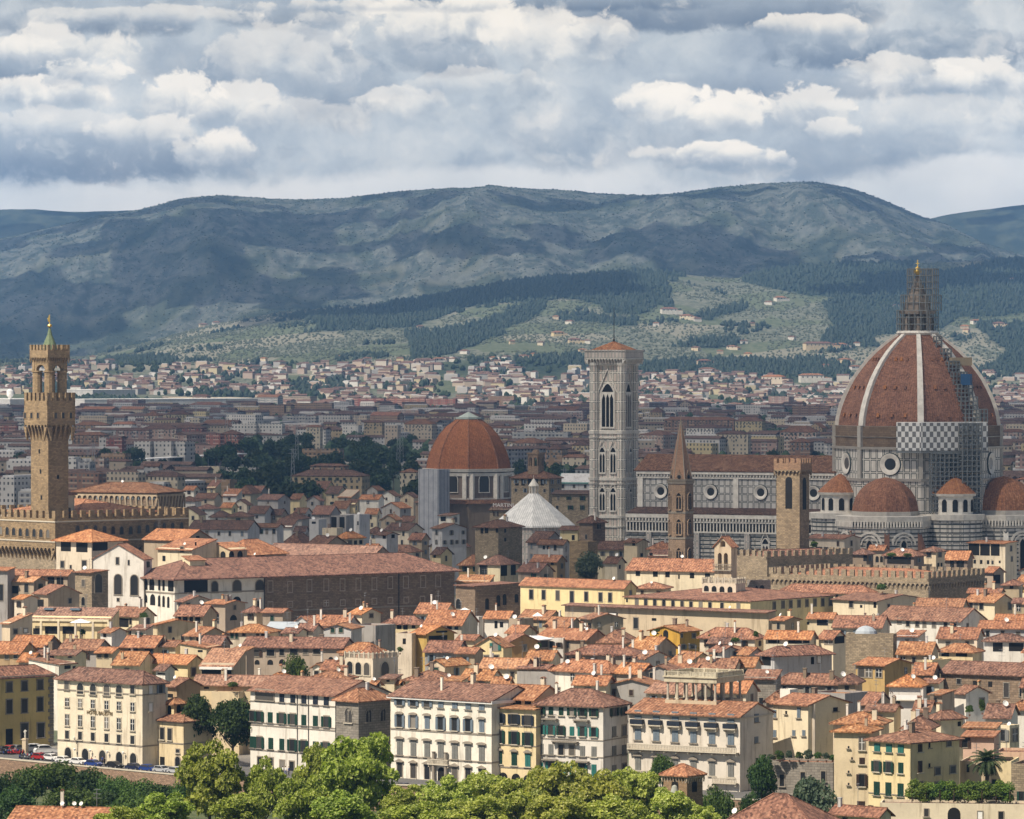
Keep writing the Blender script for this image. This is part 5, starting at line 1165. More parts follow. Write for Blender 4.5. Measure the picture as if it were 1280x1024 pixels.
for x, y, w_, h_ in ((123, 580, 18, 95), (157, 583, 18, 95), (215, 585, 44, 100)): putwin(bp, *tp('T2', x, y), w_ / 6.4, h_ / 6.4, 'A' if w_ < 30 else 'd', face='f')
for x, y in ((122, 712), (157, 716), (195, 722)): putwin(bp, *tp('T2', x, y), 3, 14, 'A', face='f')
for x, y, w_, h_, k in ((415, 590, 190, 115, 'd'), (565, 600, 50, 90, 'a'), (743, 592, 66, 92, 'a'), (925, 590, 66, 92, 'a'), (743, 700, 66, 46, 'A'), (920, 738, 32, 50, 'p')): putwin(bp, *tp('T2', x, y), w_ / 6.4, h_ / 6.4, k, face='s')
for x, y in ((1010, 597), (1168, 600)): putwin(bp, *tp('T2', x, y), 5.5, 13, 'p', face='s', surr=PSUR)
for x, y in ((1010, 742), (1168, 740)): putwin(bp, *tp('T2', x, y), 5.5, 6.5, 'p', face='s', surr=PSUR)
for x, y in ((170, 590), (305, 585), (435, 583), (562, 578), (690, 575), (817, 567), (942, 562), (1080, 557), (1200, 552)): putwin(bp, *tp('T3', x, y), 5.4, 14, 'p' if x != 942 else 'l', face='s', surr=PSUR)
for x, y in ((170, 737), (305, 730), (437, 727), (560, 722), (690, 715), (818, 708), (945, 705), (1075, 700), (1200, 693)): putwin(bp, *tp('T3', x, y), 5.2, 6.5, 'p' if x != 305 else 'm', face='s', surr=PSUR)
for l, nm in ((f.side(498, 730)[0], 'drainpipe'), (ls, 'drainpipe')):
    mb = MB(); mb.tube((f.W / 2 + .25, l, 2), (f.W / 2 + .25, l, f.h - 1), .14, 5); mb.build(nm, IRON, pal)
for (x, y) in ((f.side(262, 722)[0], 0),):
    mb = MB(); mb.box(-2.0, 2.0, -2.6, 2.6, -1, 2.2); q = mb.build('dormer', WALL['cream'], pal, (f.W * .12, x, f.h + 2.3)); obj('dormer_roof', roofmesh(4.0, 5.2, 1.1, 'r', 'o', .4), q, (0, 0, 2.2))
OCC.append((165, 694, 570, 782)); anchor('long dark stone palace', 400, 740)
H('T3', -200, 655, 670, 376, 305, 'g', 'tan', 'p', d=1535, a=36, D=12, chim=0, rise=4.2)
# ---- cathedral: origin under the dome, x east along the nave
CA = R(25); DD = 1640.0; ox = (1147 - 640) / F * DD
cath = thing('cathedral', 'vast striped marble cathedral with a huge red tiled octagonal dome ribbed in white', 'cathedral', (ox, DD, 0), -CA)
def lxp(px, y, o=(ox, DD), a=CA):
    k = (px - 640) / F; ca, sa = math.cos(a), math.sin(a); return (k * (o[1] + y * ca) - o[0] - y * sa) / (ca + k * sa)
def oct_(r, z, n=8): return [(r * math.cos(R(22.5) + 2 * math.pi * i / n), r * math.sin(R(22.5) + 2 * math.pi * i / n), z) for i in range(n)]
mb = MB(); mb.rings([oct_(28, 0), oct_(28, 44)]); mb.build('crossing_wall', MARB, cath)
mb = MB(); mb.rings([oct_(27.2, 44), oct_(27.2, 54)]); drum = mb.build('drum', MARB, cath)
mb = MB(); mb.rings([oct_(27.0, 54), oct_(27.0, 61)]); mb.build('drum_rubble_band', BROWNSTONE, cath)
mb = MB()
for z, o_, t_ in ((43.4, 28.5, .9), (53.6, 27.9, .8), (60.6, 26.8, .5), (57.4, 27.25, .3)): mb.rings([oct_(o_, z), oct_(o_ + .25, z + t_)])
mb.build('cornice', MGREY, cath)
PROF = [(61, 26.2), (64, 25.8), (67, 25.0), (70, 23.9), (73, 22.5), (76, 20.9), (79, 18.8), (82, 16.4), (85, 13.5), (88, 9.9), (90.6, 6.2)]
mb = MB(); mb.rings([oct_(r, z) for z, r in PROF]); mb.build('dome', DOMET, cath)
for i in range(8):
    an = R(22.5 + 45 * i); mb = MB(); rs = []
    for z, r in PROF:
        w_ = .62 + .35 * (r - 5) / 20; rs.append([(r - .8, -w_, z), (r + .75, -w_, z + .25), (r + .75, w_, z + .25), (r - .8, w_, z)])
    mb.rings(rs); mb.rot(an); mb.build('rib', MWHITE, cath)
    mb = MB(); mb.box(26.2, 27.75, -.75, .75, 44.2, 61.2); mb.rot(an); mb.build('corner_pilaster', MGREY, cath)
def rad(z):
    for (a, ra), (b, rb_) in zip(PROF, PROF[1:]):
        if z <= b: return ra + (rb_ - ra) * (z - a) / (b - a)
for fi in (-135, -90, -45, 0):
    an = R(fi)
    for z, w_ in ((64.5, 8.5), (73.5, 6.2), (82.6, 3.4)):
        for t_ in (-.55, 0, .55):
            r = rad(z) * math.cos(R(22.5)); mb = MB(); mb.lathe([(.38, -.2), (.45, .5)], 6); mb.box(-.6, .6, -.45, .45, .3, .6, 1)
            o = mb.build('dome_opening', [DARK, DOMET], cath); o.matrix_local = Matrix.Rotation(an, 4, 'Z') @ Matrix.Translation((r, w_ * t_, z)) @ Matrix.Rotation(R(75), 4, 'Y')
OCU = {}
def oculus(r):
    if r not in OCU:
        mb = MB(); st = 0; mb.lathe([(r * .62, -.05), (r * .62, .05)], 20, m=0)
        n = 20
        for (ra, ya, rb_, yb, m_) in ((r * .62, .06, r * .92, .42, 1), (r * .92, .42, r * 1.12, .5, 1), (r * 1.12, .5, r * 1.22, .0, 2)):
            for i in range(n):
                t0, t1 = 2 * math.pi * i / n, 2 * math.pi * (i + 1) / n
                mb.add([(ra * math.cos(t0), ra * math.sin(t0), ya), (ra * math.cos(t1), ra * math.sin(t1), ya), (rb_ * math.cos(t1), rb_ * math.sin(t1), yb), (rb_ * math.cos(t0), rb_ * math.sin(t0), yb)], [(0, 1, 2, 3)], m_)
        mb.v = [(x, -z, y) for x, y, z in mb.v]; OCU[r] = mb.mesh('oculus', [GLASS, MWHITE, plain('dark green marble', (.05, .06, .055), .6)])
    return OCU[r]
for fi in (-180, -135, -90, -45, 0):
    an = R(fi); r = 27.2 * math.cos(R(22.5))
    o = obj('oculus', oculus(3.1), cath); o.matrix_local = Matrix.Rotation(an, 4, 'Z') @ Matrix.Translation((r + .02, 0, 48.9)) @ Matrix.Rotation(R(90), 4, 'Z')
mb = MB(); mb.rings([oct_(6.2, 90.4), oct_(7.0, 91.2), oct_(6.4, 91.9)]); lan = mb.build('lantern', MWHITE, cath)
mb = MB(); mb.rings([oct_(3.1, 91.5), oct_(3.1, 98.6)]); mb.rings([oct_(5.6, 97.3), oct_(5.9, 98.3), oct_(5.3, 98.7)]); mb.rings([oct_(4.4, 98.7), oct_(4.2, 101.2)]); mb.rings([oct_(4.1, 101.2), oct_(2.2, 105.2), oct_(.75, 109.6)])
for i in range(8):
    st = len(mb.v); mb.box(3.0, 5.5, -.45, .45, 91.7, 96.2); mb.add([(3, -.45, 96.2), (5.5, -.45, 96.2), (5.5, .45, 96.2), (3, .45, 96.2), (3, -.45, 97.6), (3, .45, 97.6)], [(0, 1, 4), (3, 5, 2), (1, 2, 5, 4)]); mb.rot(R(22.5 + 45 * i), 0, 0, st)
mb.build('lantern_body', plain('weathered marble', (.24, .20, .165), .85, .25, .8), lan)
mb = MB(); mb.lathe([(.1, 109.4), (.9, 110.1), (1.25, 111.2), (.9, 112.3), (.1, 112.9)], 14); mb.box(-.12, .12, -.12, .12, 112.7, 115.0); mb.box(-.6, .6, -.1, .1, 113.7, 113.95); mb.build('gilt_ball', GOLD, lan, smooth=False)
# nave and aisles
NX0, NX1 = lxp(796, -11), -24.5
mb = MB(); mb.extr([(-10.8, 0), (10.8, 0), (10.8, 45.6), (0, 50.3), (-10.8, 45.6)], 'x', NX0, NX1); mb.build('nave_wall', marblemat('marble panels nave', 2.05, 2.55, (.50, .48, .45), (.050, .062, .058), .10, .30), cath)
mb = MB(); mb.extr([(-11.9, 45.8), (0, 51.0), (11.9, 45.8), (11.9, 45.5), (0, 50.6), (-11.9, 45.5)], 'x', NX0 - .8, NX1 + 1); mb.build('nave_roof', ROOF['d'], cath)
mb = MB(); mb.box(NX0, NX1, -11.7, -10.8, 44.6, 45.45); mb.box(NX0, NX1, -11.3, -10.8, 43.2, 43.7)
k = NX0
while k < NX1: mb.box(k, k + .45, -11.5, -10.81, 43.75, 44.6); k += 1.1
for px in (800.5, 857, 920, 985):
    x = lxp(px, -11); mb.box(x - .9, x + .9, -11.25, -10.81, 33, 43.2)
mb.build('nave_cornice', MWHITE, cath)
for px in (826, 888.5, 951, 1017): 
    o = obj('oculus', oculus(2.15), cath); o.location = (lxp(px, -10.8), -10.82, 38.9)
mb = MB(); mb.extr([(-19.4, 0), (-10.8, 0), (-10.8, 33.3), (-19.4, 31.8)], 'x', NX0, NX1); mb.build('aisle_wall', MARBB, cath)
mb = MB(); mb.extr([(-19.9, 32.0), (-10.8, 33.7), (-10.8, 33.4), (-19.9, 31.7)], 'x', NX0, NX1); mb.build('aisle_roof', ROOF['d'], cath)
mb = MB(); mb.box(NX0, NX1, -20.3, -19.4, 30.4, 31.6); mb.box(NX0, NX1, -20.0, -19.4, 25.6, 26.1); mb.box(NX0, NX1, -19.55, -19.4, 26.1, 28.9, 1); mb.box(NX0, NX1, -20.0, -19.4, 28.9, 29.3)
k = NX0
while k < NX1: mb.box(k, k + .42, -19.8, -19.56, 26.1, 28.9); mb.box(k, k + .5, -20.2, -19.41, 29.4, 30.4); k += 1.15
mb.build('aisle_gallery', [MWHITE, DARK], cath)
for px in (812, 872, 935, 1000):
    x = lxp(px, -19.4); mb = MB(); mb.box(x - .9, x + .9, -20.4, -19.4, 0, 25.6); mb.build('buttress', MARBS, cath)
for px in (842, 905, 957):
    o = obj('window', gothmesh(2.2, 9.0, 2, MWHITE, 3.0), cath); o.location = (lxp(px, -19.4), -19.42, 19.5)
# tribunes and exedrae
def local_dir(deg, r): return (r * math.cos(R(deg)), r * math.sin(R(deg)))
for deg in (-90, 0):
    cx, cy = local_dir(deg, 29.5)
    def oc(r, z): return [(cx + r * math.cos(R(22.5 + deg) + math.pi / 4 * i), cy + r * math.sin(R(22.5 + deg) + math.pi / 4 * i), z) for i in range(8)]
    mb = MB(); mb.rings([oc(15.2, 0), oc(15.2, 31)]); tb = mb.build('tribune', MARBB, cath)
    mb = MB(); mb.rings([oc(15.9, 30.9), oc(16.2, 32.6)]); mb.rings([oc(15.5, 28.6), oc(15.6, 29.0)])
    for i in range(8):
        p = oc(15.95, 0)[i]; q = oc(15.95, 0)[(i + 1) % 8]
        for t_ in np.arange(.03, 1, .085): mb.cbox(p[0] + (q[0] - p[0]) * t_, p[1] + (q[1] - p[1]) * t_, 29.2, .5, .5, 1.7)
    mb.build('tribune_gallery', MWHITE, tb)
    mb = MB(); mb.rings([oc(10.9, 32.6), oc(10.9, 34.0)]); mb.build('tribune_drum', MGREY, tb)
    mb = MB(); mb.rings([oc(r, z) for r, z in ((10.7, 34), (10.45, 35.8), (9.7, 38.2), (8.2, 40.6), (6.0, 42.7), (3.2, 44.1), (.35, 44.8))]); mb.build('tribune_dome', DOMET2, tb)
    for i in range(5):
        an = deg - 90 + 45 * i
        if i in (1, 2, 3):
            r = 15.2 * math.cos(R(22.5))
            o = obj('window', gothmesh(1.9, 11, 1, MGREY, 0), tb); o.matrix_local = Matrix.Translation((cx, cy, 19.5)) @ Matrix.Rotation(R(an), 4, 'Z') @ Matrix.Translation((r + .03, 0, 0)) @ Matrix.Rotation(R(90), 4, 'Z')
            mb = MB(); n = 12
            for j in range(n):
                t0, t1 = math.pi * j / n, math.pi * (j + 1) / n
                for ra, rb_, y_ in ((3.6, 4.3, -.3), (2.6, 3.0, -.2)):
                    mb.add([(ra * math.cos(t0), y_, ra * math.sin(t0)), (ra * math.cos(t1), y_, ra * math.sin(t1)), (rb_ * math.cos(t1), y_, rb_ * math.sin(t1)), (rb_ * math.cos(t0), y_, rb_ * math.sin(t0)), (rb_ * math.cos(t1), 0.02, rb_ * math.sin(t1)), (rb_ * math.cos(t0), 0.02, rb_ * math.sin(t0))], [(0, 1, 2, 3), (3, 2, 4, 5)])
            o = mb.build('blind_arch', MWHITE, tb); o.matrix_local = Matrix.Translation((cx, cy, 23.5)) @ Matrix.Rotation(R(an), 4, 'Z') @ Matrix.Translation((r + .03, 0, 0)) @ Matrix.Rotation(R(90), 4, 'Z')
        mb = MB(); mb.add([(14.5, -.8, 28.5), (14.5, .8, 28.5), (20.5, .8, 13), (20.5, -.8, 13), (14.5, -.8, 4), (14.5, .8, 4), (20.5, .8, 4), (20.5, -.8, 4)], [(0, 3, 2, 1), (0, 4, 7, 3), (1, 2, 6, 5), (3, 7, 6, 2)])
        o = mb.build('flying_buttress', BRICK if deg == -90 else MWHITE, tb); o.matrix_local = Matrix.Translation((cx, cy, 0)) @ Matrix.Rotation(R(an + 22.5), 4, 'Z')
for deg, rr in ((-135, 27.5), (-45, 27.5)):
    cx, cy = local_dir(deg, rr); mb = MB(); mb.lathe([(9.4, 0), (9.4, 31.5)], 14, cx, cy); ex = mb.build('exedra_base', MARBB, cath)
    mb = MB(); mb.lathe([(10.0, 31.2), (10.2, 33.0)], 14, cx, cy); mb.lathe([(7.2, 38.8), (7.5, 39.6)], 16, cx, cy); mb.build('exedra_cornice', MWHITE, ex)
    mb = MB(); mb.lathe([(6.4, 32.8), (6.4, 38.9)], 16, cx, cy); mb.build('exedra_wall', MWHITE, ex)
    mb = MB(); mb.lathe([(7.4, 39.6), (5.6, 41.4), (3.0, 43.8), (.2, 45.6)], 16, cx, cy); mb.build('exedra_roof', DOMET2, ex)
    for j in range(-3, 4):
        an = -65 + j * 32; o = obj('niche', winmesh('A', 1.7, 4.0), ex); o.matrix_local = Matrix.Translation((cx, cy, 35.8)) @ Matrix.Rotation(R(an), 4, 'Z') @ Matrix.Translation((6.36, 0, 0)) @ Matrix.Rotation(R(90), 4, 'Z')
OCC.append((1035, 330, 1280, 668)); OCC.append((790, 568, 1040, 668)); anchor('striped cathedral nave', 900, 640); anchor('great ribbed dome', 1147, 600)
# hoarding and scaffolding on the dome
chk, t, b = newmat('chequered hoarding sheet'); u, v, _ = t.sep(uvn(t))
cu = t.math('FLOOR', t.math('DIVIDE', u, 1.25)); cv = t.math('FLOOR', t.math('DIVIDE', v, 1.75)); pr = t.math('FLOORED_MODULO', t.math('ADD', cu, cv), 2.0)
rn = t.sep(t.voro(t.comb(cu, cv), 1.0))[0]
t.put(b.inputs['Base Color'], t.mix(t.math('GREATER_THAN', t.math('MULTIPLY_ADD', rn, .5, pr), .75), (.17, .17, .17), (.66, .66, .65)))
hd_ = thing('hoarding', 'grey and white chequered hoarding wrapped round the base of the dome', 'hoarding', (ox, DD, 0), -CA)
pts = [(3.3, -28.4), (11.76, -28.4), (28.4, -11.76)]; mb = MB()
for (a, b_) in zip(pts, pts[1:]):
    dxv = Vector((b_[0] - a[0], b_[1] - a[1])).normalized(); nx, ny = -dxv.y * .25, dxv.x * .25
    mb.add([(*a, 53.4), (*b_, 53.4), (*b_, 62.3), (*a, 62.3), (a[0] + nx, a[1] + ny, 53.4), (b_[0] + nx, b_[1] + ny, 53.4), (b_[0] + nx, b_[1] + ny, 62.3), (a[0] + nx, a[1] + ny, 62.3)], [(0, 1, 2, 3), (5, 4, 7, 6), (0, 4, 5, 1), (3, 2, 6, 7), (0, 3, 7, 4), (1, 5, 6, 2)])
mb.build('sheet', chk, hd_)
mb = MB(); mb.prism([(3.3, -28.3), (11.7, -28.3), (28.3, -11.7), (25.2, -10.5), (10.2, -25.3), (3.3, -25.3)], 62.32, 62.5); mb.build('cover_sheet', WHITE, hd_)
mb = MB(); mb.prism([(3.3, -28.9), (12, -28.9), (28.9, -12), (25.5, -10.5), (10.2, -25.4), (3.3, -25.4)], 52.6, 53.2); mb.build('deck', SCAF, hd_)
sc = thing('scaffolding', 'tall steel scaffold tower climbing the right side of the great dome', 'scaffolding', (ox, DD, 0), -CA)
mb = MB(); lattice(mb, -3.4, 3.4, -1.2, 1.2, 18, 62, 1.7, .17); mb.build('scaffold_tower', SCAF, sc, (24.6, -17.6, 0), R(45))
mb = MB()
for z in np.arange(22, 62, 4.0): mb.box(-3.3, 3.3, -1.1, 1.1, z, z + .1)
mb.build('deck', PLANK, sc, (24.6, -17.6, 0), R(45))
mb = MB(); lattice(mb, -8.5, 8.5, -1.0, .4, 33.5, 52.5, 1.5, .17); mb.build('drum_scaffold', SCAF, sc, (19.9, -19.9, 0), R(45))
mb = MB()
for z0, z1, s0, s1 in ((62.5, 66.5, 4.0, 13), (66.5, 70.5, 3, 10), (70.5, 74.5, 2.5, 9), (74.5, 78.5, 2, 8), (78.5, 82, 1.5, 6.5), (82, 86, 1, 5), (86, 90, .5, 3.6)):
    r = rad((z0 + z1) / 2) * math.cos(R(22.5)) + .3; st = len(mb.v); lattice(mb, r - .6, r + 1.4, s0 + 1.2, s1, z0, z1, 1.35, .18); mb.rot(R(-45), 0, 0, st)
    st = len(mb.v); mb.box(r - .5, r + 1.3, s0 + 1.3, s1 - .2, z0 + .12, z0 + .22, 1); mb.rot(R(-45), 0, 0, st)
mb.build('dome_scaffold', [SCAF, PLANK], sc)
mb = MB(); mb.cbox(0, 0, 74.3, 3.2, 2, 3.6); o = mb.build('site_cabin', plain('blue cabin', (.02, .07, .16), .6), sc); o.location = (21.0, -11.5, 0)
mb = MB(); mb.cbox(0, 0, 80.6, 7, 2.4, 2.6); o = mb.build('plank_screen', PLANK, sc, (17.2, -6.5, 0), R(45))
mb = MB()
lattice(mb, -5.2, 5.2, -5.2, 5.2, 91.8, 98.5, 2.0, .15); lattice(mb, -4.2, 6.6, -4.2, 4.2, 98.5, 103.5, 2.0, .15); lattice(mb, -2.6, 6.2, -2.6, 2.6, 103.5, 112, 2.0, .15); mb.build('lantern_scaffold', SCAF, sc)
# ---- marble bell tower
d_ = 1700.; cxp = (767.5 - 640) / F * d_
cp = thing('bell_tower', 'square white and green marble bell tower with pointed windows beside the cathedral', 'bell tower', (cxp, d_, 0), -CA)
Hs = 5.05; rc = 1.6
zs = [0, 29.6, 42.3, 58.0, 81.0]
MCAMP = marblemat('marble panels tower', 1.75, 3.25, (.80, .75, .66), (.07, .08, .075), .16, .36, 0, .45)
mb = MB(); mb.box(-Hs, Hs, -Hs, Hs, 0, 81); mb.build('wall', MCAMP, cp)
for sx in (-1, 1):
    for sy in (-1, 1):
        mb = MB(); mb.lathe([(rc, 0), (rc, 81)], 8, sx * Hs, sy * Hs, R(22.5)); mb.build('corner_buttress', MCAMP, cp)
mb = MB()
for z in zs[1:] + [26.2, 40.6, 56.2]:
    q = 1.0 if z in zs else .5
    mb.box(-Hs - .5, Hs + .5, -Hs - .5, Hs + .5, z - q * .6, z + q * .4)
    for sx in (-1, 1):
        for sy in (-1, 1): mb.lathe([(rc + .25, z - q * .6), (rc + .45, z + q * .4)], 8, sx * Hs, sy * Hs, R(22.5))
mb.build('cornice', MWHITE, cp)
for fi in (-90, 0):
    Rm = Matrix.Rotation(R(fi), 4, 'Z')
    def cw(me, x, z): o = obj('window', me, cp); o.matrix_local = Rm @ Matrix.Translation((Hs + .03, x, z)) @ Matrix.Rotation(R(90), 4, 'Z')
    cw(gothmesh(4.3, 14.5, 3, MWHITE, 5.2), 0, 67.0)
    for x in (-2.0, 2.0): cw(gothmesh(1.9, 8.4, 2, MWHITE, 2.6), x, 48.6); cw(gothmesh(1.9, 7.6, 2, MWHITE, 2.2), x, 35.4)
E = Hs + rc + .9
mb = MB(); mb.box(-E, E, -E, E, 82.9, 85.2); mb.box(-E - .25, E + .25, -E - .25, E + .25, 85.2, 85.7); mb.box(-E + 1.2, E - 1.2, -E + 1.2, E - 1.2, 80.6, 83)
mb.build('parapet', MARBS, cp); mb = MB(); corbels(mb, 2 * E, 2 * E, 80.8, 82.95, 1.25, 1.05); mb.build('corbels', MWHITE, cp)
mb = MB(); mb.rings([[(-E + .6, -E + .6, 85.2), (E - .6, -E + .6, 85.2), (E - .6, E - .6, 85.2), (-E + .6, E - .6, 85.2)], [(-.2, -.2, 88.6), (.2, -.2, 88.6), (.2, .2, 88.6), (-.2, .2, 88.6)]]); mb.build('roof', ROOF['r'], cp)
mb = MB(); mb.tube((0, 0, 88), (0, 0, 100), .16, 6, 0, .08); mb.lathe([(.5, 88.4), (.4, 89.2), (.15, 89.6)], 8); mb.build('flagpole', IRON, cp)
OCC.append((733, 385, 803, 668)); anchor('marble bell tower', 768, 620)
# ---- slim brick spire
d_ = 1560.; sp = thing('church_spire', 'slim six sided brown brick bell tower with a tall pointed spire', 'bell tower', ((851 - 640) / F * d_, d_, 0), R(-12))
z_ = lambda y: zpy(y, d_)
BR = stonemat('pale brown brickwork', (.29, .205, .14), .5, .2, .45)
mb = MB(); mb.lathe([(3.95, 0), (3.95, z_(600))], 6); mb.build('shaft', BR, sp)
mb = MB()
for y, o_ in ((603, .45), (600, .6), (640, .25), (672, .25)): mb.lathe([(3.95 + o_ * .5, z_(y) - .4), (3.95 + o_, z_(y) + .25)], 6)
mb.build('cornice', SURR, sp)
mb = MB(); mb.lathe([(3.55, z_(601)), (2.5, z_(575)), (1.25, z_(548)), (.15, z_(527))], 6); mb.build('spire', stonemat('orange spire brick', (.37, .225, .145), .5, .2, .35), sp)
mb = MB()
for i in range(6):
    a = 2 * math.pi * i / 6; mb.tube((3.6 * math.cos(a), 3.6 * math.sin(a), z_(600)), (.15 * math.cos(a), .15 * math.sin(a), z_(527)), .16, 4)
mb.tube((0, 0, z_(527)), (0, 0, z_(518)), .07, 4); mb.lathe([(.05, z_(527)), (.3, z_(526)), (.05, z_(525))], 6); mb.build('spire_ribs', SURR, sp)
for i in range(6):
    a = math.pi / 3 * i + math.pi / 6; ap = 3.95 * math.cos(math.pi / 6)
    M_ = Matrix.Rotation(a, 4, 'Z')
    mb = MB(); mb.add([(ap - .3, -1.5, z_(601)), (ap - .3, 1.5, z_(601)), (ap - .3, 0, z_(587)), (ap - 2.2, 0, z_(587))], [(0, 1, 2), (1, 3, 2), (0, 2, 3)]); mb.lathe([(.6, 0), (.6, .1)], 8, m=1)
    st = len(mb.v) - 16; mb.v[st:] = [(ap - .28 + z, x, z_(596) + y) for x, y, z in mb.v[st:]]
    o = mb.build('gablet', [BR, DARK], sp); o.matrix_local = M_
    for y, h_ in ((626, 5.0), (658, 4.6), (692, 3.6)):
        o = obj('window', gothmesh(1.5, h_, 2, BR), sp); o.matrix_local = M_ @ Matrix.Translation((ap + .03, 0, z_(y))) @ Matrix.Rotation(R(90), 4, 'Z')
OCC.append((834, 518, 868, 698)); anchor('slim brown brick spire', 851, 660)
# ---- square crenellated tower and castle walls
f = Frame(970.5, 999.5, 1011.5, 594, d=1500, a=27)
bt_ = thing('tower', 'square golden stone tower with a tall arched opening and small battlements', 'tower', tuple(f.O), -f.a); bb = dict(root=bt_, f=f, xc=999.5)
z_ = lambda y: zpy(y, 1500)
mb = MB(); mb.box(-f.W / 2, f.W / 2, -f.D / 2, f.D / 2, 0, z_(590)); mb.build('wall', stonemat('shade toned tower stone', (.26, .20, .13), .9, .42, .5), bt_)  # stone darkened in colour for the partial shade on the tower
mb = MB(); mb.box(-f.W / 2 - .6, f.W / 2 + .6, -f.D / 2 - .6, f.D / 2 + .6, z_(588), z_(580)); merlons(mb, f.W + 1.2, f.D + 1.2, z_(580), z_(573.5) - z_(580), 1.0, .8, .4, .15); mb.build('battlements', stonemat('reddish parapet stone', (.30, .19, .12), .6, .3), bt_)
mb = MB(); corbels(mb, f.W + 1.2, f.D + 1.2, z_(595), z_(587.6), .6, 1.1); mb.build('corbels', MATS['shade toned tower stone'], bt_)
putwin(bb, 986, 616, 8.5, 40, 'A'); putwin(bb, 1005.5, 617, 4.5, 40, 'A')
OCC.append((969, 570, 1013, 690)); anchor('square golden tower', 990, 640)
def castle(xl, xc, xr, ytop, ybase, d, a, wl, label, arches=None, mw=1.5, mats=None):
    f = Frame(xl, xc, xr, ybase, d=d, a=a); o = thing('castle_wall', label, 'castle wall', tuple(f.O), -f.a); hz = zpy(ytop, d) - f.h
    mb = MB(); mb.box(-f.W / 2, f.W / 2, -f.D / 2, f.D / 2, 0, f.h); mb.build('wall', mats or WALL[wl], o)
    mb = MB(); merlons(mb, f.W, f.D, f.h, hz, mw, mw * .85, .6, hz * .35); mb.build('battlements', mats or WALL[wl], o)
    obj('roof', roofmesh(f.W - 2.4, f.D - 2.4, hz * .95, 'h', 'o', .1), o, (0, 0, f.h + .1))
    if arches: mb = MB(); corbels(mb, f.W + 1, f.D + 1, zpy(arches[1], d), zpy(arches[0], d), .5, 1.5, sides='fr'); mb.box(-f.W / 2 - .5, f.W / 2 + .5, -f.D / 2 - .5, f.D / 2 + .5, zpy(arches[0], d) + .01, f.h); mb.build('corbel_arches', mats or WALL[wl], o)
    OCC.append((xl, ytop, xr, ybase + 10)); return o
castle(917, 959, 1066, 689, 700, 1480, 50, 'stone', 'dark crenellated castle wall with pale merlons at the foot of the square golden tower')
castle(961, 1160.5, 1231, 715, 727.5, 1435, 36, 'stone', 'long low crenellated castle wall with a row of tiny arches and a dark right side', (728.5, 738))
anchor('long crenellated wall', 1100, 725)
# ---- bell gable
f = Frame(893, 914, 921, 683, d=1400, a=30); bg_ = thing('bell_gable', 'narrow stone bell gable with two arched openings and a little tiled roof', 'bell gable', tuple(f.O), -f.a); z_ = lambda y: zpy(y, 1400)
mb = MB(); hw = f.W / 2
mb.box(-hw, hw, -f.D / 2, f.D / 2, 0, z_(713)); holes_plate(mb, -hw, hw, z_(713), z_(684), [(-hw * .36, hw * .24, z_(712.9), z_(695), hw * .3), (hw * .36, hw * .24, z_(712.9), z_(695), hw * .3)], -f.D / 2, f.D / 2)
mb.extr([(-hw, z_(684)), (-hw * .3, z_(684)), (-hw * .3, z_(678)), (0, z_(675.5)), (hw * .3, z_(678)), (hw * .3, z_(684)), (hw, z_(684)), (hw, z_(682)), (0, z_(671)), (-hw, z_(682))], 'y', -f.D / 2, f.D / 2); mb.build('wall', WALL['sand'], bg_)
obj('roof', roofmesh(f.W, f.D, z_(669.5) - z_(681), 'f', 'o', .5), bg_, (0, 0, z_(682)))
mb = MB(); mb.box(-hw - .3, hw + .3, -f.D / 2 - .7, -f.D / 2, z_(714), z_(712.6)); [mb.box(x - .06, x + .06, -f.D / 2 - .65, -f.D / 2 - .55, z_(712.6), z_(706)) for x in np.linspace(-hw, hw, 12)]; mb.box(-hw - .3, hw + .3, -f.D / 2 - .68, -f.D / 2 - .52, z_(706), z_(705.2)); mb.build('balcony', SURR, bg_)
for s_ in (-.36, .36):
    mb = MB(); mb.lathe([(.55, z_(704)), (.45, z_(701)), (.2, z_(699)), (.05, z_(698))], 8, s_ * hw, 0); mb.build('bell', IRON, bg_)
OCC.append((890, 668, 923, 735)); anchor('small bell gable', 905, 700)
ar = H('T5', 1010, 1280, 1330, 575, 560, 't', 'cream', 'n', d=1392, a=28, win=[(1043, 612, 38, 46, 'A'), (1105, 615, 38, 46, 'A'), (1168, 618, 38, 46, 'A'), (1232, 620, 38, 46, 'A')], chim=0, D=6, label='low cream arcade of four arches with a balustrade below the small bell gable', cat='arcade', group=None)
H('T6', 215, 280, 420, 420, 395, 't', 'greystone', 'n', d=1410, win=[(292, 490, 20, 50, 'A'), (335, 485, 40, 54, 'A')], chim=0, a=50, D=6)
# ---- tower stubs
st1 = H('P', 712, 735, 747, 677, 676, 't', 'lightstone', 'n', d=1590, chim=0, a=30, name='tower', cat='tower', group=None, label='flat topped golden stone tower stub with a bushy tree at its foot', ant=0)
H('P', 724, 741, 756.5, 652, 641, 'h', 'darkstone', 'd', d=1650, chim=1, a=40, name='tower', cat='tower', group=None, label='dark squat brick tower house in front of the marble bell tower', ant=0)
st2 = H('P', 1057, 1116.5, 1121, 793, 792, 't', 'stone', 'n', d=1160, chim=0, a=14, name='tower', cat='tower', group=None, label='broad rough fieldstone tower with a small glass skylight on its flat top', vis=44, ant=0)
mb = MB(); mb.lathe([(2.6, 0), (2.4, .7), (1.7, 1.4), (.7, 1.8), (.05, 1.9)], 12); mb.build('skylight', ROOF['g'], st2['root'], (-1.5, 1.5, st2['f'].h - .2))
anchor('rough fieldstone tower', 1087, 810)
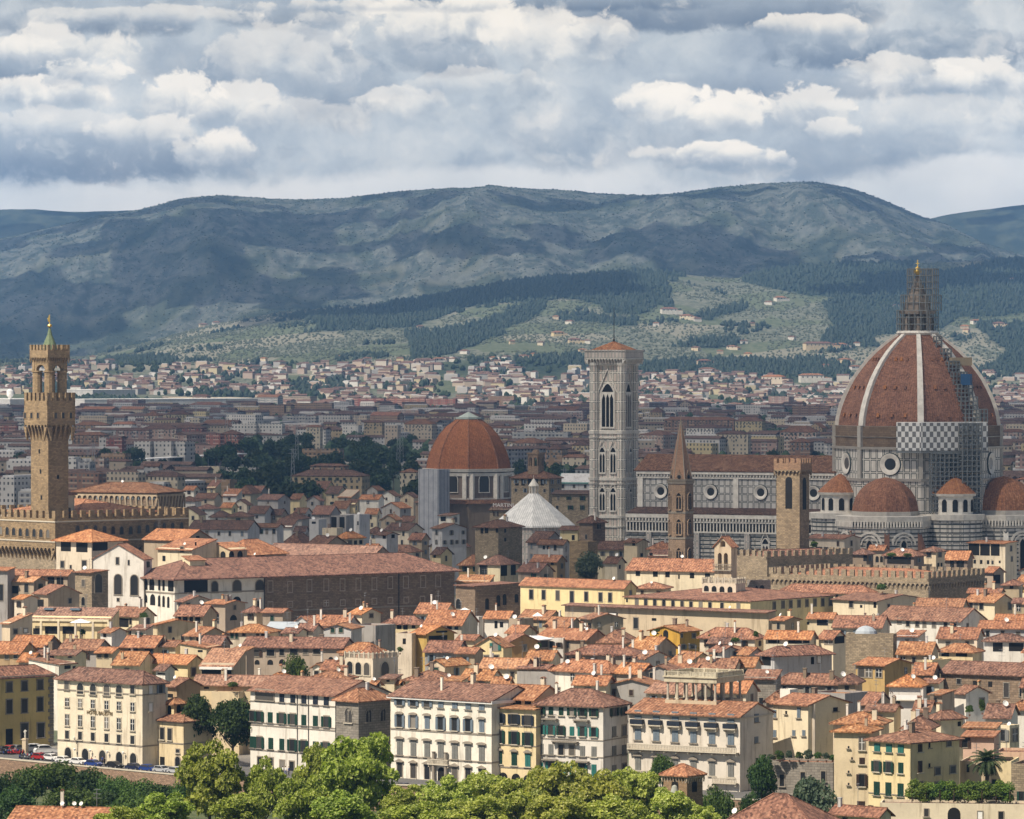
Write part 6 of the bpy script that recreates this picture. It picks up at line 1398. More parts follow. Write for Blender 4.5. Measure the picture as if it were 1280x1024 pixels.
# ---- white pyramid roofed baptistery, far dome and other churches
d_ = 1730.; bx = (667 - 640) / F * d_; ba = thing('baptistery', 'eight sided building under a pale white pyramid roof with a little lantern', 'baptistery', (bx, d_, 0), R(-25)); z_ = lambda y: zpy(y, d_)
def o8(r, z): return [(r * math.cos(R(22.5) + math.pi / 4 * i), r * math.sin(R(22.5) + math.pi / 4 * i), z) for i in range(8)]
mb = MB(); mb.rings([o8(13.6, 0), o8(13.6, z_(657))]); mb.build('wall', MARBS, ba)
rm, t, b = newmat('pale lead sheets'); u, v, _ = t.sep(uvn(t)); s_ = t.math('FRACT', t.math('DIVIDE', u, .8)); n_ = t.noise(geo(t), .5, 4, .6)
t.put(b.inputs['Base Color'], t.mix(t.math('GREATER_THAN', s_, .84), t.mix(t.ss(n_, .35, .65), (.58, .58, .56), (.78, .77, .74)), (.38, .38, .38)))
mb = MB(); mb.rings([o8(14.4, z_(658)), o8(14.2, z_(656)), o8(2.0, z_(618)), o8(1.8, z_(617))]); mb.build('roof', rm, ba)
mb = MB(); [mb.tube((1.5 * math.cos(a), 1.5 * math.sin(a), z_(618)), (1.5 * math.cos(a), 1.5 * math.sin(a), z_(608)), .2, 6) for a in np.arange(8) * math.pi / 4]; mb.lathe([(.8, z_(618)), (.8, z_(608))], 8); mb.lathe([(1.9, z_(608)), (1.9, z_(607)), (.1, z_(598))], 8); mb.tube((0, 0, z_(598)), (0, 0, z_(594)), .06, 4); mb.build('lantern', MWHITE, ba)
OCC.append((620, 594, 716, 655)); anchor('white pyramid roof', 667, 640)
d_ = 2000.; kx = (585.5 - 640) / F * d_; ck = thing('chapel', 'broad brick red tiled dome over a round windowed drum with grey sheeted scaffolding', 'chapel', (kx, d_, 0), R(-22)); z_ = lambda y: zpy(y, d_)
mb = MB(); mb.rings([o8(17.2, 0), o8(17.2, z_(592))]); drm = mb.build('drum', WALL['brown'], ck)
mb = MB()
for y, o_ in ((592, .9), (587, 1.2), (623, .7)): mb.rings([o8(17.2 + o_ * .6, z_(y) - .7), o8(17.2 + o_, z_(y) + .5)])
for i in range(8):
    for q in (-.8, .8):
        a = R(22.5 + 45 * i + q * 6); mb.cbox(16.9 * math.cos(a), 16.9 * math.sin(a), z_(623), 1.6, 1.6, z_(592) - z_(623))
mb.build('white_trim', MWHITE, ck)
for i in range(4):
    an = -135 + 45 * i; ap = 17.2 * math.cos(R(22.5)); o = obj('window', winmesh('a', 4.2, 7.0, 'n', MWHITE), ck); o.matrix_local = Matrix.Rotation(R(an), 4, 'Z') @ Matrix.Translation((ap + .3, 0, z_(603))) @ Matrix.Rotation(R(90), 4, 'Z')
PR2 = [(16.6, 586), (16.2, 577), (15.3, 567), (13.8, 556), (11.6, 544), (8.6, 533), (4.6, 524)]
mb = MB(); mb.rings([o8(r, z_(y)) for r, y in PR2]); mb.build('dome', roofmat('chapel dome tiles', (.84, .62, .54), 1.0, .5), ck)
mb = MB()
for i in range(8):
    a = R(22.5 + 45 * i)
    for (r0, y0), (r1, y1) in zip(PR2, PR2[1:]): mb.tube((r0 * math.cos(a), r0 * math.sin(a), z_(y0)), (r1 * math.cos(a), r1 * math.sin(a), z_(y1)), .3, 4)
mb.build('dome_ribs', DOMET2, ck)
mb = MB(); mb.rings([o8(5.0, z_(524)), o8(5.0, z_(521.5))]); mb.rings([o8(4.2, z_(521.5)), o8(.2, z_(515))]); mb.build('lantern_cap', plain('pale green lead', (.36, .42, .38), .6), ck)
for an in (-112.5, -67.5):
    for y, n_ in ((548, 2), (568, 2), (580, 1)):
        o = obj('dome_opening', MB().lathe([(.5, -.5), (.5, .5)], 6).mesh('dome_opening', DARK), ck); rr_ = np.interp(y, [524, 533, 544, 556, 567, 577, 586], [4.6, 8.6, 11.6, 13.8, 15.3, 16.2, 16.6]); o.location = (rr_ * .93 * math.cos(R(an)), rr_ * .93 * math.sin(R(an)), z_(y))
mb = MB(); mb.rings([o8(21, 0), o8(21, z_(628))]); mb.rings([o8(22, z_(628)), o8(16, z_(621))], 1); mb.build('ambulatory', [WALL['brown'], ROOF['d']], ck)
net, t, b = newmat('grey scaffold sheeting'); u, v, _ = t.sep(uvn(t)); l_ = t.math('LESS_THAN', t.math('FRACT', t.math('DIVIDE', u, 2.2)), .1)
t.put(b.inputs['Base Color'], t.mix(l_, t.mix(t.noise(geo(t), .4, 4, .6), (.22, .23, .25), (.46, .47, .50)), (.12, .12, .13)))
sh = H('P', 523, 548, 562, 587, 586, 't', 'grey', 'g', d=1968, a=35, chim=0, name='scaffolding', cat='scaffolding', group=None, label='tall grey sheeted scaffold box against the left side of the far brick red dome', ant=0)
sh['wl'].data.materials[0] = net; sh['wl'].name = 'sheeting'; sh['roof'].name = 'deck'
OCC.append((520, 515, 640, 630)); anchor('far brick red dome', 585, 600)
d_ = 1930.; sm = H('P', 639, 686, 702, 597, 589, 'h', 'stone', 'd', d=d_, a=30, chim=0, name='church', cat='church', group=None, label='brown stone church with an open arcade under its roof and a small belfry', ant=0)
for x in (646, 654, 662, 670, 678): putwin(sm, x, 603, 4.5, 8, 'd')
f2 = Frame(659.5, 672, 680, 566, d=1935, a=35); mb = MB(); q = f2.W / 2; q2 = f2.D / 2; zz = lambda y: zpy(y, 1935)
mb.box(-q, q, -q2, q2, zz(597), zz(583)); around(mb, lambda mb, L: holes_plate(mb, -L / 2, L / 2, zz(583), zz(568), [(-L * .23, L * .13, zz(582.9), zz(574), L * .14), (L * .23, L * .13, zz(582.9), zz(574), L * .14)], 0, .5), f2.W, f2.D); mb.box(-q - .3, q + .3, -q2 - .3, q2 + .3, zz(568), zz(566)); mb.lathe([(1.5, zz(566)), (1.2, zz(563)), (.1, zz(562))], 8)
o = mb.build('belfry', BR, sm['root']); v_ = f2.O - sm['f'].O; ca, sa = math.cos(sm['f'].a), math.sin(sm['f'].a); o.location = (v_.x * ca - v_.y * sa, v_.x * sa + v_.y * ca, 0)
OCC.append((636, 560, 704, 612)); anchor('small brown belfry', 670, 590)
H('P', 690, 735, 740, 617, 613, 's', 'stone', 'd', d=1800, chim=0)
mk = H('P', 698, 738, 742, 603, 591, 's', 'palegrey', 'g', d=2120, chim=0, name='market_hall', cat='market hall', group=None, label='market hall with a green glass and metal roof left of the marble bell tower', ant=0)
mk['roof'].data.materials[0] = plain('green market roof', (.06, .15, .13), .5, .2, .4)
sg = H('P', 612, 646, 652, 637, 631, 's', 'stone', 'd', d=1880, chim=0, label='low dark roofed building carrying a rooftop sign with white letters', ant=0)
def text_mesh(name, s, size, mat, ext=.06):
    cu_ = bpy.data.curves.new(name, 'FONT'); cu_.body = s; cu_.size = size; cu_.extrude = ext; cu_.align_x = 'CENTER'; cu_.align_y = 'CENTER'
    to = bpy.data.objects.new(name, cu_); C.objects.link(to); bpy.context.view_layer.update()
    me = bpy.data.meshes.new_from_object(to.evaluated_get(bpy.context.evaluated_depsgraph_get())); bpy.data.objects.remove(to); me.materials.clear(); me.materials.append(mat); me.name = name; return me
so_ = thing('rooftop_sign', 'row of white rooftop letters in front of the far brick red dome', 'sign', (*px2(629, 1872), zpy(637, 1872)))
o = obj('letters', text_mesh('letters', 'MARTINI', 2.0, WHITE), so_, (0, 0, 1.6)); o.rotation_euler = (R(90), 0, 0)
mb = MB(); [mb.box(x - .05, x + .05, .1, .2, -1, 1.4) for x in (-4, -2, 0, 2, 4)]; mb.box(-4.4, 4.4, .1, .2, .5, .6); mb.build('frame', IRON, so_)
# ------------------------------------------------------------------ the row of houses along the river
def absorb(cb, pb, name):
    """make a small block built by H a part of a bigger building"""
    bpy.context.view_layer.update()
    inv = pb['root'].matrix_world.inverted(); wl = cb['wl']; M0 = inv @ cb['root'].matrix_world
    wl.parent = pb['root']; wl.matrix_local = M0; wl.name = name
    for ch_ in list(cb['root'].children):
        if ch_ is wl: continue
        ch_.parent = wl
    bpy.data.objects.remove(cb['root']); HOUSES.remove(cb); cb['root'] = wl
def rowx(t, pts, w_, h_, k): return [(x, y, w_, h_, k) for x, y in pts]
def pediment(b, t, pts, w_, arch=False):
    """hood over each window of a row, read at its middle"""
    for x, y in pts:
        l, z = b['f'].front(*tp(t, x, y)); q = w_ / TILES[t][2] / F * b['f'].d / math.cos(b['f'].a) / 2
        key = ('ped', round(q, 1), arch)
        if key not in MC:
            mb = MB(); q = round(q, 1)
            if arch: mb.extr([(-q, 0), (q, 0), (q, .18), (q * .6, .42), (0, .52), (-q * .6, .42), (-q, .18)], 'y', -.5, .02)
            else: mb.extr([(-q, 0), (q, 0), (q, .14), (0, .62), (-q, .14)], 'y', -.5, .02)
            MC[key] = mb.mesh('window_hood', SURR)
        obj('window_hood', MC[key], b['root'], (l, -b['f'].D / 2, z))
def balcony(b, t, x0, x1, y, kind='stone', name='balcony', out=1.0, side=False):
    xa, yy = tp(t, x0, y); xb, _ = tp(t, x1, y); fn = b['f'].side if side else b['f'].front
    la, z = fn(xa, yy); lb, _ = fn(xb, yy); mb = MB(); W_ = abs(lb - la); hh = .95
    mats = {'stone': [TRIM, TRIM], 'iron': [SURR, IRON], 'blue': [TRIM, SHUT['k']]}[kind]
    mb.box(-W_ / 2, W_ / 2, -out, 0, -.22, 0, 0)
    for k in np.linspace(-W_ / 2 + .2, W_ / 2 - .2, max(2, int(W_ / 2.2))): mb.box(k - .12, k + .12, -out * .8, 0, -.65, -.22, 0)
    if kind == 'stone':
        mb.box(-W_ / 2, W_ / 2, -out, -out + .2, hh - .15, hh, 1)
        for k in np.arange(-W_ / 2 + .12, W_ / 2, .34): mb.box(k - .08, k + .08, -out + .03, -out + .17, 0, hh - .15, 1)
    elif kind == 'blue': mb.box(-W_ / 2, W_ / 2, -out, -out + .08, .05, hh, 1); mb.box(-W_ / 2, -W_ / 2 + .08, -out + .08, 0, .05, hh, 1); mb.box(W_ / 2 - .08, W_ / 2, -out + .08, 0, .05, hh, 1)
    else:
        mb.box(-W_ / 2, W_ / 2, -out, -out + .06, hh - .06, hh, 1)
        for k in np.arange(-W_ / 2 + .05, W_ / 2, .22): mb.box(k - .025, k + .025, -out, -out + .05, 0, hh - .06, 1)
    l = (la + lb) / 2
    return mb.build(name, mats, b['root'], (b['f'].W / 2, l, z) if side else (l, -b['f'].D / 2, z), R(90) if side else 0)
def cornice(b, h_=.5, out=.45, mat=None):
    f = b['f']; mb = MB(); mb.box(-f.W / 2 - out, f.W / 2 + out, -f.D / 2 - out, -f.D / 2 + .02, f.h - .75, f.h - .75 + h_); mb.box(f.W / 2 - .02, f.W / 2 + out, -f.D / 2 + .02, f.D / 2, f.h - .75, f.h - .75 + h_)
    mb.build('cornice', mat or TRIM, b['root'])
kw = dict(group='houses along the river front', fine=True, vis=120, ant=0)
r0 = H('P', -84, -65, 66.5, 848, 829, 'h', 'mustard', 'o', d=1069, a=51, chim=0, name='palazzo', cat='palazzo', label='yellow ochre palazzo with grey framed windows and quoins at the left edge', surr=WALL['greystone'],
       win=[(x, y, 7, 11.5, 'p') for x, y in ((11.5, 859), (30.5, 857.5), (50, 856))] + [(x, y, 7, 17, 'p') for x, y in ((11.5, 883.5), (30.5, 882.5), (50, 880.5))] + [(11.5, 921, 9, 20, 'd'), (30.5, 914, 9, 20, 'p'), (51, 913, 8.5, 18, 'p')], **kw)
r0['wl'].data.materials[0] = wallmat('plaster ochre yellow', (.55, .42, .20))
mb = MB(); q = r0['f']; z = .1
while z < q.h - 1: mb.box(q.W / 2 - .02, q.W / 2 + .12, q.D / 2 - (1.3 if int(z / .8) % 2 else .9), q.D / 2 + .1, z, z + .72); z += .8
mb.build('quoins', WALL['greystone'], r0['root']); cornice(r0, .6, .6, WALL['greystone'])
mb = MB(); mb.box(-.2, 6, -4.5, 4.5, 0, .12); o = mb.build('roof_glazing', ROOF['g'], r0['root'], (q.W / 2 - 6.2, q.D * .15, q.h + .55)); o.rotation_euler = (0, R(15), 0)
c6 = lambda ys, xs: list(zip(xs, ys))
XS = (337, 402, 466, 534, 596, 664)
ht = H('B1', 288, 712, 828, 339, 263, 'h', 'white', 'b', d=1032, a=43, chim=0, name='hotel', cat='hotel', label='tall pale cream hotel with four arched top windows and an arched ground floor',
       win=[(335, 353, 22, 46, 'p'), (664, 377, 22, 46, 'p')] + [(x, y, 30, 56, 'a') for x, y in ((403, 370), (467, 374), (535, 377), (597, 381))] + [(x, 440 + (x - 337) * .07, 20, 42, 'm') for x in XS] + [(x, 528 + (x - 337) * .076, 20, 56, 'm') for x in XS] + [(x, 602 + (x - 337) * .08, 20, 42, 'p') for x in XS]
       + [(x, y, 32, 62, 'a') for x, y in ((342, 696), (428, 703), (514, 711), (598, 719), (668, 724))] + [(753, 377, 18, 46, 'l'), (802, 371, 20, 46, 'ob'), (753, 465, 18, 42, 'l')], surr=TRIM, **kw)
ht['wl'].data.materials[0] = wallmat('plaster warm cream', (.70, .615, .46)); band(ht, 'B1', 403, 1.6); band(ht, 'B1', 660, 1.8); cornice(ht, .3, .25)
l, z = ht['f'].front(*tp('B1', 500, 494)); me = text_mesh('lettering', 'HOTEL BALESTRI', 1.05, plain('bronze letters', (.20, .15, .08), .5)); o = obj('lettering', me, ht['root'], (l, -ht['f'].D / 2 - .12, z)); o.rotation_euler = (R(90), 0, 0)
for x, y in ((385, 680), (462, 685), (548, 692), (628, 697)):
    l, z = ht['f'].front(*tp('B1', x, y)); mb = MB(); mb.tube((0, 0, 0), (0, -.7, .25), .06, 4); mb.lathe([(.14, -.1), (.28, .35), (.05, .5)], 6, 0, -.7, m=1); mb.build('wall_lamp', [IRON, WHITE], ht['root'], (l, -ht['f'].D / 2, z))
r2 = H('B1', 712, 918, 932, 530, 488, 'h', 'yellow', 'n', d=1030, a=43, chim=1, label='low yellow house with ground floor arches and a little roof turret right of the hotel',
       win=[(735, 585, 20, 60, 'p'), (773, 592, 20, 58, 'p'), (812, 597, 20, 58, 'p'), (850, 601, 20, 58, 'p'), (736, 668, 16, 18, 'p'), (778, 673, 16, 18, 'p'), (890, 684, 16, 16, 'p'), (736, 724, 24, 56, 'a'), (890, 736, 24, 50, 'a'), (812, 738, 24, 52, 'd')], **kw)
band(r2, 'B1', 648, 1.5); band(r2, 'B1', 545, 1.2)
tu = H('B1', 830, 870, 922, 438, 416, 'h', 'yellow', 'n', d=1036, a=43, chim=0, win=[(848, 478, 18, 44, 'A'), (893, 472, 20, 40, 'A')], fine=False, ant=0); absorb(tu, r2, 'turret')
r3 = H('B2', -28, 396, 402, 402, 330, 'g', 'white', 'b', d=1012, a=44, D=15, chim=1, label='white river house with dark green shutters left of the grey stone corner house',
       win=[(45, 405, 90, 50, 'p')] + [(x, 412 + (x - 130) * .075, 24, 52, 'ck') for x in (130, 185, 240, 298, 352)] + [(x, 511 + (x - 17) * .078, 24, 52, 'og' if x != 240 else 'cg') for x in (-18, 17, 72, 130, 185, 240, 298, 353)] + [(x, 641 + (x - 18) * .083, 24, 56, 'og') for x in (-18, 18, 75, 130, 183, 239, 298, 350)]
       + [(20, 733, 22, 40, 'p'), (75, 738, 22, 40, 'p'), (132, 757, 22, 52, 'p'), (180, 762, 22, 52, 'p'), (352, 776, 22, 40, 'p'), (285, 765, 30, 64, 'A')], **kw)
for y in (462, 570, 582, 708): band(r3, 'B2', y, 1.3, side=False)
for x in (208, 264):
    l, z = r3['f'].front(*tp('B2', x, 500)); mb = MB(); mb.tube((l, -r3['f'].D / 2 - .12, .3), (l, -r3['f'].D / 2 - .12, r3['f'].h - .4), .09, 5); mb.build('drainpipe', IRON, r3['root'])
r4 = H('B2', 400, 513, 672, 425, 345, 'h', 'greystone', 'b', d=1006, chim=1, label='grey stone corner house with paired pointed windows and a dark right side', surr=WALL['greystone'], win=[(463, 505, 34, 76, 'g'), (563, 503, 26, 72, 'g'), (635, 497, 24, 70, 'g'), (463, 645, 34, 70, 'g'), (640, 640, 24, 70, 'g')], **kw)
band(r4, 'B2', 545, 1.3, mat=WALL['greystone'])
X7 = (720, 788, 857, 925, 995, 1062, 1130)
r5 = H('B2', 674, 1178, 1184, 430, 356, 'g', 'white', 'b', d=988, a=41, D=15, chim=2, name='palazzo', cat='palazzo', label='white palazzo of seven bays with grey shutters and curved window hoods',
       win=[(x, 440 + (x - 722) * .062, 26, 28, 'ob' if i < 3 else 'cb') for i, x in enumerate(X7)] + [(x, 532 + (x - 720) * .066, 24, 62, 'ob') for x in X7] + [(x, 663 + (x - 720) * .078, 28, 78, 'cy') for x in X7] + [(x, 777 + (x - 720) * .082, 24, 72, 'p') for x in X7 if x != 925] + [(927, 806, 36, 84, 'A')], **kw)
pediment(r5, 'B2', [(x, 622 + (x - 720) * .074) for x in X7], 46, True); pediment(r5, 'B2', [(x, 738 + (x - 720) * .08) for x in X7 if x != 925], 44); pediment(r5, 'B2', [(x, 498 + (x - 720) * .064) for x in X7], 40, True)
band(r5, 'B2', 604, 2.2); band(r5, 'B2', 742, 2.0); cornice(r5, .55, .6, WHITE); balcony(r5, 'B2', 872, 975, 744, 'stone')
for x in (897, 958):
    l, z = r5['f'].front(*tp('B2', x, 806)); mb = MB(); mb.lathe([(.42, 0), (.36, .3), (.3, 5.4), (.42, 5.8)], 10); mb.build('column', SURR, r5['root'], (l, -r5['f'].D / 2 - .55, 0))
r6 = H('P', 615, 670, 671, 886, 880, 's', 'yellow', 'n', d=985, a=34, D=13, chim=0, label='narrow yellow river house with dark green shutters under a set back top storey', rise=.8,
       win=[(624.5, 898, 7.5, 12, 'ok'), (643, 899, 7.5, 12, 'ok'), (660, 900.5, 7.5, 12, 'ok'), (624.5, 921, 7, 16, 'og'), (643, 922.5, 7, 16, 'og'), (660, 924, 7, 16, 'og'), (624.5, 947, 7, 16, 'cg'), (643, 949, 7, 16, 'cg'), (660, 950.5, 7, 16, 'ct'), (629, 970, 11, 9, 'A'), (645, 971.5, 11, 9, 'A'), (660, 973, 11, 9, 'A')], **kw)
band(r6, 'P', 909, 1.3); band(r6, 'P', 933, 1.3); band(r6, 'P', 961, 1.6); pediment(r6, 'P', [(624.5, 938), (643, 939.5), (660, 941)], 10)
s6 = H('P', 617, 668, 671, 873, 857, 'g', 'yellow', 'b', d=990, a=34, D=10, chim=1, win=[(629, 876.5, 11, 5.5, 'd'), (646, 877.5, 11, 5.5, 'd'), (660, 878, 8, 5, 'd')], fine=False, ant=0); absorb(s6, r6, 'attic_storey')
X6 = (145, 195, 246, 300, 353, 410)
r7 = H('B3', 121, 456, 578, 453, 372, 'h', 'white', 'b', d=980, a=28, chim=2, label='white river house with bright green and teal shutters and small balconies',
       win=[(x, 478 + (x - 145) * .035, 22, 46, 'og') for x in X6] + [(x, 577 + (x - 145) * .045, 22, 46, ('ot', 'ot', 'og', 'ct', 'ot', 'ot')[i]) for i, x in enumerate(X6)] + [(x, 672 + (x - 145) * .055, 24, 52, ('cy', 'cy', 'p', 'p', 'cy', 'cy')[i]) for i, x in enumerate(X6)] + [(x, 764 + (x - 145) * .06, 24, 58, ('ct', 'ot', 'ot', 'ct', 'ot', 'ct')[i]) for i, x in enumerate(X6)]
       + [(510, 488, 22, 40, 'og'), (556, 484, 16, 38, 'og')] + [(x, y, 20, 48, k) for x, y, k in ((510, 585, 'cy'), (560, 580, 'p'), (510, 682, 'cy'), (560, 677, 'cy'), (510, 778, 'cy'), (560, 773, 'p'))], **kw)
for a_, b_, y in ((156, 232, 519), (315, 388, 526), (208, 334, 631), (156, 232, 722), (315, 388, 732)): balcony(r7, 'B3', a_, b_, y, 'iron')
band(r7, 'B3', 632, 1.0); band(r7, 'B3', 716, 1.2); cornice(r7, .35, .3)
X8 = (631, 722, 816, 908, 1001, 1095)
r8 = H('B3', 584, 1140, 1304, 506, 440, 'g', 'white', 'b', d=972, a=30, chim=0, label='cream river house with blue balconies and a columned pavilion on its roof',
       win=[(x, 500 + (x - 631) * .042, 34, 44, 'cb') for x in X8] + [(x, 600 + (x - 631) * .055, 32, 54, 'cb') for x in X8] + [(x, 748 + (x - 631) * .068, 30, 66, 'cy') for x in X8] + [(x, 868 + (x - 631) * .075, 30, 56, 'p') for x in X8] + [(1222, 518, 20, 40, 'cb'), (1221, 627, 18, 30, 'cb')], **kw)
r8['wl'].data.materials[0] = wallmat('plaster ivory', (.68, .62, .51))
for x in X8: balcony(r8, 'B3', x - 31, x + 31, 547 + (x - 631) * .05, 'blue')
balcony(r8, 'B3', 590, 1136, 667, 'stone', out=1.3); pediment(r8, 'B3', [(x, 708 + (x - 631) * .066) for x in X8], 46); band(r8, 'B3', 702, 1.6, side=False); cornice(r8, .3, .25); balcony(r8, 'B3', 1010, 1130, 838, 'stone'); balcony(r8, 'B3', 600, 720, 800, 'stone')
pv8 = H('B3', 765, 1022, 1155, 436, 430, 't', 'sand', 'n', d=980, a=30, chim=0, ant=0); absorb(pv8, r8, 'pavilion_base')
f = pv8['f']; z1, z2 = zpy(tp('B3', 0, 346)[1], f.d), zpy(tp('B3', 0, 322)[1], f.d); pm_ = wallmat('weathered pavilion stone', (.47, .42, .33))
def colrow(L, n): return [(-L / 2 + .45 + (L - .9) * i / (n - 1)) for i in range(n)]
for i, (x, y) in enumerate([(x, -f.D / 2 + .4) for x in colrow(f.W, 6)] + [(f.W / 2 - .45, y) for y in colrow(f.D, 4)[1:]] + [(x, f.D / 2 - .4) for x in colrow(f.W, 6)[:5]] + [(-f.W / 2 + .45, y) for y in colrow(f.D, 4)[1:3]]):
    if ('pcol',) not in MC: MC[('pcol',)] = MB().lathe([(.36, 0), (.36, .2), (.26, .3), (.23, z1 - f.h - .35), (.36, z1 - f.h - .15), (.36, z1 - f.h)], 10).mesh('column', pm_)
    obj('column', MC[('pcol',)], pv8['wl'], (x, y, f.h))
mb = MB(); mb.box(-f.W / 2 - .15, f.W / 2 + .15, -f.D / 2 - .15, f.D / 2 + .15, z1, z2); mb.box(-f.W / 2 - .4, f.W / 2 + .4, -f.D / 2 - .4, f.D / 2 + .4, z2, z2 + .22); mb.build('entablature', pm_, pv8['wl'])
mb = MB()
def bal(mb, L):
    mb.box(-L / 2, L / 2, 0, .22, z2 + 1.0, z2 + 1.15); mb.box(-L / 2, L / 2, 0, .22, z2 + .22, z2 + .34)
    for k in np.arange(-L / 2 + .2, L / 2, .3): mb.box(k - .07, k + .07, .05, .17, z2 + .34, z2 + 1.0)
    for k in np.linspace(-L / 2, L / 2, 5): mb.box(k - .2, k + .2, -.02, .24, z2 + .22, z2 + 1.25)
around(mb, bal, f.W, f.D); mb.build('balustrade', pm_, pv8['wl'])
mb = MB(); f2 = h_lg2['f']
def bal2(mb, L):
    mb.box(-L / 2, L / 2, 0, .22, f2.h + .95, f2.h + 1.1)
    for k in np.linspace(-L / 2, L / 2, 7): mb.box(k - .17, k + .17, -.02, .24, f2.h, f2.h + 1.35)
    for k in np.arange(-L / 2 + .2, L / 2, .32): mb.box(k - .05, k + .05, .06, .16, f2.h, f2.h + .95)
around(mb, bal2, f2.W, f2.D); mb.build('balustrade', TRIM, h_lg2['root']); obj('roof', roofmesh(f2.W - 2.2, f2.D - 2.2, 2.6, 'h', 'o', .3), h_lg2['root'], (0, 0, f2.h - .1)); h_lg2['roof'].name = 'deck'
f3 = ar['f']; mb = MB()
def bal3(mb, L):
    mb.box(-L / 2, L / 2, 0, .2, f3.h + 1.1, f3.h + 1.25)
    for k in np.linspace(-L / 2, L / 2, 6): mb.box(k - .2, k + .2, -.02, .24, f3.h, f3.h + 1.6)
    for k in np.arange(-L / 2 + .2, L / 2, .4): mb.box(k - .06, k + .06, .05, .15, f3.h, f3.h + 1.1)
around(mb, bal3, f3.W, f3.D); mb.build('balustrade', TRIM, ar['root'])
mb = MB(); mb.cbox(0, 0, 0, 4.4, .18, 1.0); mb.build('balcony', WHITE, h_bal['root'], (.6, -h_bal['f'].D / 2 - .9, h_bal['f'].h - 3.2)); mb = MB(); mb.cbox(0, 0, 0, 4.6, 1.2, .2); mb.build('balcony_slab', TRIM, h_bal['root'], (.6, -h_bal['f'].D / 2 - .5, h_bal['f'].h - 3.42))
r9 = H('L6', 425, 705, 1030, 772, 697, 'g', 'cream', 'o', d=984, chim=1, a=44, label='cream gabled house with grey blue shutters and a broad blank side wall',
       win=[(440, 845, 26, 62, 'cb'), (530, 836, 14, 26, 'd'), (632, 838, 28, 80, 'cb'), (440, 1005, 26, 56, 'cb'), (592, 1000, 24, 46, 'cb'), (672, 1000, 24, 46, 'cb'), (923, 812, 36, 32, 'd')], **kw)
mb = MB(); mb.tube((r9['f'].W / 2 + .2, -r9['f'].D * .38, 0), (r9['f'].W / 2 + .2, -r9['f'].D * .38, r9['f'].h), .35, 6); mb.build('flue', WALL['cream'], r9['root'])
tw_ = H('B4', 18, 325, 332, 742, 736, 't', 'greystone', 'n', d=945, a=20, D=8, chim=0, name='garden_wall', cat='garden wall', label='grey terrace wall with three dark windows below a row of planted boxes', win=[(70, 830, 22, 58, 'p'), (175, 812, 22, 46, 'p'), (277, 810, 22, 50, 'p')], **kw)
ra = H('B4', 330, 506, 512, 582, 546, 'h', 'yellow', 'n', d=905, a=16, D=9, chim=1, label='yellow house with brown shutters adjoining the corner house with teal blinds',
       win=[(470, 648, 26, 62, 'mn'), (403, 664, 9, 12, 'd'), (420, 720, 9, 12, 'd'), (470, 733, 28, 32, 'cn'), (470, 830, 26, 62, 'on'), (403, 787, 9, 12, 'd'), (403, 848, 9, 12, 'd'), (465, 955, 38, 42, 'cn')], **kw)
rb_ = H('B4', 503, 712, 957, 636, 576, 'h', 'cream', 'n', d=893, chim=3, label='pale yellow corner house with a row of teal blinds near the right edge',
       win=[(547, 665, 30, 38, 'ct'), (606, 669, 30, 38, 'ct'), (665, 673, 30, 38, 'ct'), (545, 760, 26, 54, 'og'), (605, 764, 26, 54, 'og'), (665, 768, 26, 54, 'og'), (545, 870, 30, 66, 'cg'), (603, 874, 30, 66, 'cg'), (664, 878, 30, 66, 'cg'), (602, 978, 22, 32, 'p'), (662, 982, 22, 36, 'p'), (515, 970, 26, 32, 'cn'),
            (760, 668, 20, 40, 'cn'), (807, 655, 9, 24, 'd'), (904, 647, 20, 26, 'p'), (760, 762, 20, 58, 'cn'), (807, 755, 9, 20, 'd'), (847, 785, 24, 34, 'p'), (923, 777, 24, 34, 'p'), (760, 852, 22, 24, 'p'), (847, 850, 22, 20, 'p')], **kw)
rb_['wl'].data.materials[0] = WALL['yellow']; band(rb_, 'B4', 908, 1.2)
pg = H('B4', 560, 1400, 1420, 952, 946, 't', 'cream', 'n', d=872, a=8, D=7, chim=0, name='garden_wall', cat='garden wall', label='long cream garden wall with an arched gate below the leafy pergola hedge', win=[(792, 992, 20, 38, 'p'), (930, 1000, 64, 70, 'A'), (1165, 1006, 22, 38, 'p'), (1060, 1004, 22, 38, 'l')], **kw)
H('B4', 975, 1130, 1136, 607, 590, 's', 'pink', 'r', d=915, chim=0, win=[(985, 640, 26, 50, 'on'), (1010, 575, 14, 24, 'd')][:1])
H('B4', 960, 1085, 1090, 735, 728, 't', 'sand', 'n', d=905, a=14, chim=0, win=[(1000, 770, 14, 40, 'd'), (1035, 858, 14, 18, 'd')])
H('B4', 1085, 1216, 1222, 735, 728, 't', 'yellow', 'n', d=912, a=14, chim=0, win=[(1130, 848, 18, 40, 'cg')])
H('B4', 1216, 1290, 1300, 748, 738, 't', 'stone', 'n', d=884, a=20, chim=0, win=[(1268, 915, 22, 60, 'og')], label='stone edged end pier of a house at the right border')
H('B4', 1130, 1290, 1300, 690, 680, 't', 'pink', 'n', d=925, a=14, chim=0)
lo = H('P', 8, 137, 139, 1032, 1010, 'g', 'cream', 'o', d=800, a=12, D=13, chim=2, ant=1, label='orange tiled roof carrying satellite dishes at the bottom left corner', vis=20)
for px in (64, 79, 88): o = obj('satellite_dish', dishmesh(.35), lo['root'], (lo['f'].front(px, 1015)[0], -.5, lo['f'].h + 2.6), RND.uniform(-.5, .6)); o.data.materials[0]
H('P', 896, 1020, 1026, 1036, 988, 'h', 'cream', 'r', d=790, a=20, D=15, chim=0, label='broad reddish hipped roof at the bottom right of the small brick belfry', vis=20)
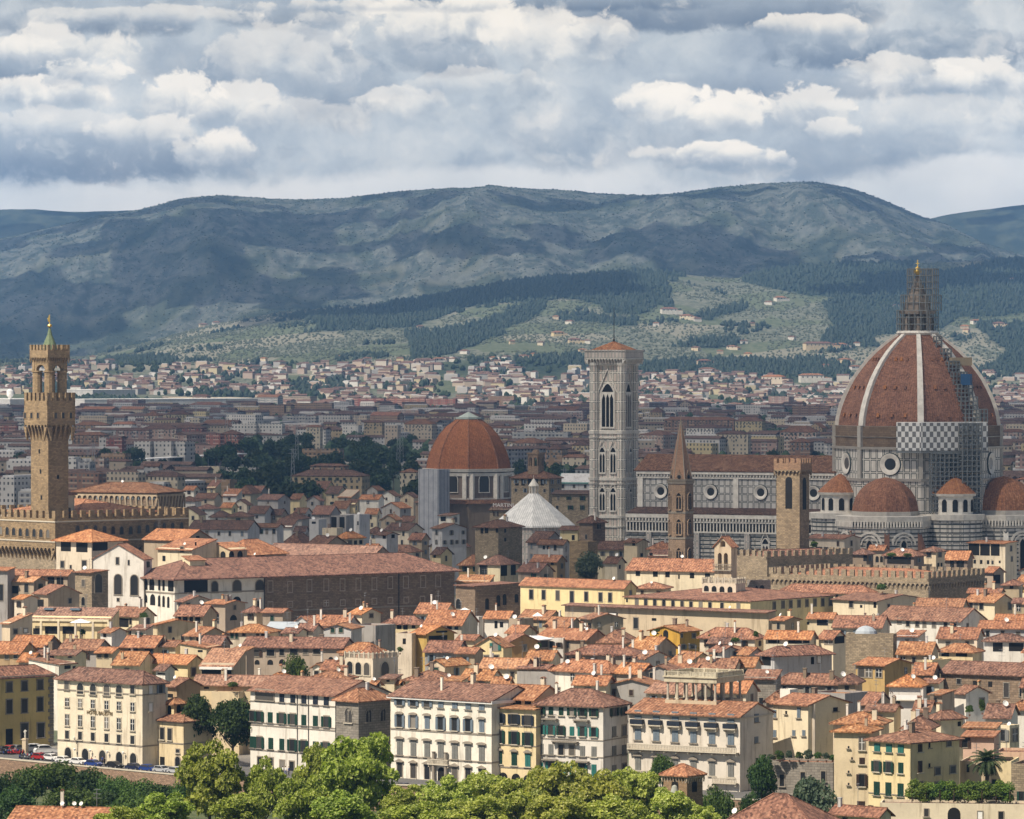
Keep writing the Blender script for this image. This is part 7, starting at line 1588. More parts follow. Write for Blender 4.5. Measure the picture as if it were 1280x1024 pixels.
H('B4', 318, 560, 615, 1000, 958, 'g', 'cream', 'r', d=838, chim=1, a=40, vis=20)
bf_ = H('B3', 757, 875, 953, 797, 728, 'h', 'lightstone', 'o', d=830, chim=0, a=38, name='church_belfry', cat='belfry', group=None, label='small brick belfry with a tiled pyramid roof rising among the leafy trees', win=[(815, 868, 34, 76, 'A'), (912, 858, 24, 62, 'A')], ant=0, oh=.55)
bf_['wl'].data.materials[0] = stonemat('warm belfry brick', (.33, .22, .13), .5, .16)
mb = MB(); f = bf_['f']; corbels(mb, f.W + .5, f.D + .5, f.h - 1.6, f.h - .55, .25, .55); mb.build('corbels', WALL['sand'], bf_['root'])
mb = MB(); mb.lathe([(.75, -.5), (.6, .1), (.45, .7), (.1, .9)], 10); mb.build('bell', plain('pale bronze', (.35, .36, .32), .5), bf_['root'], (f.front(*tp('B3', 815, 880))[0], -f.D / 2 - .1, f.front(*tp('B3', 815, 880))[1]))
# ---- terrace house pillars, beams and roof lights
f = h_ter['f']; mb = MB()
for zx in (345, 485, 620, 760, 895):
    l, z = f.front(*tp('T1', min(zx, 884), 900)); o = MB().cbox(0, 0, 0, .55, .55, f.h - .9).build('pillar', WALL['cream'], h_ter['root'], (l, -f.D / 2 - 1.6, 0)); 
mb.box(-f.W / 2, f.W / 2, -f.D / 2 - 1.75, -f.D / 2 - 1.3, f.h - .9, f.h - .3); mb.build('pergola_beam', WALL['cream'], h_ter['root'])
for zx in (350, 560): MB().cbox(0, 0, 0, 2.6, 2.2, .5).build('skylight', plain('skylight glass', (.10, .15, .20), .15, .1, 1, 0, .6), h_ter['root'], (f.front(*tp('T1', zx, 850))[0], f.D * .2, f.h + h_ter['rise'] * .72))
f = h_awn['f']; mb = MB(); mb.box(-f.W / 2, f.W / 2, -f.D / 2 - 1.2, -f.D / 2 - .02, f.h - 1.0, f.h - .45); mb.build('awning', WHITE, h_awn['root'])
# ---- street, quay wall
m, t, b = newmat('asphalt road'); t.put(b.inputs['Base Color'], t.mix(t.noise(geo(t), .4, 5, .6), (.075, .075, .075), (.15, .145, .14)))
qw = [px2(p, d) for p, d in QUAY]
def offs(pts, o_): return [(x, y + o_) for x, y in pts]
mb = MB()
for (a, b_) in zip(qw, qw[1:]): mb.add([(a[0], a[1] + .8, .012), (b_[0], b_[1] + .8, .012), (b_[0], b_[1] + 46, .012), (a[0], a[1] + 46, .012)], [(0, 1, 2, 3)])
tag(mb.build('road', m), kind='structure')
m, t, b = newmat('pavement slabs'); t.put(b.inputs['Base Color'], t.mix(t.noise(geo(t), .9, 4, .6), (.20, .19, .17), (.30, .285, .26)))
mb = MB()
for (a, b_) in zip(qw, qw[1:]): mb.rings([[(a[0], a[1] + .5, -.3), (b_[0], b_[1] + .5, -.3), (b_[0], b_[1] + 3.0, -.3), (a[0], a[1] + 3.0, -.3)], [(a[0], a[1] + .5, .14), (b_[0], b_[1] + .5, .14), (b_[0], b_[1] + 3.0, .14), (a[0], a[1] + 3.0, .14)]])
tag(mb.build('pavement', m), kind='structure')
qm = stonemat('quay wall brick', (.30, .20, .14), .7, .25, .5); mb = MB()
for (a, b_) in zip(qw, qw[1:]): mb.rings([[(a[0], a[1] - .5, -6), (b_[0], b_[1] - .5, -6), (b_[0], b_[1] + .5, -6), (a[0], a[1] + .5, -6)], [(a[0], a[1] - .1, 1.05), (b_[0], b_[1] - .1, 1.05), (b_[0], b_[1] + .4, 1.05), (a[0], a[1] + .4, 1.05)]])
for (a, b_) in zip(qw, qw[1:]): mb.rings([[(a[0], a[1] - .25, 1.06), (b_[0], b_[1] - .25, 1.06), (b_[0], b_[1] + .5, 1.06), (a[0], a[1] + .5, 1.06)], [(a[0], a[1] - .25, 1.3), (b_[0], b_[1] - .25, 1.3), (b_[0], b_[1] + .5, 1.3), (a[0], a[1] + .5, 1.3)]], 1)
qo = mb.build('quay_wall', [qm, TRIM]); tag(qo, 'long brick quay wall with a stone coping between the street and the bank trees', 'quay wall')
# ------------------------------------------------------------------ the rest of the city: infill houses, apartment blocks, far town, villas
def gridwall(name, col, cw=3.0, chh=3.1, ww=.42, wh=.5, balc=0.0, colb=None):
    m, t, b = newmat(name); u, v, _ = t.sep(uvn(t)); g = geo(t)
    fu = t.math('FRACT', t.math('DIVIDE', u, cw)); fv = t.math('FRACT', t.math('DIVIDE', v, chh))
    win = t.math('MULTIPLY', t.math('LESS_THAN', t.math('ABSOLUTE', t.math('SUBTRACT', fu, .5)), ww / 2), t.math('LESS_THAN', t.math('ABSOLUTE', t.math('SUBTRACT', fv, .52)), wh / 2))
    rn = t.sep(t.voro(t.comb(t.math('FLOOR', t.math('DIVIDE', u, cw)), t.math('FLOOR', t.math('DIVIDE', v, chh))), 1.0))
    win = t.math('MULTIPLY', win, t.math('GREATER_THAN', rn[1], .12))
    n = t.noise(g, .05, 4, .6); f = t.math('MULTIPLY_ADD', t.math('SUBTRACT', n, .5), .6, 1.0)
    base = hsv(t, col, t.math('MULTIPLY_ADD', objrand(t), .03, .485), 1.0, t.math('MULTIPLY_ADD', objrand(t), .4, .78))
    c = t.vmul(base, t.comb(f, f, f))
    if balc: 
        bl = t.math('MULTIPLY', t.math('LESS_THAN', fv, .30), t.math('LESS_THAN', t.math('FRACT', t.math('DIVIDE', u, cw * 4)), balc)); c = t.mix(bl, c, colb or (.42, .40, .36))
    c = t.mix(win, c, t.mix(rn[2], (.02, .022, .025), (.13, .12, .11)))
    t.put(b.inputs['Base Color'], c); b.inputs['Roughness'].default_value = .85; WALL[name] = m; WN[name] = name.split(' block')[0]; return m
gridwall('cream block wall', (.38, .325, .25)); gridwall('white block wall', (.47, .455, .43)); gridwall('brick red block wall', (.24, .10, .075), 2.8, 3.0, .45, .45, .6, (.36, .26, .22)); gridwall('brown block wall', (.22, .14, .09), 3, 3, .5, .4, .7, (.30, .22, .16))
gridwall('grey block wall', (.30, .30, .30), 3.2, 3.1, .5, .5, .5); gridwall('yellow block wall', (.38, .31, .19)); gridwall('pink block wall', (.31, .22, .185), 3, 3.1, .4, .5, .4)
EXTRA = [(0, 540, 95, 660), (0, 560, 236, 700), (1120, 300, 1280, 680)]
def free(x0, y0, x1, y1, lim=.28):
    a = (x1 - x0) * (y1 - y0); s = 0
    for (p, q, r, w_) in OCC:
        ix = min(x1, r) - max(x0, p); iy = min(y1, w_) - max(y0, q)
        if ix > 0 and iy > 0:
            s += ix * iy
            if s > lim * a: return False
    return True
rg = random.Random(21); nfill = 0
y = 878.0
while y > 612 and nfill < 260:
    x = -20 + rg.uniform(0, 30); sc_ = F * 70 / (y - HY) / 1300.
    while x < 1290:
        w_ = rg.uniform(22, 52) / sc_ ** .8 * (1 if y > 690 else .8); ye = y + rg.uniform(-5, 5); rr = rg.uniform(8, 16) / sc_ ** .8; sd = rg.choice([0, 0, .35, .6]) * w_
        lim = 950 + .0 * x
        if (y < 700 or x < 1200 or y > 690) and free(x, ye - rr, x + w_ + sd, ye + 9, .30 if y > 690 else .42) and not (y > 845 and 70 < x < 420):
            shade = y < 688  # shaded rows: dark roof tones, partly real tiles, partly shade in the colour
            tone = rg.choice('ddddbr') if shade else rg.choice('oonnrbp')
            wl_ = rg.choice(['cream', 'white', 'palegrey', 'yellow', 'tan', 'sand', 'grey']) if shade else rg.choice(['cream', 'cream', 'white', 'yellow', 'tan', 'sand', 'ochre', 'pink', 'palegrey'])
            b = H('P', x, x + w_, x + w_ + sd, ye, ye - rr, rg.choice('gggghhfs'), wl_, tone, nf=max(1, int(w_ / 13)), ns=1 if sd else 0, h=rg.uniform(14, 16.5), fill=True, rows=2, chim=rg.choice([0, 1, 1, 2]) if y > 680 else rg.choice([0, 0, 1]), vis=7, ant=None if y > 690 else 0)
            nfill += 1
            x += w_ + sd
        else: x += 9
    y -= rg.uniform(7, 11) if y > 690 else rg.uniform(4.5, 7)
# apartment blocks beyond the old town
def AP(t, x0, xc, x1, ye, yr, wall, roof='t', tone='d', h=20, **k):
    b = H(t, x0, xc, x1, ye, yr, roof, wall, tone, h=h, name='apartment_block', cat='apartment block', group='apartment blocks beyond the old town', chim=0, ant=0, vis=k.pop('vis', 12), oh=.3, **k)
    return b
RB, BB, CB_, WB_, GB, YB, PB = 'brick red block wall', 'brown block wall', 'cream block wall', 'white block wall', 'grey block wall', 'yellow block wall', 'pink block wall'
for q in [('V2', 450, 482, 484, 520, 515, GB), ('V2', 484, 640, 645, 512, 508, RB), ('V2', 645, 843, 848, 512, 508, RB), ('V2', 848, 998, 1003, 514, 508, RB), ('V2', 1000, 1150, 1160, 492, 486, BB), ('V2', 1160, 1290, 1300, 500, 494, BB),
          ('V2', 150, 378, 384, 535, 530, BB), ('V2', 20, 140, 148, 545, 540, BB), ('V2', 670, 712, 720, 410, 408, WB_), ('V2', 620, 745, 750, 455, 452, WB_), ('V2', 540, 630, 640, 632, 622, YB, 'h'), ('V2', 740, 880, 890, 640, 615, CB_, 'h'), ('V2', 865, 1120, 1130, 602, 585, CB_, 'h', 'd'),
          ('V2', 230, 420, 430, 765, 762, BB, 't'), ('V2', 0, 130, 140, 640, 638, WB_), ('V2', 130, 300, 310, 600, 597, GB), ('V2', 305, 470, 480, 598, 590, WB_), ('V2', 250, 320, 330, 655, 645, CB_, 'h'), ('V2', 180, 530, 545, 900, 870, YB, 'h'), ('V2', 270, 445, 450, 850, 838, BB, 'h'), ('V2', 1170, 1290, 1300, 660, 650, WB_, 'h'), ('V2', 720, 800, 815, 880, 862, CB_, 'h'),
          ('V1', 0, 85, 92, 645, 640, RB), ('V1', 92, 135, 140, 650, 648, WB_), ('V1', 370, 530, 540, 645, 630, BB, 'h'), ('V1', 720, 790, 800, 598, 575, CB_, 'h'), ('V1', 825, 945, 955, 592, 575, YB, 'h'), ('V1', 950, 1000, 1010, 610, 605, CB_), ('V1', 1160, 1280, 1290, 640, 635, WB_), ('V1', 1030, 1100, 1210, 690, 686, RB),
          ('V1', 670, 750, 755, 728, 722, WB_), ('V1', 770, 855, 860, 728, 722, WB_), ('V1', 872, 925, 975, 728, 722, GB), ('V1', 530, 610, 620, 712, 700, RB), ('V1', 580, 745, 755, 672, 662, PB, 'h'), ('V1', 495, 530, 540, 708, 700, WB_), ('V1', 610, 650, 655, 435, 432, CB_), ('V1', 655, 700, 705, 450, 440, YB), ('V1', 1205, 1280, 1290, 530, 525, BB),
          ('V1', 700, 880, 890, 665, 645, PB, 'h'), ('V1', 870, 1010, 1020, 660, 645, RB, 'h'), ('V1', 360, 520, 530, 695, 680, BB, 'h'), ('V1', 1100, 1190, 1200, 690, 670, RB, 'h'), ('V1', 343, 380, 390, 812, 808, WB_), ('V1', 390, 450, 455, 830, 826, GB), ('V1', 470, 520, 530, 812, 808, PB),
          ('V3', 640, 800, 810, 490, 470, GB), ('V3', 830, 900, 910, 545, 515, CB_, 'f'), ('V3', 690, 750, 760, 580, 555, YB, 'h'), ('V3', 760, 1110, 1120, 620, 605, BB, 'h'), ('V3', 1115, 1250, 1260, 625, 605, YB, 'h'), ('V3', 640, 755, 830, 695, 672, PB, 'h'), ('V3', 870, 1010, 1100, 660, 640, WB_, 'h'), ('V3', 1020, 1180, 1190, 690, 675, CB_, 'h'), ('V3', 1120, 1290, 1300, 545, 530, WB_), ('V3', 800, 1110, 1120, 482, 470, GB),
          ('V3', 0, 280, 290, 680, 665, GB, 't'), ('V3', 60, 200, 210, 640, 620, WB_), ('V3', 300, 380, 390, 745, 720, YB, 'h'), ('V3', 0, 120, 190, 735, 710, PB, 'h'), ('V3', 170, 250, 260, 765, 740, BB, 'h'), ('V3', 230, 290, 300, 490, 480, WB_), ('V3', 90, 185, 190, 550, 540, GB),
          ('V4', 120, 310, 320, 790, 770, BB, 't'), ('V4', 0, 40, 45, 815, 808, WB_), ('V4', 200, 270, 296, 900, 875, YB, 'f'), ('V4', 110, 210, 220, 970, 950, BB, 'h'), ('V4', 60, 240, 250, 920, 890, PB, 'h'), ('V4', 310, 355, 360, 800, 790, GB), ('V4', 1180, 1290, 1300, 830, 810, WB_), ('V4', 1190, 1290, 1300, 880, 860, CB_), ('V4', 1200, 1290, 1300, 770, 750, GB), ('V4', 1160, 1290, 1300, 920, 905, PB, 'h'),
          ('V4', 0, 120, 128, 660, 645, YB, 'h'), ('V4', 230, 350, 362, 652, 640, CB_, 'h'), ('V4', 90, 150, 168, 680, 672, WB_, 'f')]:
    AP(*q[:7], *(q[7:] if len(q) > 7 else ()))
y = 602.0; na = 0
while y > 494:
    x = -10 + rg.uniform(0, 20)
    while x < 1290:
        w_ = rg.uniform(18, 52); hh = rg.uniform(14, 22); ye = y + rg.uniform(-3, 3); park = (265 < x < 520 and 532 < y < 612) or (620 < x < 745 and y > 572) or (860 < x < 1050 and 548 < y) or (150 < x < 300 and 560 < y < 585)
        if na < 105 and not park and free(x, ye - 4, x + w_, ye + 8, .3):
            AP('P', x, x + w_ * .8, x + w_, ye, ye - rg.uniform(2.5, 6), rg.choice([CB_, CB_, WB_, GB, YB, PB, PB, BB, RB]), rg.choice('htttg'), rg.choice('dddbr'), h=hh, fill=True, vis=7); na += 1; x += w_
        else: x += 7
    y -= rg.uniform(5.5, 8.5)
# unnumbered far town: one mass
def town(name, label, n, dr, seed, mats, keep, hr, wr, cat='town'):
    rg = random.Random(seed); mb = MB()
    for _ in range(n):
        for _t in range(30):
            px = rg.uniform(-50, 1330); d = dr[0] + (dr[1] - dr[0]) * rg.random() ** 1.2
            if keep(px, d, rg): break
        z = terrain_z(px, d) - 1; x = (px - 640) / F * d; w_ = rg.uniform(*wr); e = rg.uniform(8, 14); h = rg.uniform(*hr); st = len(mb.v)
        wm = rg.randrange(len(mats) - 2); rm = len(mats) - 1 - (rg.random() < .3)
        mb.box(-w_ / 2, w_ / 2, -e / 2, e / 2, z, z + h, wm)
        if rm == len(mats) - 1: mb.extr([(-e / 2 - .5, z + h), (0, z + h + 1.9), (e / 2 + .5, z + h), (e / 2 + .5, z + h - .3), (-e / 2 - .5, z + h - .3)], 'x', -w_ / 2 - .4, w_ / 2 + .4, rm)
        else: mb.box(-w_ / 2 + 1, w_ / 2 - 1, -e / 2 + 1, e / 2 - 1, z + h, z + h + 1.2, rm)
        mb.rot(rg.choice([-.5, -.4, -.2, .9, 1.1, .1]) + rg.uniform(-.1, .1), 0, 0, st)
        mb.v[st:] = [(a + x, b_ + d, c) for a, b_, c in mb.v[st:]]
    o = mb.build(name, mats); tag(o, label, cat, kind='stuff'); return o
def parkland(px, d):
    y = HY + F * CH / d
    return (250 < px < 545 and 560 < y < 640) or (615 < px < 745 and 596 < y < 640) or (150 < px < 300 and 585 < y < 612) or (840 < px < 1060 and 575 < y < 612)
FW = [WALL[k] for k in (CB_, WB_, WB_, PB, YB, CB_, GB)]
town('distant_houses', 'crowded shaded blocks and roofs filling the plain behind the old town', 1050, (2700, 6900), 5, FW + [WALL['palegrey'], roofmat('far brown roofs', (.50, .46, .44), .7)], lambda px, d, r: not parkland(px, d), (10, 19), (13, 46))
def strip(px, d, r):
    yb = HY + (CH - terrain_z(px, d)) / d * F
    return not (px < 320 and d < 8000) and yb > smooth(FOOT, px) + 3 - 3 * r.random() and mnoise.noise(Vector((px / 45., d / 500., 8.8))) > -.28
town('far_town', 'bright band of tiny sunlit houses along the foot of the hills', 2300, (7000, 9500), 6, [plain('sunlit plaster ' + str(i), c, .9, .05) for i, c in enumerate([(.55, .50, .43), (.66, .64, .60), (.50, .41, .32), (.44, .35, .29), (.52, .45, .30), (.40, .385, .37), (.33, .28, .24)])] + [WALL['palegrey'], roofmat('far terracotta', (1.0, .85, .78), .8)], strip, (5, 12), (8, 24))
# hillside villas
def ground_d(px, py, lo=D1 - 300, hi=D2):
    best = None
    for i in range(160):
        d = lo + (hi - lo) * i / 159; y = HY + (CH - terrain_z(px, d)) / d * F
        if best is None or abs(y - py) < best[0]: best = (abs(y - py), d)
    return best[1]
VIL = [(836, 393, 20), (858, 399, 15), (872, 402, 9), (695, 400, 8), (712, 405, 10), (697, 420, 14), (718, 429, 15), (734, 430, 8), (655, 449, 12), (667, 446, 9), (728, 441, 9), (825, 474, 12), (880, 456, 16), (884, 468, 20), (870, 438, 10), (915, 437, 12), (935, 446, 10), (900, 442, 8),
       (967, 483, 28), (1014, 478, 30), (1022, 438, 36), (1050, 436, 16), (1071, 433, 8), (1056, 454, 15), (1069, 462, 13), (990, 425, 9), (975, 376, 14), (961, 381, 10), (1206, 411, 11), (1220, 405, 13), (1248, 409, 16), (1208, 416, 8), (254, 406, 10), (270, 406, 9), (101, 454, 8), (116, 449, 7), (447, 456, 12), (459, 452, 10), (548, 453, 12),
       (581, 443, 11), (566, 452, 8), (617, 451, 10), (525, 412, 9), (1032, 460, 9), (820, 408, 8), (930, 430, 9), (676, 432, 8), (940, 408, 7), (1120, 385, 7), (1266, 352, 9), (760, 447, 9), (640, 430, 7), (500, 452, 9), (1180, 437, 10), (330, 452, 8), (425, 450, 10)]
VT = [('white', .66), ('cream', .6), ('sand', .5)]
for i, (px, py, wp) in enumerate(VIL):
    d = ground_d(px, py); x = (px - 640) / F * d; z = terrain_z(px, d); w_ = wp / F * d; e = min(w_ * .6, 16); h = max(6.5, min(13, w_ * .34)); rt = R(rg.uniform(-40, 30))
    wall = rg.choice(['white', 'cream', 'white', 'sand', 'yellow']); root = thing('villa', None, 'villa', (x, d, z - 1.5), rt, 'villas on the hills')
    mb = MB(); mb.box(-w_ / 2, w_ / 2, -e / 2, e / 2, 0, h + 1.5)
    obj('wall', mb.mesh('wall', WALL[wall]), root); obj('roof', roofmesh(w_, e, e * .17, 'h', rg.choice('nro'), .8), root, (0, 0, h + 1.5))
    if wp > 11:
        mb = MB(); mb.box(-w_ * .22, w_ * .22, -e * .62, e * .5, 0, h * .62 + 1.5); q = mb.build('wing', WALL[wall], root, (w_ * .62, e * .1, 0)); obj('wing_roof', roofmesh(w_ * .44, e * 1.1, 1.4, 'h', 'n', .6), q, (0, 0, h * .62 + 1.5))
        n_ = max(2, int(w_ / 7))
        for k in range(n_): obj('window', winmesh('p', 1.6, 2.2), root, (-w_ / 2 + w_ * (k + .5) / n_, -e / 2, h * .72 + 1.5))
    HOUSES.append(dict(root=root, kind='villa', wall=wall, tone='n', roofk='h', xl=px - wp / 2, xc=px + wp / 2, xr=px + wp / 2, ye=py - 5, yr=py - 8, label=None, fill=False, f=None, pos=(px, py - 4)))
# station: canopy, warehouses, masts
def slab(name, label, cat, p0, p1, d0, d1, w_, z0, z1, mat, posts=True):
    a = Vector((*px2(p0, d0), 0)); b_ = Vector((*px2(p1, d1), 0)); L = (b_ - a).length; root = thing(name, label, cat, tuple((a + b_) / 2), math.atan2(b_.y - a.y, b_.x - a.x))
    MB().box(-L / 2, L / 2, -w_ / 2, w_ / 2, z1 - .6, z1).build('roof', mat, root)
    if posts: [MB().cbox(-L / 2 + L * (i + .5) / 12, 0, z0, .5, .5, z1 - z0 - .61).build('post', METAL, root) for i in range(12)]
    else: MB().box(-L / 2 + .5, L / 2 - .5, -w_ / 2 + .5, w_ / 2 - .5, z0, z1 - .61).build('wall', WALL['palegrey'], root)
slab('platform_canopy', 'long thin pale railway platform canopy in the shaded plain right of the town hall tower', 'canopy', 158, 300, 3560, 3780, 11, 0, 9, WHITE)
slab('warehouse', 'very long white roofed warehouse behind the town hall tower', 'warehouse', 93, 310, 7050, 7200, 60, 0, 19, WHITE, False)
slab('warehouse', 'pale grey roofed depot between the tower and the long white warehouse', 'warehouse', 100, 215, 7500, 7600, 90, 0, 11, WALL['palegrey'], False)
slab('warehouse', 'cream roofed shed at the right end of the long white warehouse', 'warehouse', 225, 300, 7600, 7660, 70, 0, 16, WALL['cream'], False)
slab('warehouse', 'low white industrial shed at the left edge beyond the town hall tower', 'warehouse', -20, 34, 7300, 7350, 130, 0, 17, WHITE, False)
slab('warehouse', 'white vaulted depot roof just right of the town hall tower belfry', 'warehouse', 96, 150, 7900, 7950, 90, 8, 26, WHITE, False)
wt = thing('water_tower', 'tiny white water tower at the left edge behind the town hall tower', 'water tower', (*px2(12.5, 7300), 0)); mb = MB(); mb.lathe([(2.5, 0), (2, 18), (4.5, 21), (5, 24), (5, 29), (2, 31)], 12); mb.build('tank', WHITE, wt)
mb = MB(); mb.lathe([(4.4, 0), (4.4, 3)], 12); mb.build('base', METAL, wt)
for i, (px, yt, d) in enumerate([(371, 527, 3200), (366, 560, 2700), (110, 560, 2900), (117, 553, 3000), (245, 500, 4600), (283, 498, 4600), (498, 530, 3400), (502, 520, 3500), (706, 585, 2150), (446, 520, 4000)]):
    r_ = thing('pylon', None, 'pylon', (*px2(px, d), 0), 0, 'lattice masts in the plain'); zt_ = zpy(yt, d); mb = MB(); q = 1.6
    for sx in (-1, 1):
        for sy in (-1, 1): mb.tube((sx * q, sy * q, 0), (sx * .4, sy * .4, zt_), .13, 4)
    k = 0
    while k < zt_ - 3:
        s0 = q * (1 - k / zt_) + .4 * k / zt_; s1 = q * (1 - (k + 3) / zt_) + .4 * (k + 3) / zt_
        for sx in (-1, 1): mb.tube((sx * s0, -s0, k), (-sx * s1, -s1, k + 3), .08, 3); mb.tube((s0, sx * s0, k), (s1, -sx * s1, k + 3), .08, 3)
        k += 3
    mb.build('lattice', METAL, r_); mb = MB(); mb.box(-2.4, 2.4, -.1, .1, zt_ - 3, zt_ - 2.8); mb.box(-1.8, 1.8, -.1, .1, zt_ - 1, zt_ - .8); mb.build('cross_arm', METAL, r_)
    HOUSES.append(dict(root=r_, kind='pylon', wall=None, pos=(px, yt + 10), label=None, fill=False))
# ------------------------------------------------------------------ trees and plants
def crownmesh(key, seed, n, leaf, lumps=18, rx=.5, rz=.5, hz=.55, low=.0, spread=.62, lr=(.16, .30)):
    """leaf faces gathered in clumps through a crown about one unit high and wide"""
    if key in MC: return MC[key]
    rs = np.random.RandomState(seed); cs = []
    while len(cs) < lumps:
        p = rs.uniform(-1, 1, 3)
        if (p ** 2).sum() < 1: cs.append((p[0] * rx * spread, p[1] * rx * spread, hz + p[2] * rz * spread + .04 * rs.rand(), rs.uniform(*lr)))
    cs = np.array(cs); cs[0] = (0, 0, hz + rz * .55, lr[0] * 1.1)
    pk = rs.choice(len(cs), n, p=cs[:, 3] ** 2 / (cs[:, 3] ** 2).sum()); dirs = rs.normal(size=(n, 3)); dirs[:, 2] = np.abs(dirs[:, 2]) * .9 - .25 * rs.rand(n); dirs /= np.linalg.norm(dirs, axis=1)[:, None]
    r = cs[pk, 3] * (1.02 - .42 * rs.rand(n) ** 1.5); c = cs[pk, :3] + dirs * r[:, None]
    nr = dirs + rs.normal(size=(n, 3)) * .75; nr /= np.linalg.norm(nr, axis=1)[:, None]
    a = np.cross(nr, rs.normal(size=(n, 3))); a /= np.linalg.norm(a, axis=1)[:, None]; b = np.cross(nr, a)
    s = leaf * rs.uniform(.6, 1.3, n)[:, None]
    vs = np.stack([c - a * s, c - b * s * .62 + nr * s * .15, c + a * s, c + b * s * .62 + nr * s * .15], 1).reshape(-1, 3)
    me = bpy.data.meshes.new('crown'); me.from_pydata(vs.tolist(), [], np.arange(n * 4).reshape(-1, 4).tolist()); me.update(); MC[key] = me; return me
BARK = plain('tree bark', (.09, .07, .05), .95, .2)
def trunkmesh(key, seed, hz=.55):
    if key in MC: return MC[key]
    rg = random.Random(seed); mb = MB(); mb.lathe([(.032, 0), (.024, .12), (.020, hz * .8)], 8)
    for i in range(7):
        a = rg.uniform(0, 6.28); z = rg.uniform(.25, hz * .8); r = rg.uniform(.15, .32); m = (r * .5 * math.cos(a), r * .5 * math.sin(a), z + .12); e = (r * math.cos(a), r * math.sin(a), z + rg.uniform(.18, .34))
        mb.tube((0, 0, z), m, .012, 5, 0, .009); mb.tube(m, e, .009, 5, 0, .004)
    me = mb.mesh('trunk', BARK); MC[key] = me; return me
LINDEN = leafmat('lime tree leaves', (.12, .17, .018), (.33, .39, .055), (.64, .64, .28), .35, .2)
LINDEN2 = leafmat('pale lime tree leaves', (.15, .20, .024), (.43, .46, .09), (.80, .77, .40), .38, .2)
DKLEAF = leafmat('dark broad leaves', (.018, .042, .010), (.060, .105, .024), None, .28, .35)
MIDLEAF = leafmat('mid green leaves', (.034, .070, .014), (.105, .165, .036), None, .32, .3)
PARKL = leafmat('park foliage', (.014, .030, .013), (.050, .078, .028), None, .18, .4)
GREYL = leafmat('grey green leaves', (.05, .075, .045), (.12, .15, .09), None, .2, .3)
TREES = []
def tree(px, ytop, wpx, d, base, mat, key, label=None, group=None, name='tree', cat='tree', n=4200, leaf=.030, lumps=20, squash=1.0, seed=1, hz=.58, rz=.42, spread=.62, lr=(.16, .30)):
    me = crownmesh((key, seed), seed * 17 + 3, n, leaf, lumps, .5, rz, hz, spread=spread, lr=lr)
    zt_ = zpy(ytop, d); hh = zt_ - base; w_ = wpx / F * d
    root = thing(name, label, cat, (*px2(px, d), base), RND.uniform(0, 6.28), group)
    c = obj('crown', me, root); c.scale = (w_, w_, hh)
    if not me.materials: me.materials.append(mat)
    c.material_slots[0].link = 'OBJECT'; c.material_slots[0].material = mat
    t_ = obj('trunk', trunkmesh(('trunk', seed % 4), seed % 4, hz), root); t_.scale = (w_ * 1.0, w_ * 1.0, hh)
    TREES.append(dict(root=root, pos=(px, ytop + wpx * .4), kind='tree', label=label, d=d)); return root
GL = 'bright lime trees along the bottom edge'
FG = [(450, 914, 118, 800, 1), (262, 931, 92, 790, 2), (331, 951, 62, 790, 3), (398, 926, 66, 815, 4), (377, 968, 76, 760, 1), (505, 984, 70, 770, 2), (556, 972, 84, 790, 3), (604, 962, 90, 810, 4), (650, 968, 84, 800, 1), (700, 955, 96, 800, 2), (748, 966, 88, 770, 3), (792, 957, 84, 800, 4),
      (838, 984, 70, 765, 1), (205, 992, 80, 740, 2), (300, 990, 86, 735, 4), (430, 990, 90, 735, 3), (520, 1002, 90, 715, 1), (600, 996, 96, 715, 2), (690, 992, 96, 715, 4), (770, 996, 92, 715, 3), (150, 1006, 70, 725, 1), (880, 1008, 50, 750, 2)]
for i, (px, yt, wp, d, sd) in enumerate(FG):
    pale = px > 520; tree(px, yt, wp, d, gz(d) - 1.0, LINDEN2 if pale else LINDEN, 'lime', None, GL, 'lime_tree', 'tree', 7000, .031, 50, seed=sd, hz=.56, rz=.46, spread=.80, lr=(.065, .165))
for i, (px, yt, wp, d) in enumerate([(2, 968, 60, 950), (38, 958, 62, 958), (72, 953, 66, 962), (110, 961, 62, 955), (142, 972, 54, 950), (172, 975, 56, 945), (204, 980, 52, 940), (318, 962, 46, 930), (232, 974, 50, 938), (20, 985, 70, 915), (90, 985, 76, 910), (160, 992, 70, 905), (130, 990, 60, 925), (900, 985, 46, 880), (870, 990, 40, 850), (935, 992, 40, 850)]):
    tree(px, yt, wp, d, -4, MIDLEAF if i % 3 else DKLEAF, 'bank', None, 'green bank trees below the quay wall', 'bank_tree', 'tree', 4200, .030, 24, seed=1 + i % 4)
tree(246, 868, 58, 1036, 0, DKLEAF, 'big', 'taller leafy dark tree right beside the little yellow turret house', None, 'tree', n=6000, seed=2, hz=.52, rz=.5)
tree(291, 872, 64, 1032, 0, DKLEAF, 'big', 'leafy dark tree against the left end of the white house with green shutters', None, 'tree', n=6000, seed=3, hz=.52, rz=.5)
tree(372, 819, 40, 1095, 4, MIDLEAF, 'bank', 'round dark tree among the roofs left of the arched roof tower', None, 'tree', n=4200, seed=4)
tree(735, 691, 42, 1565, 9, GREYL, 'bank', 'grey green bushy tree at the foot of the golden stone tower stub', None, 'tree', n=4200, seed=1)
tree(952, 944, 46, 938, -2, DKLEAF, 'big', 'dark bushy tree left of the planted terrace wall', None, 'tree', n=6000, seed=2, hz=.52, rz=.5)
tree(828, 944, 34, 948, 0, MIDLEAF, 'bank', 'green tree just behind the small brick belfry', None, 'tree', n=4200, seed=3)
tree(1012, 966, 76, 880, -5, GREYL, 'big', 'olive green garden tree in front of the planted terrace wall', None, 'tree', n=6000, seed=4, hz=.52, rz=.5)
rg = random.Random(5)
PK = 0
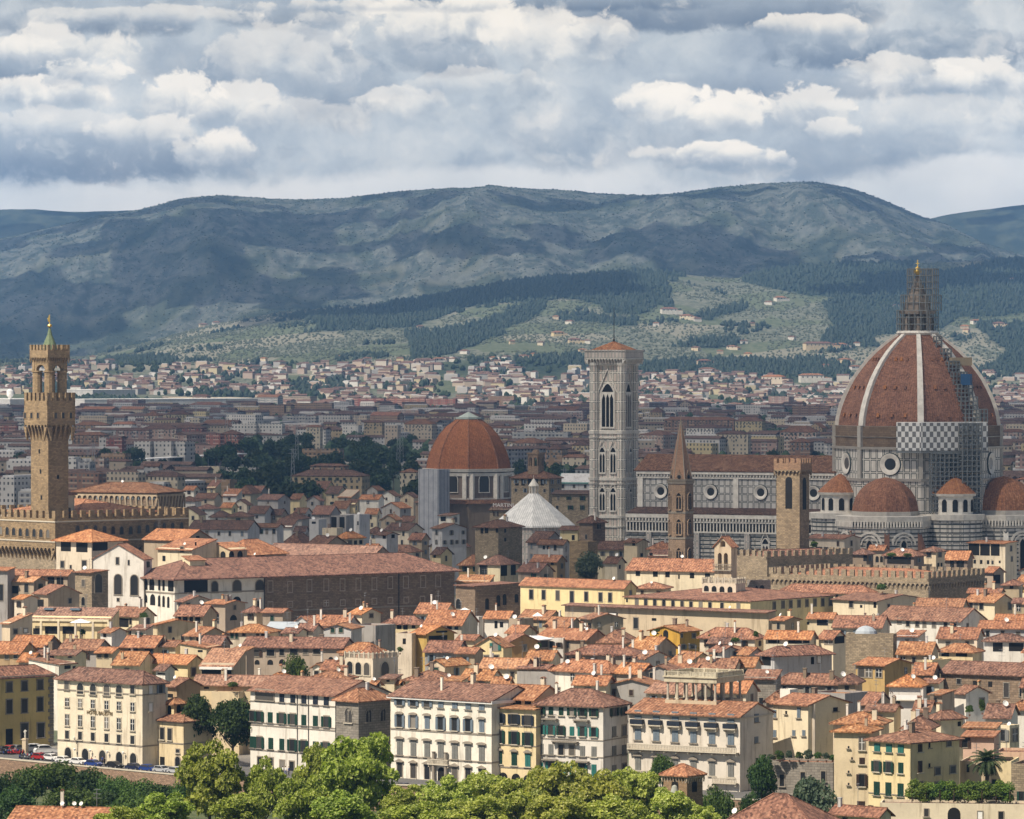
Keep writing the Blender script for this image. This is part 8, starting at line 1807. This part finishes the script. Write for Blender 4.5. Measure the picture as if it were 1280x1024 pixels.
for (x0, x1, y0, y1, n_) in [(268, 520, 548, 606, 120), (622, 742, 572, 600, 30), (860, 1050, 556, 572, 14), (150, 270, 575, 585, 8), (1, 34, 560, 575, 4), (1040, 1052, 545, 600, 4), (300, 520, 540, 552, 16), (90, 170, 545, 560, 6), (430, 530, 575, 612, 30)]:
    for k in range(n_):
        px = rg.uniform(x0, x1); yt = rg.uniform(y0, y1); hh = rg.uniform(13, 20); d = F * (CH - hh) / (yt - HY)
        tree(px, yt, rg.uniform(12, 20) / d * F, d, 0, PARKL, 'park', None, 'dark park trees behind the old town', 'park_tree', 'tree', 900, .062, 12, seed=1 + k % 4)
tag(scatter('street_trees', PARKL, 2300, (3000, 7000), lambda k, r, x, d: mnoise.noise(Vector((x / 170., d / 420., 6.1))) > .12, (7, 14), 1.0, 31), 'dark trees scattered between the blocks of the shaded plain', 'trees', )
tag(scatter('town_trees', PARKL, 1700, (7000, 9000), lambda k, r, x, d: mnoise.noise(Vector((x / 120., d / 300., 3.1))) > .0, (6, 12), 1.0, 35), 'dark trees between the small sunlit houses of the far town', 'trees')
tag(scatter('hill_trees', WOODM, 3000, (7000, D2 - 200), lambda k, r, x, d: k == 0 and mnoise.noise(Vector((x / 130., d / 300., 16.1))) > (.22 if d < 9300 else .42), (6, 11), 1.15, 32), 'dark tree clumps between the villas and fields at the foot of the hills', 'trees')
# planted boxes, pergola hedge, palm, shrubs
def shrub(px, ybase, w_, h_, d, mat, label, name='shrub', group=None, seed=1):
    z = zpy(ybase, d); root = thing(name, label, 'shrub', (*px2(px, d), z), RND.uniform(0, 6), group)
    c = obj('foliage', crownmesh(('bush', seed), 40 + seed, 1500, .055, 12, .5, .5, .5), root); c.scale = (w_, w_, h_)
    if not c.data.materials: c.data.materials.append(mat)
    c.material_slots[0].link = 'OBJECT'; c.material_slots[0].material = mat
    mb = MB(); mb.lathe([(.16, -.05), (.2, .3)], 8); mb.build('pot', ROOF['n'], root)
    TREES.append(dict(root=root, pos=(px, ybase - 3), kind='shrub', label=label, d=d))
for i, px in enumerate((964, 975, 987, 999, 1010, 1022, 1033, 1041)):
    f = tw_['f']; shrub(px, f.d and 952.5, rg.uniform(1.6, 2.4), rg.uniform(1.4, 2.6), 947, MIDLEAF if i % 2 else GREYL, None, 'shrub', 'planted boxes on the terrace wall', 1 + i % 3)
for (px, y, d, w_, h_) in [(1103, 741, 1400, 3.4, 2.6), (1018, 686, 1470, 2.6, 2.2), (103, 795, 1285, 2.2, 1.8), (180, 775, 1300, 2.6, 2), (920, 805, 1190, 2.2, 1.6), (945, 800, 1185, 1.6, 2.2), (1110, 846, 1130, 2.4, 1.4), (1092, 845, 1130, 2.0, 1.3), (820, 795, 1235, 2.4, 1.8), (888, 800, 1240, 1.6, 1.5), (1212, 895, 985, 2.0, 2.2), (1228, 893, 985, 1.4, 3.0), (674, 811, 1180, 1.4, 1.4), (290, 862, 1060, 2.8, 1.7), (1115, 698, 1530, 3.2, 1.8), (1135, 698, 1530, 3.0, 1.6), (500, 818, 1120, 1.4, 1.8)]:
    shrub(px, y, w_, h_, d, MIDLEAF, None, 'shrub', 'roof terrace plants', 1 + int(px) % 3)
f = pg['f']; root = thing('pergola', 'long leafy pergola hedge on the cream garden wall below the palm', 'pergola', tuple(f.O), -f.a)
l0, _ = f.front(1137, 1000); l1, _ = f.front(1264, 1000)
for k in np.linspace(l0 + .3, l1 - .3, 8):
    for y_ in (-1.6, 1.6): mb = MB(); mb.cbox(k, y_, f.h - .1, .16, .16, 2.3); mb.build('post', SHUT['n'], root)
vm = leafmat('vine leaves', (.05, .10, .012), (.15, .22, .035), (.28, .35, .08), .3, .1)
for i, k in enumerate(np.linspace(l0 + .8, l1 - .8, 11)):
    c = obj('vine', crownmesh(('vine', i % 3), 61 + i % 3, 2200, .045, 16, .5, .5, .5, spread=.7), root, (k, RND.uniform(-.4, .4), f.h - .75 + RND.uniform(-.15, .3)), RND.uniform(0, 6)); c.scale = (3.6, 4.0, 4.3)
    if not c.data.materials: c.data.materials.append(vm)
d_ = 890; pr_ = thing('palm_tree', 'tall date palm with a round head of drooping fronds near the right edge', 'palm tree', (*px2(1234, d_), 0)); zt_ = zpy(952, d_)
mb = MB(); mb.lathe([(.42, 0), (.36, 2), (.34, zt_ - .6), (.55, zt_), (.3, zt_ + .5)], 9); mb.build('trunk', plain('palm bark', (.10, .075, .05), .95, .3, 3), pr_)
fm = leafmat('palm fronds', (.022, .042, .014), (.065, .095, .035), None, .2, .1); rg2 = random.Random(3); nf_ = 0
for ring, (el0, n_, L) in enumerate([(75, 10, 3.0), (48, 18, 3.5), (22, 20, 3.7), (-6, 18, 3.5), (-35, 14, 2.8)]):
    for i in range(n_):
        a = 2 * math.pi * (i + .5 * (ring % 2)) / n_ + rg2.uniform(-.12, .12); el0_ = R(el0 + rg2.uniform(-8, 8)); mb = MB(); p = Vector((0, 0, zt_)); prev = None; seg = 9
        for s_ in range(seg):
            e_ = el0_ - R(75) * (s_ / seg) ** 1.3; dr_ = Vector((math.cos(e_) * math.cos(a), math.cos(e_) * math.sin(a), math.sin(e_))); q = p + dr_ * L / seg
            sd_ = dr_.cross(Vector((0, 0, 1))).normalized(); wd = .62 * math.sin(math.pi * (s_ + .8) / (seg + .8)) + .08
            mb.tube(p, q, .035, 3)
            for sg in (-1, 1):
                tip = p + sd_ * sg * wd + dr_ * .25 - Vector((0, 0, .18)); mb.add([p, p + (q - p) * .55, tip], [(0, 1, 2)]); tip2 = (p + q) / 2 + sd_ * sg * wd + dr_ * .28 - Vector((0, 0, .2)); mb.add([(p + q) / 2, q, tip2], [(0, 1, 2)])
            p = q
        me = bpy.data.meshes.new('frond'); me.from_pydata(mb.v, [], mb.f); me.materials.append(fm); obj('frond', me, pr_)
# parasols
for px, y, d, w_, lab in [(100.5, 778, 1283, 5.0, 'white square parasol on the pillared terrace'), (581, 764, 1325, 4.0, 'white parasol above the roofs below the long dark palace'), (672, 770, 1290, 2.6, 'small white pointed canopy below the long yellow convent')]:
    r_ = thing('parasol', lab, 'parasol', (*px2(px, d), zpy(y, d) - 3.2)); q = w_ / 2
    mb = MB(); mb.rings([[(-q, -q, 3.2), (q, -q, 3.2), (q, q, 3.2), (-q, q, 3.2)], [(-.05, -.05, 4.1), (.05, -.05, 4.1), (.05, .05, 4.1), (-.05, .05, 4.1)]], cap0=True); mb.build('canopy', WHITE, r_); MB().tube((0, 0, -1), (0, 0, 4), .06, 6).build('pole', METAL, r_)
# ------------------------------------------------------------------ street: cars, scooters, statue, people, lamps
PAINT = {}
def paint(k):
    c = dict(blue=(.02, .05, .22), darkblue=(.015, .022, .06), silver=(.45, .46, .47), white=(.75, .75, .74), red=(.35, .02, .02), black=(.015, .015, .017), grey=(.18, .185, .19))[k]
    return plain(k + ' car paint', c, .3, .04, 1, .1, .5)
def carmesh():
    if 'car' in MC: return MC['car']
    mb = MB(); L = 1.95
    side = [(-L, .32), (-L, .72), (-1.72, .92), (-1.55, .95), (1.05, .98), (1.75, .84), (L, .66), (L, .32)]
    mb.rings([[(x * .97, -.78, z) for x, z in side], [(x, -.84, z) for x, z in side], [(x, .84, z) for x, z in side], [(x * .97, .78, z) for x, z in side]], 0)
    top = [(-1.55, .93), (-1.25, 1.40), (-.2, 1.47), (.45, 1.40), (1.08, .96)]
    mb.rings([[(x, -.76 + .0, z) for x, z in top], [(x, .76, z) for x, z in top]], 0)
    g = MB()
    for s_ in (-1, 1): g.add([(-1.38, s_ * .77, 1.0), (.92, s_ * .77, 1.0), (.40, s_ * .77, 1.35), (-1.15, s_ * .77, 1.35)], [(0, 1, 2, 3)])
    g.add([(.56, -.68, 1.37), (.56, .68, 1.37), (1.12, .72, 1.0), (1.12, -.72, 1.0)], [(0, 1, 2, 3)]); g.add([(-1.33, -.66, 1.34), (-1.33, .66, 1.34), (-1.60, .70, 1.0), (-1.60, -.70, 1.0)], [(0, 1, 2, 3)])
    gm = g.mesh('windows', GLASS)
    wm = MB(); wm.lathe([(.30, -.1), (.30, .1)], 14); wm.lathe([(.18, .1), (.18, .12)], 10, m=1); wm.lathe([(.18, -.12), (.18, -.1)], 10, m=1); wm.v = [(x, z, y) for x, y, z in wm.v]
    MC['car'] = (mb, gm, wm.mesh('wheel', [IRON, METAL]), MB().cbox(0, 0, 0, .06, .3, .14).mesh('headlight', WHITE), MB().cbox(0, 0, 0, .06, .26, .14).mesh('tail_light', plain('red lamp', (.4, .02, .02), .4)))
    return MC['car']
CARS = []
def car(px, yb, col, label, rot=-43, van=False):
    mb, gm, wm, hl, tl = carmesh(); d = F * CH / (yb - HY); root = thing('van' if van else 'parked_car', label, 'van' if van else 'car', (*px2(px, d), .02), R(rot), None if van else 'cars parked along the quay')
    key = ('body', col)
    if key not in MC: MC[key] = mb.mesh('body', paint(col))
    bo = obj('body', MC[key], root); w_ = obj('windows', gm, root)
    for x in (-1.2, 1.25):
        for y_ in (-.76, .76): obj('wheel', wm, root, (x, y_, .30))
    for y_ in (-.55, .55): obj('headlight', hl, root, (1.93, y_, .66)); obj('tail_light', tl, root, (-1.95, y_, .68))
    if van: bo.scale = (1.25, 1.1, 1.4); w_.scale = (1.25, 1.1, 1.4)
for px, y, c_, lab in [(117, 958.5, 'blue', 'bright blue parked car near the hotel right arches'), (143, 960.5, 'black', 'black parked car between a bright blue and a dark blue car'), (168, 963, 'darkblue', 'dark blue parked car at the right corner of the hotel'), (185, 964.5, 'blue', 'blue parked car in front of the small yellow turret house'), (202, 966, 'silver', 'silver parked car left of another silver car by the turret house'), (220, 967.5, 'silver', 'rightmost silver parked car below the dark trees'),
                       (98, 956, 'white', 'white parked car next to the bright blue car by the hotel'), (80, 954, 'white', 'white parked car under the left end of the hotel'), (64, 951, 'white', 'white parked car beside the small red car'), (50, 950, 'red', 'small red parked car by the scooters'), (301, 975.5, 'silver', 'silver car parked left of the white house with green shutters'), (316, 977, 'grey', 'grey car parked below the white house with green shutters'), (505, 988, 'darkblue', 'dark blue car parked below the white palazzo')]:
    car(px, y, c_, lab)
for px, y, lab in [(45, 941.5, 'white van parked behind the statue, left of another van'), (57, 943, 'white van parked right of another van beside the yellow palazzo')]: car(px, y, 'white', lab, 20, True)
for px, y, c_, lab in [(4, 941, 'black', 'black car parked at the left edge before the yellow palazzo'), (14, 940, 'red', 'dark red car parked before the door of the yellow palazzo'), (22, 939.5, 'grey', 'grey car parked just left of the statue')]: car(px, y, c_, lab, 60)
def scooter(px, yb, i):
    d = F * CH / (yb - HY); root = thing('scooter', None, 'scooter', (*px2(px, d), .02), R(rg.choice([40, 55, 35]) + rg.uniform(-12, 12)), 'scooters parked by the statue')
    if 'sc' not in MC:
        wm = MB(); wm.lathe([(.26, -.06), (.26, .06)], 12); wm.v = [(x, z, y) for x, y, z in wm.v]
        bd = []
        for k in ('red', 'black', 'silver', 'blue', 'grey'):
            b_ = MB(); b_.rings([[(-.75, -.16, .35), (-.75, .16, .35), (-.75, .14, .68), (-.75, -.14, .68)], [(-.2, -.2, .3), (-.2, .2, .3), (-.1, .18, .66), (-.1, -.18, .66)], [(.25, -.17, .25), (.25, .17, .25), (.25, .17, .33), (.25, -.17, .33)]]); b_.add([(.42, -.22, .3), (.42, .22, .3), (.58, .18, .98), (.58, -.18, .98), (.36, -.2, .3), (.36, .2, .3), (.52, .17, .98), (.52, -.17, .98)], [(0, 1, 2, 3), (5, 4, 7, 6), (0, 3, 7, 4), (1, 5, 6, 2), (3, 2, 6, 7), (0, 4, 5, 1)]); b_.box(-.2, .45, -.17, .17, .2, .27); bd.append(b_.mesh('body', paint(k)))
        st_ = MB(); st_.box(-.72, -.05, -.15, .15, .69, .80)
        hb_ = MB(); hb_.tube((.5, -.34, 1.05), (.5, .34, 1.05), .025, 5); hb_.tube((.55, 0, .9), (.5, 0, 1.05), .03, 5); hb_.cbox(.6, 0, .9, .12, .16, .14)
        MC['sc'] = (wm.mesh('wheel', IRON), bd, st_.mesh('seat', IRON), hb_.mesh('handlebar', METAL))
    wm, bd, st_, hb_ = MC['sc']; obj('body', bd[i % 5], root); obj('seat', st_, root); obj('handlebar', hb_, root)
    for x in (-.6, .62): obj('wheel', wm, root, (x, 0, .26))
    TREES.append(dict(root=root, pos=(px, yb), kind='scooter', label=None, d=d))
rg = random.Random(9)
for i in range(34):
    if i < 12: px, yb = 3 + i * 2.1 + rg.uniform(-.5, .5), 942.5 + rg.uniform(-.8, 1.4)
    else: px, yb = 28 + (i - 12) * 2.05 + rg.uniform(-.6, .6), 947.5 + (i % 2) * 1.6 + rg.uniform(-.5, .5)
    scooter(px, yb, rg.randrange(5))
MARBST = plain('weathered white statue marble', (.55, .53, .48), .8, .15, 2)
def skin(name, joints, edges, mat, parent, loc=None, sub=1):
    me = bpy.data.meshes.new(name); me.from_pydata([j[:3] for j in joints], edges, []); o = bpy.data.objects.new(name, me); C.objects.link(o)
    md = o.modifiers.new('skin', 'SKIN'); md.use_smooth_shade = True
    for v, j in zip(me.skin_vertices[0].data, joints): v.radius = (j[3], j[4] if len(j) > 4 else j[3])
    me.skin_vertices[0].data[0].use_root = True
    sb = o.modifiers.new('sub', 'SUBSURF'); sb.levels = sub; sb.render_levels = sub
    bpy.context.view_layer.update(); m2_ = bpy.data.meshes.new_from_object(o.evaluated_get(bpy.context.evaluated_depsgraph_get())); bpy.data.objects.remove(o)
    m2_.materials.clear(); [m2_.materials.append(m_) for m_ in (mat if isinstance(mat, list) else [mat])]; m2_.name = name
    return m2_
sd_ = F * CH / (942.5 - HY); sroot = thing('statue', 'white marble statue of a draped figure on a tall pedestal among parked scooters', 'statue', (*px2(31.5, sd_), 0), R(-30))
mb = MB(); mb.cbox(0, 0, 0, 2.6, 2.6, .5); mb.cbox(0, 0, .5, 1.9, 1.9, 5.4); mb.cbox(0, 0, 5.9, 2.3, 2.3, .45); mb.cbox(0, 0, 6.35, 1.7, 1.7, .3); mb.build('pedestal', WALL['sand'], sroot)
sj = [(0, 0, 2.0, .34, .26), (0, 0, 2.6, .36, .26), (0, .03, 3.15, .40, .26), (0, .02, 3.42, .14, .14), (0, -.03, 3.62, .17, .19), (0, -.03, 3.86, .13, .15), (-.42, 0, 3.2, .15, .15), (-.72, -.1, 2.75, .12, .12), (-.45, -.38, 2.45, .09, .09), (.42, 0, 3.2, .15, .15), (.80, -.05, 3.0, .12, .12), (1.15, -.25, 3.35, .08, .08), (-.2, 0, 1.2, .27, .25), (-.22, .02, .1, .20, .2), (.22, -.1, 1.2, .26, .24), (.26, -.02, .1, .2, .2), (0, .12, .8, .36, .25)]
sroot.scale = (.5, .5, .5)
obj('figure', skin('figure', sj, [(0, 1), (1, 2), (2, 3), (3, 4), (4, 5), (2, 6), (6, 7), (7, 8), (2, 9), (9, 10), (10, 11), (0, 12), (12, 13), (0, 14), (14, 15), (0, 16)], MARBST, sroot), sroot, (0, 0, 6.6))
CLOTH = [plain('cloth ' + k, c, .9) for k, c in (('red', (.35, .05, .04)), ('white', (.7, .7, .68)), ('blue', (.05, .08, .22)), ('black', (.02, .02, .02)), ('orange', (.5, .2, .04)))]
SKINM = plain('skin', (.42, .25, .17), .6, .05)
def person(px, yb, col, pants, rot, label, stride=.16):
    d = F * CH / (yb - HY); s = stride
    j = [(0, 0, .95, .15, .11), (0, 0, 1.18, .14, .10), (0, 0, 1.42, .17, .10), (0, 0, 1.52, .055, .055), (0, -.01, 1.62, .085, .10), (0, -.01, 1.73, .07, .085), (-.2, 0, 1.41, .06), (-.25, s * .7, 1.14, .046), (-.25, -.02 + s * .3, .90, .035), (-.26, -.05 + s * .3, .80, .03), (.2, 0, 1.41, .06), (.25, -s * .6, 1.14, .046), (.25, -.1 - s * .6, .90, .035), (.25, -.14 - s * .6, .80, .03),
         (-.1, 0, .86, .10), (-.1, -s * .9, .48, .072), (-.1, -s * .6, .08, .05), (-.1, -s * .6 - .15, .04, .045), (.1, 0, .86, .10), (.1, s * .5, .48, .072), (.1, s * 1.5, .10, .05), (.1, s * 1.5 - .14, .04, .045)]
    e = [(0, 1), (1, 2), (2, 3), (3, 4), (4, 5), (2, 6), (6, 7), (7, 8), (8, 9), (2, 10), (10, 11), (11, 12), (12, 13), (0, 14), (14, 15), (15, 16), (16, 17), (0, 18), (18, 19), (19, 20), (20, 21)]
    me = skin('body', j, e, [SKINM, CLOTH[col], CLOTH[pants]], None)
    for p in me.polygons:
        c = p.center; p.material_index = 2 if c.z < .97 and abs(c.x) < .2 else (1 if c.z < 1.49 and c.z > .95 and not (abs(c.x) > .19 and c.z < 1.1) else 0)
    root = thing('person', label, 'person', (*px2(px, d), .02), R(rot), None); obj('body', me, root)
    mb = MB(); mb.lathe([(.098, 1.66), (.10, 1.72), (.075, 1.79), (.02, 1.82)], 10, 0, .012); mb.build('hair', plain('dark hair', (.03, .02, .015), .7), root)
for q in [(114.5, 957, 0, 3, 40, 'person in a red top walking past the hotel arches'), (119, 956.5, 1, 2, -60, 'person in a white top walking beside someone in red'), (128, 956, 2, 3, 20, 'person in blue standing before the middle hotel arch'), (130.5, 957.5, 3, 3, 190, 'person dressed in black beside the person in blue'), (402, 972, 4, 2, 30, 'person in an orange top outside the white house with green shutters'), (357, 969, 1, 2, -20, 'person in white standing among the crowd at the quay'), (361, 969.5, 2, 3, 60, 'person in a blue top among the crowd at the quay'), (353.5, 969, 1, 3, 130, 'person in white and black at the left of the quay crowd'), (391, 972, 0, 2, 10, 'person in red and blue near the arched door')]: person(*q)
for px, yb in ((96.5, 951.5), (240, 966), (470, 985), (570, 990)):
    d = F * CH / (yb - HY) ; r_ = thing('street_lamp', None, 'street lamp', (*px2(px, d), 0), 0, 'iron street lamps along the quay'); mb = MB(); mb.lathe([(.18, 0), (.14, .5), (.06, .8), (.05, 4.6)], 8); mb.tube((-.6, 0, 4.4), (.6, 0, 4.4), .035, 5); mb.build('post', IRON, r_)
    for x in (-.6, .6): MB().lathe([(.05, 4.4), (.2, 4.55), (.24, 4.9), (.05, 5.15)], 8, x, 0).build('lantern', plain('lamp glass', (.6, .58, .5), .3), r_)
    TREES.append(dict(root=r_, pos=(px, yb - 12), kind='street lamp', label=None, d=d))
# ------------------------------------------------------------------ drop what nothing of the photograph shows, then label
bpy.context.view_layer.update(); DG = bpy.context.evaluated_depsgraph_get()
EYES = [Vector((0, 0, CH)), Vector((-22, 0, CH)), Vector((22, 0, CH + 3))]
def seen(p, tol=.8, eyes=EYES):
    for e in eyes:
        v = p - e; L = v.length; hit, loc, *_ = SC.ray_cast(DG, e, v / L, distance=L)
        if not hit or (loc - e).length > L - tol: return True
    return False
INFR = lambda p: -25 < prj(*p)[0] < 1305 and prj(*p)[1] < 1040
def kill(o):
    for c in list(o.children): kill(c)
    bpy.data.objects.remove(o)
dead = []
for o in PRUNE:
    M = o.matrix_world; h = .9 if o.name.startswith(('chim', 'ant', 'sat')) else 0
    pts = [M @ Vector((0, -.3, h))] + ([M @ Vector((0, -.3, 1.8))] if h else [M @ Vector((x, -.3, z)) for x, z in ((-.35, .5), (.35, .5), (-.35, -.4), (.35, -.4))])
    if not any(INFR(p) and seen(p) for p in pts): dead.append(o)
for b in list(HOUSES):
    if b.get('kind') in ('villa', 'pylon') or not b['f']: continue
    f = b['f']; M = b['root'].matrix_world; pts = []
    for u in (-.45, -.2, .05, .3, .48):
        for v in (-.5, -.2, 0):
            z = f.h + b['rise'] * (1 - abs(v) * 2 if b['roofk'] in 'gh' else (v + .5 if b['roofk'] == 's' else .5)); pts.append(M @ Vector((u * f.W, v * f.D - (.5 if v == -.5 else 0), z + .1)))
        pts.append(M @ Vector((u * f.W, -f.D / 2 - .15, f.h - 1.6)))
    for v in (-.3, .1, .4): pts.append(M @ Vector((f.W / 2 + .15, v * f.D, f.h - 1.4)))
    n = sum(1 for p in pts if INFR(p) and seen(p, 1.0, EYES[:1])); b['vis'] = n
    if n <= (1 if b['fill'] else 0): kill(b['root']); HOUSES.remove(b); 
for o in dead:
    try:
        if o.name in bpy.data.objects: kill(o)
    except ReferenceError: pass
for t_ in list(TREES):
    p = t_['root'].matrix_world.translation; q = Vector((*px2(t_['pos'][0], t_['d'] - 6), zpy(t_['pos'][1], t_['d'])))
    if t_['kind'] == 'shrub': q = p + Vector((0, -1.2, 1.0))
    if t_['kind'] in ('scooter', 'street lamp'): q = p + Vector((0, -.6, 1.0))
    ps = [q, q + Vector((0, 0, 2.5)), q + Vector((2, 0, 1.5)), q + Vector((-2, 0, 1.5))] if t_['kind'] == 'tree' else [q, q + Vector((0, 0, .5)), q + Vector((.4, 0, .2)), q - Vector((.4, 0, 0))]
    if not any(seen(x, 6 if t_['kind'] == 'tree' else 1.2, EYES[:1]) for x in ps): kill(t_['root']); TREES.remove(t_)
for n_, x, y in [('cream hotel', 125, 890), ('white gabled church', 150, 700), ('pillared terrace house', 100, 775), ('mustard gable house', 855, 805), ('columned roof pavilion', 878, 862), ('arched roof tower', 462, 835), ('sweeping grey house', 990, 825), ('white palazzo', 550, 905),
                 ('dark stone right edge palace', 1230, 845), ('teal blind corner house', 1120, 940), ('yellow convent wing', 720, 745), ('white awning house', 270, 838), ('mustard side wall', 640, 808), ('grey tower scaffold box', 540, 620), ('yellow shuttered gable house', 612, 815), ('long arched tan house', 370, 815),
                 ('ochre bay house', 1090, 845), ('railed balcony house', 1120, 870), ('town hall belfry', 60, 470), ('long red block', 560, 510), ('platform canopy', 230, 575), ('dome lantern', 1147, 390), ('flagpole', 766, 405), ('three bay loggia house', 1233, 690)]: anchor(n_, x, y)
ORD = ['nearest', 'second nearest', 'third nearest', 'fourth nearest', 'fifth nearest', 'sixth nearest', 'seventh nearest', 'eighth nearest', 'ninth nearest', 'tenth nearest', 'eleventh nearest', 'twelfth nearest', 'thirteenth nearest', 'fourteenth nearest', 'fifteenth nearest', 'sixteenth nearest', 'seventeenth nearest', 'eighteenth nearest', 'nineteenth nearest', 'twentieth nearest']
ORD += ['twenty ' + o for o in ['first nearest'] + ORD[1:9]] + ['thirtieth nearest'] + ['thirty ' + o for o in ['first nearest'] + ORD[1:9]] + ['fortieth nearest'] + ['forty ' + o for o in ['first nearest'] + ORD[1:9]]
def way(dx, dy):
    a = math.degrees(math.atan2(-dy, dx)) % 360
    return ['right of', 'up right of', 'above', 'up left of', 'left of', 'down left of', 'below', 'down right of'][int((a + 22.5) // 45) % 8]
def labelling(items, noun, adj):
    """each unlabelled item: its looks, then its rank among its kind on one side of the nearest landmark"""
    G = {}
    for it in items:
        x, y = it['pos']; nm, ax, ay = min(ANCH, key=lambda q: (q[1] - x) ** 2 + ((q[2] - y) * 1.6) ** 2)
        G.setdefault((nm, way(x - ax, y - ay)), []).append((math.hypot(x - ax, y - ay), it))
    for (nm, wy), l in G.items():
        l.sort(key=lambda q: q[0])
        for k, (_, it) in enumerate(l):
            if it['label']: continue
            for ad in adj(it):
                s = f"{ad}, {ORD[k]} {noun} {wy} the {nm}"
                if len(s.split()) <= 16: break
            it['root']['label'] = s
def pos(b):
    if 'pos' in b: return b['pos']
    return ((b['xl'] + max(b['xr'], b['xc'])) / 2, (b['ye'] + b['yr']) / 2)
for b in HOUSES: b['pos'] = pos(b)
cat = lambda c: [b for b in HOUSES if b['root'].get('category') == c]
adj = lambda b: [f"{WN[b['wall']]} walls, {TONE[b['tone']]} {RN[b['roofk']]} roof", f"{WN[b['wall']]} walls, {TONE[b['tone']]} roof", f"{WN[b['wall']]} walls"]
adj2 = lambda b: [f"{WN[b['wall']].replace(' block wall', '')} flats, {RN[b['roofk']]} roof", f"{WN[b['wall']]} flats"]
labelling(cat('house'), 'house', adj); labelling(cat('apartment block'), 'block', adj2)
labelling(cat('villa'), 'hillside villa', lambda b: [f"{WN[b['wall']]} walled with tiled roof", f"{WN[b['wall']]} walled"]); labelling(cat('pylon'), 'lattice mast', lambda b: ['slim grey steel'])
for b in HOUSES:
    if 'label' not in b['root']: print('NOLABEL', b['root'].name, b['root'].get('category'))
tk = lambda k, g: [t_ for t_ in TREES if t_['kind'] == k and (g is None or t_['root'].get('group') == g)]
for g, ad in ((GL, 'bright yellow green leafy'), ('green bank trees below the quay wall', 'dense green rounded'), ('dark park trees behind the old town', 'dark broad')): labelling(tk('tree', g), {GL: 'lime tree', 'green bank trees below the quay wall': 'bank tree'}.get(g, 'park tree'), lambda b, ad=ad: [ad])
labelling(tk('shrub', None), 'plant', lambda b: ['small green potted']); labelling(tk('street lamp', None), 'street lamp', lambda b: ['twin headed iron'])
for t_ in tk('scooter', None): t_['root']['label'] = 'motor scooter in the packed row parked around the marble statue'
seen_ = {}
for o in C.objects:
    if o.parent is None and 'label' in o:
        n = len(o['label'].split())
        if n > 16 or n < 4: print('LEN', n, o.name, o['label'])
        if o['label'] in seen_ and o.get('category') != 'scooter': print('DUP', o['label'])
        seen_[o['label']] = 1
from collections import Counter
print('COUNTS', Counter(o.get('category') for o in C.objects if o.parent is None).most_common(30), len(C.objects))
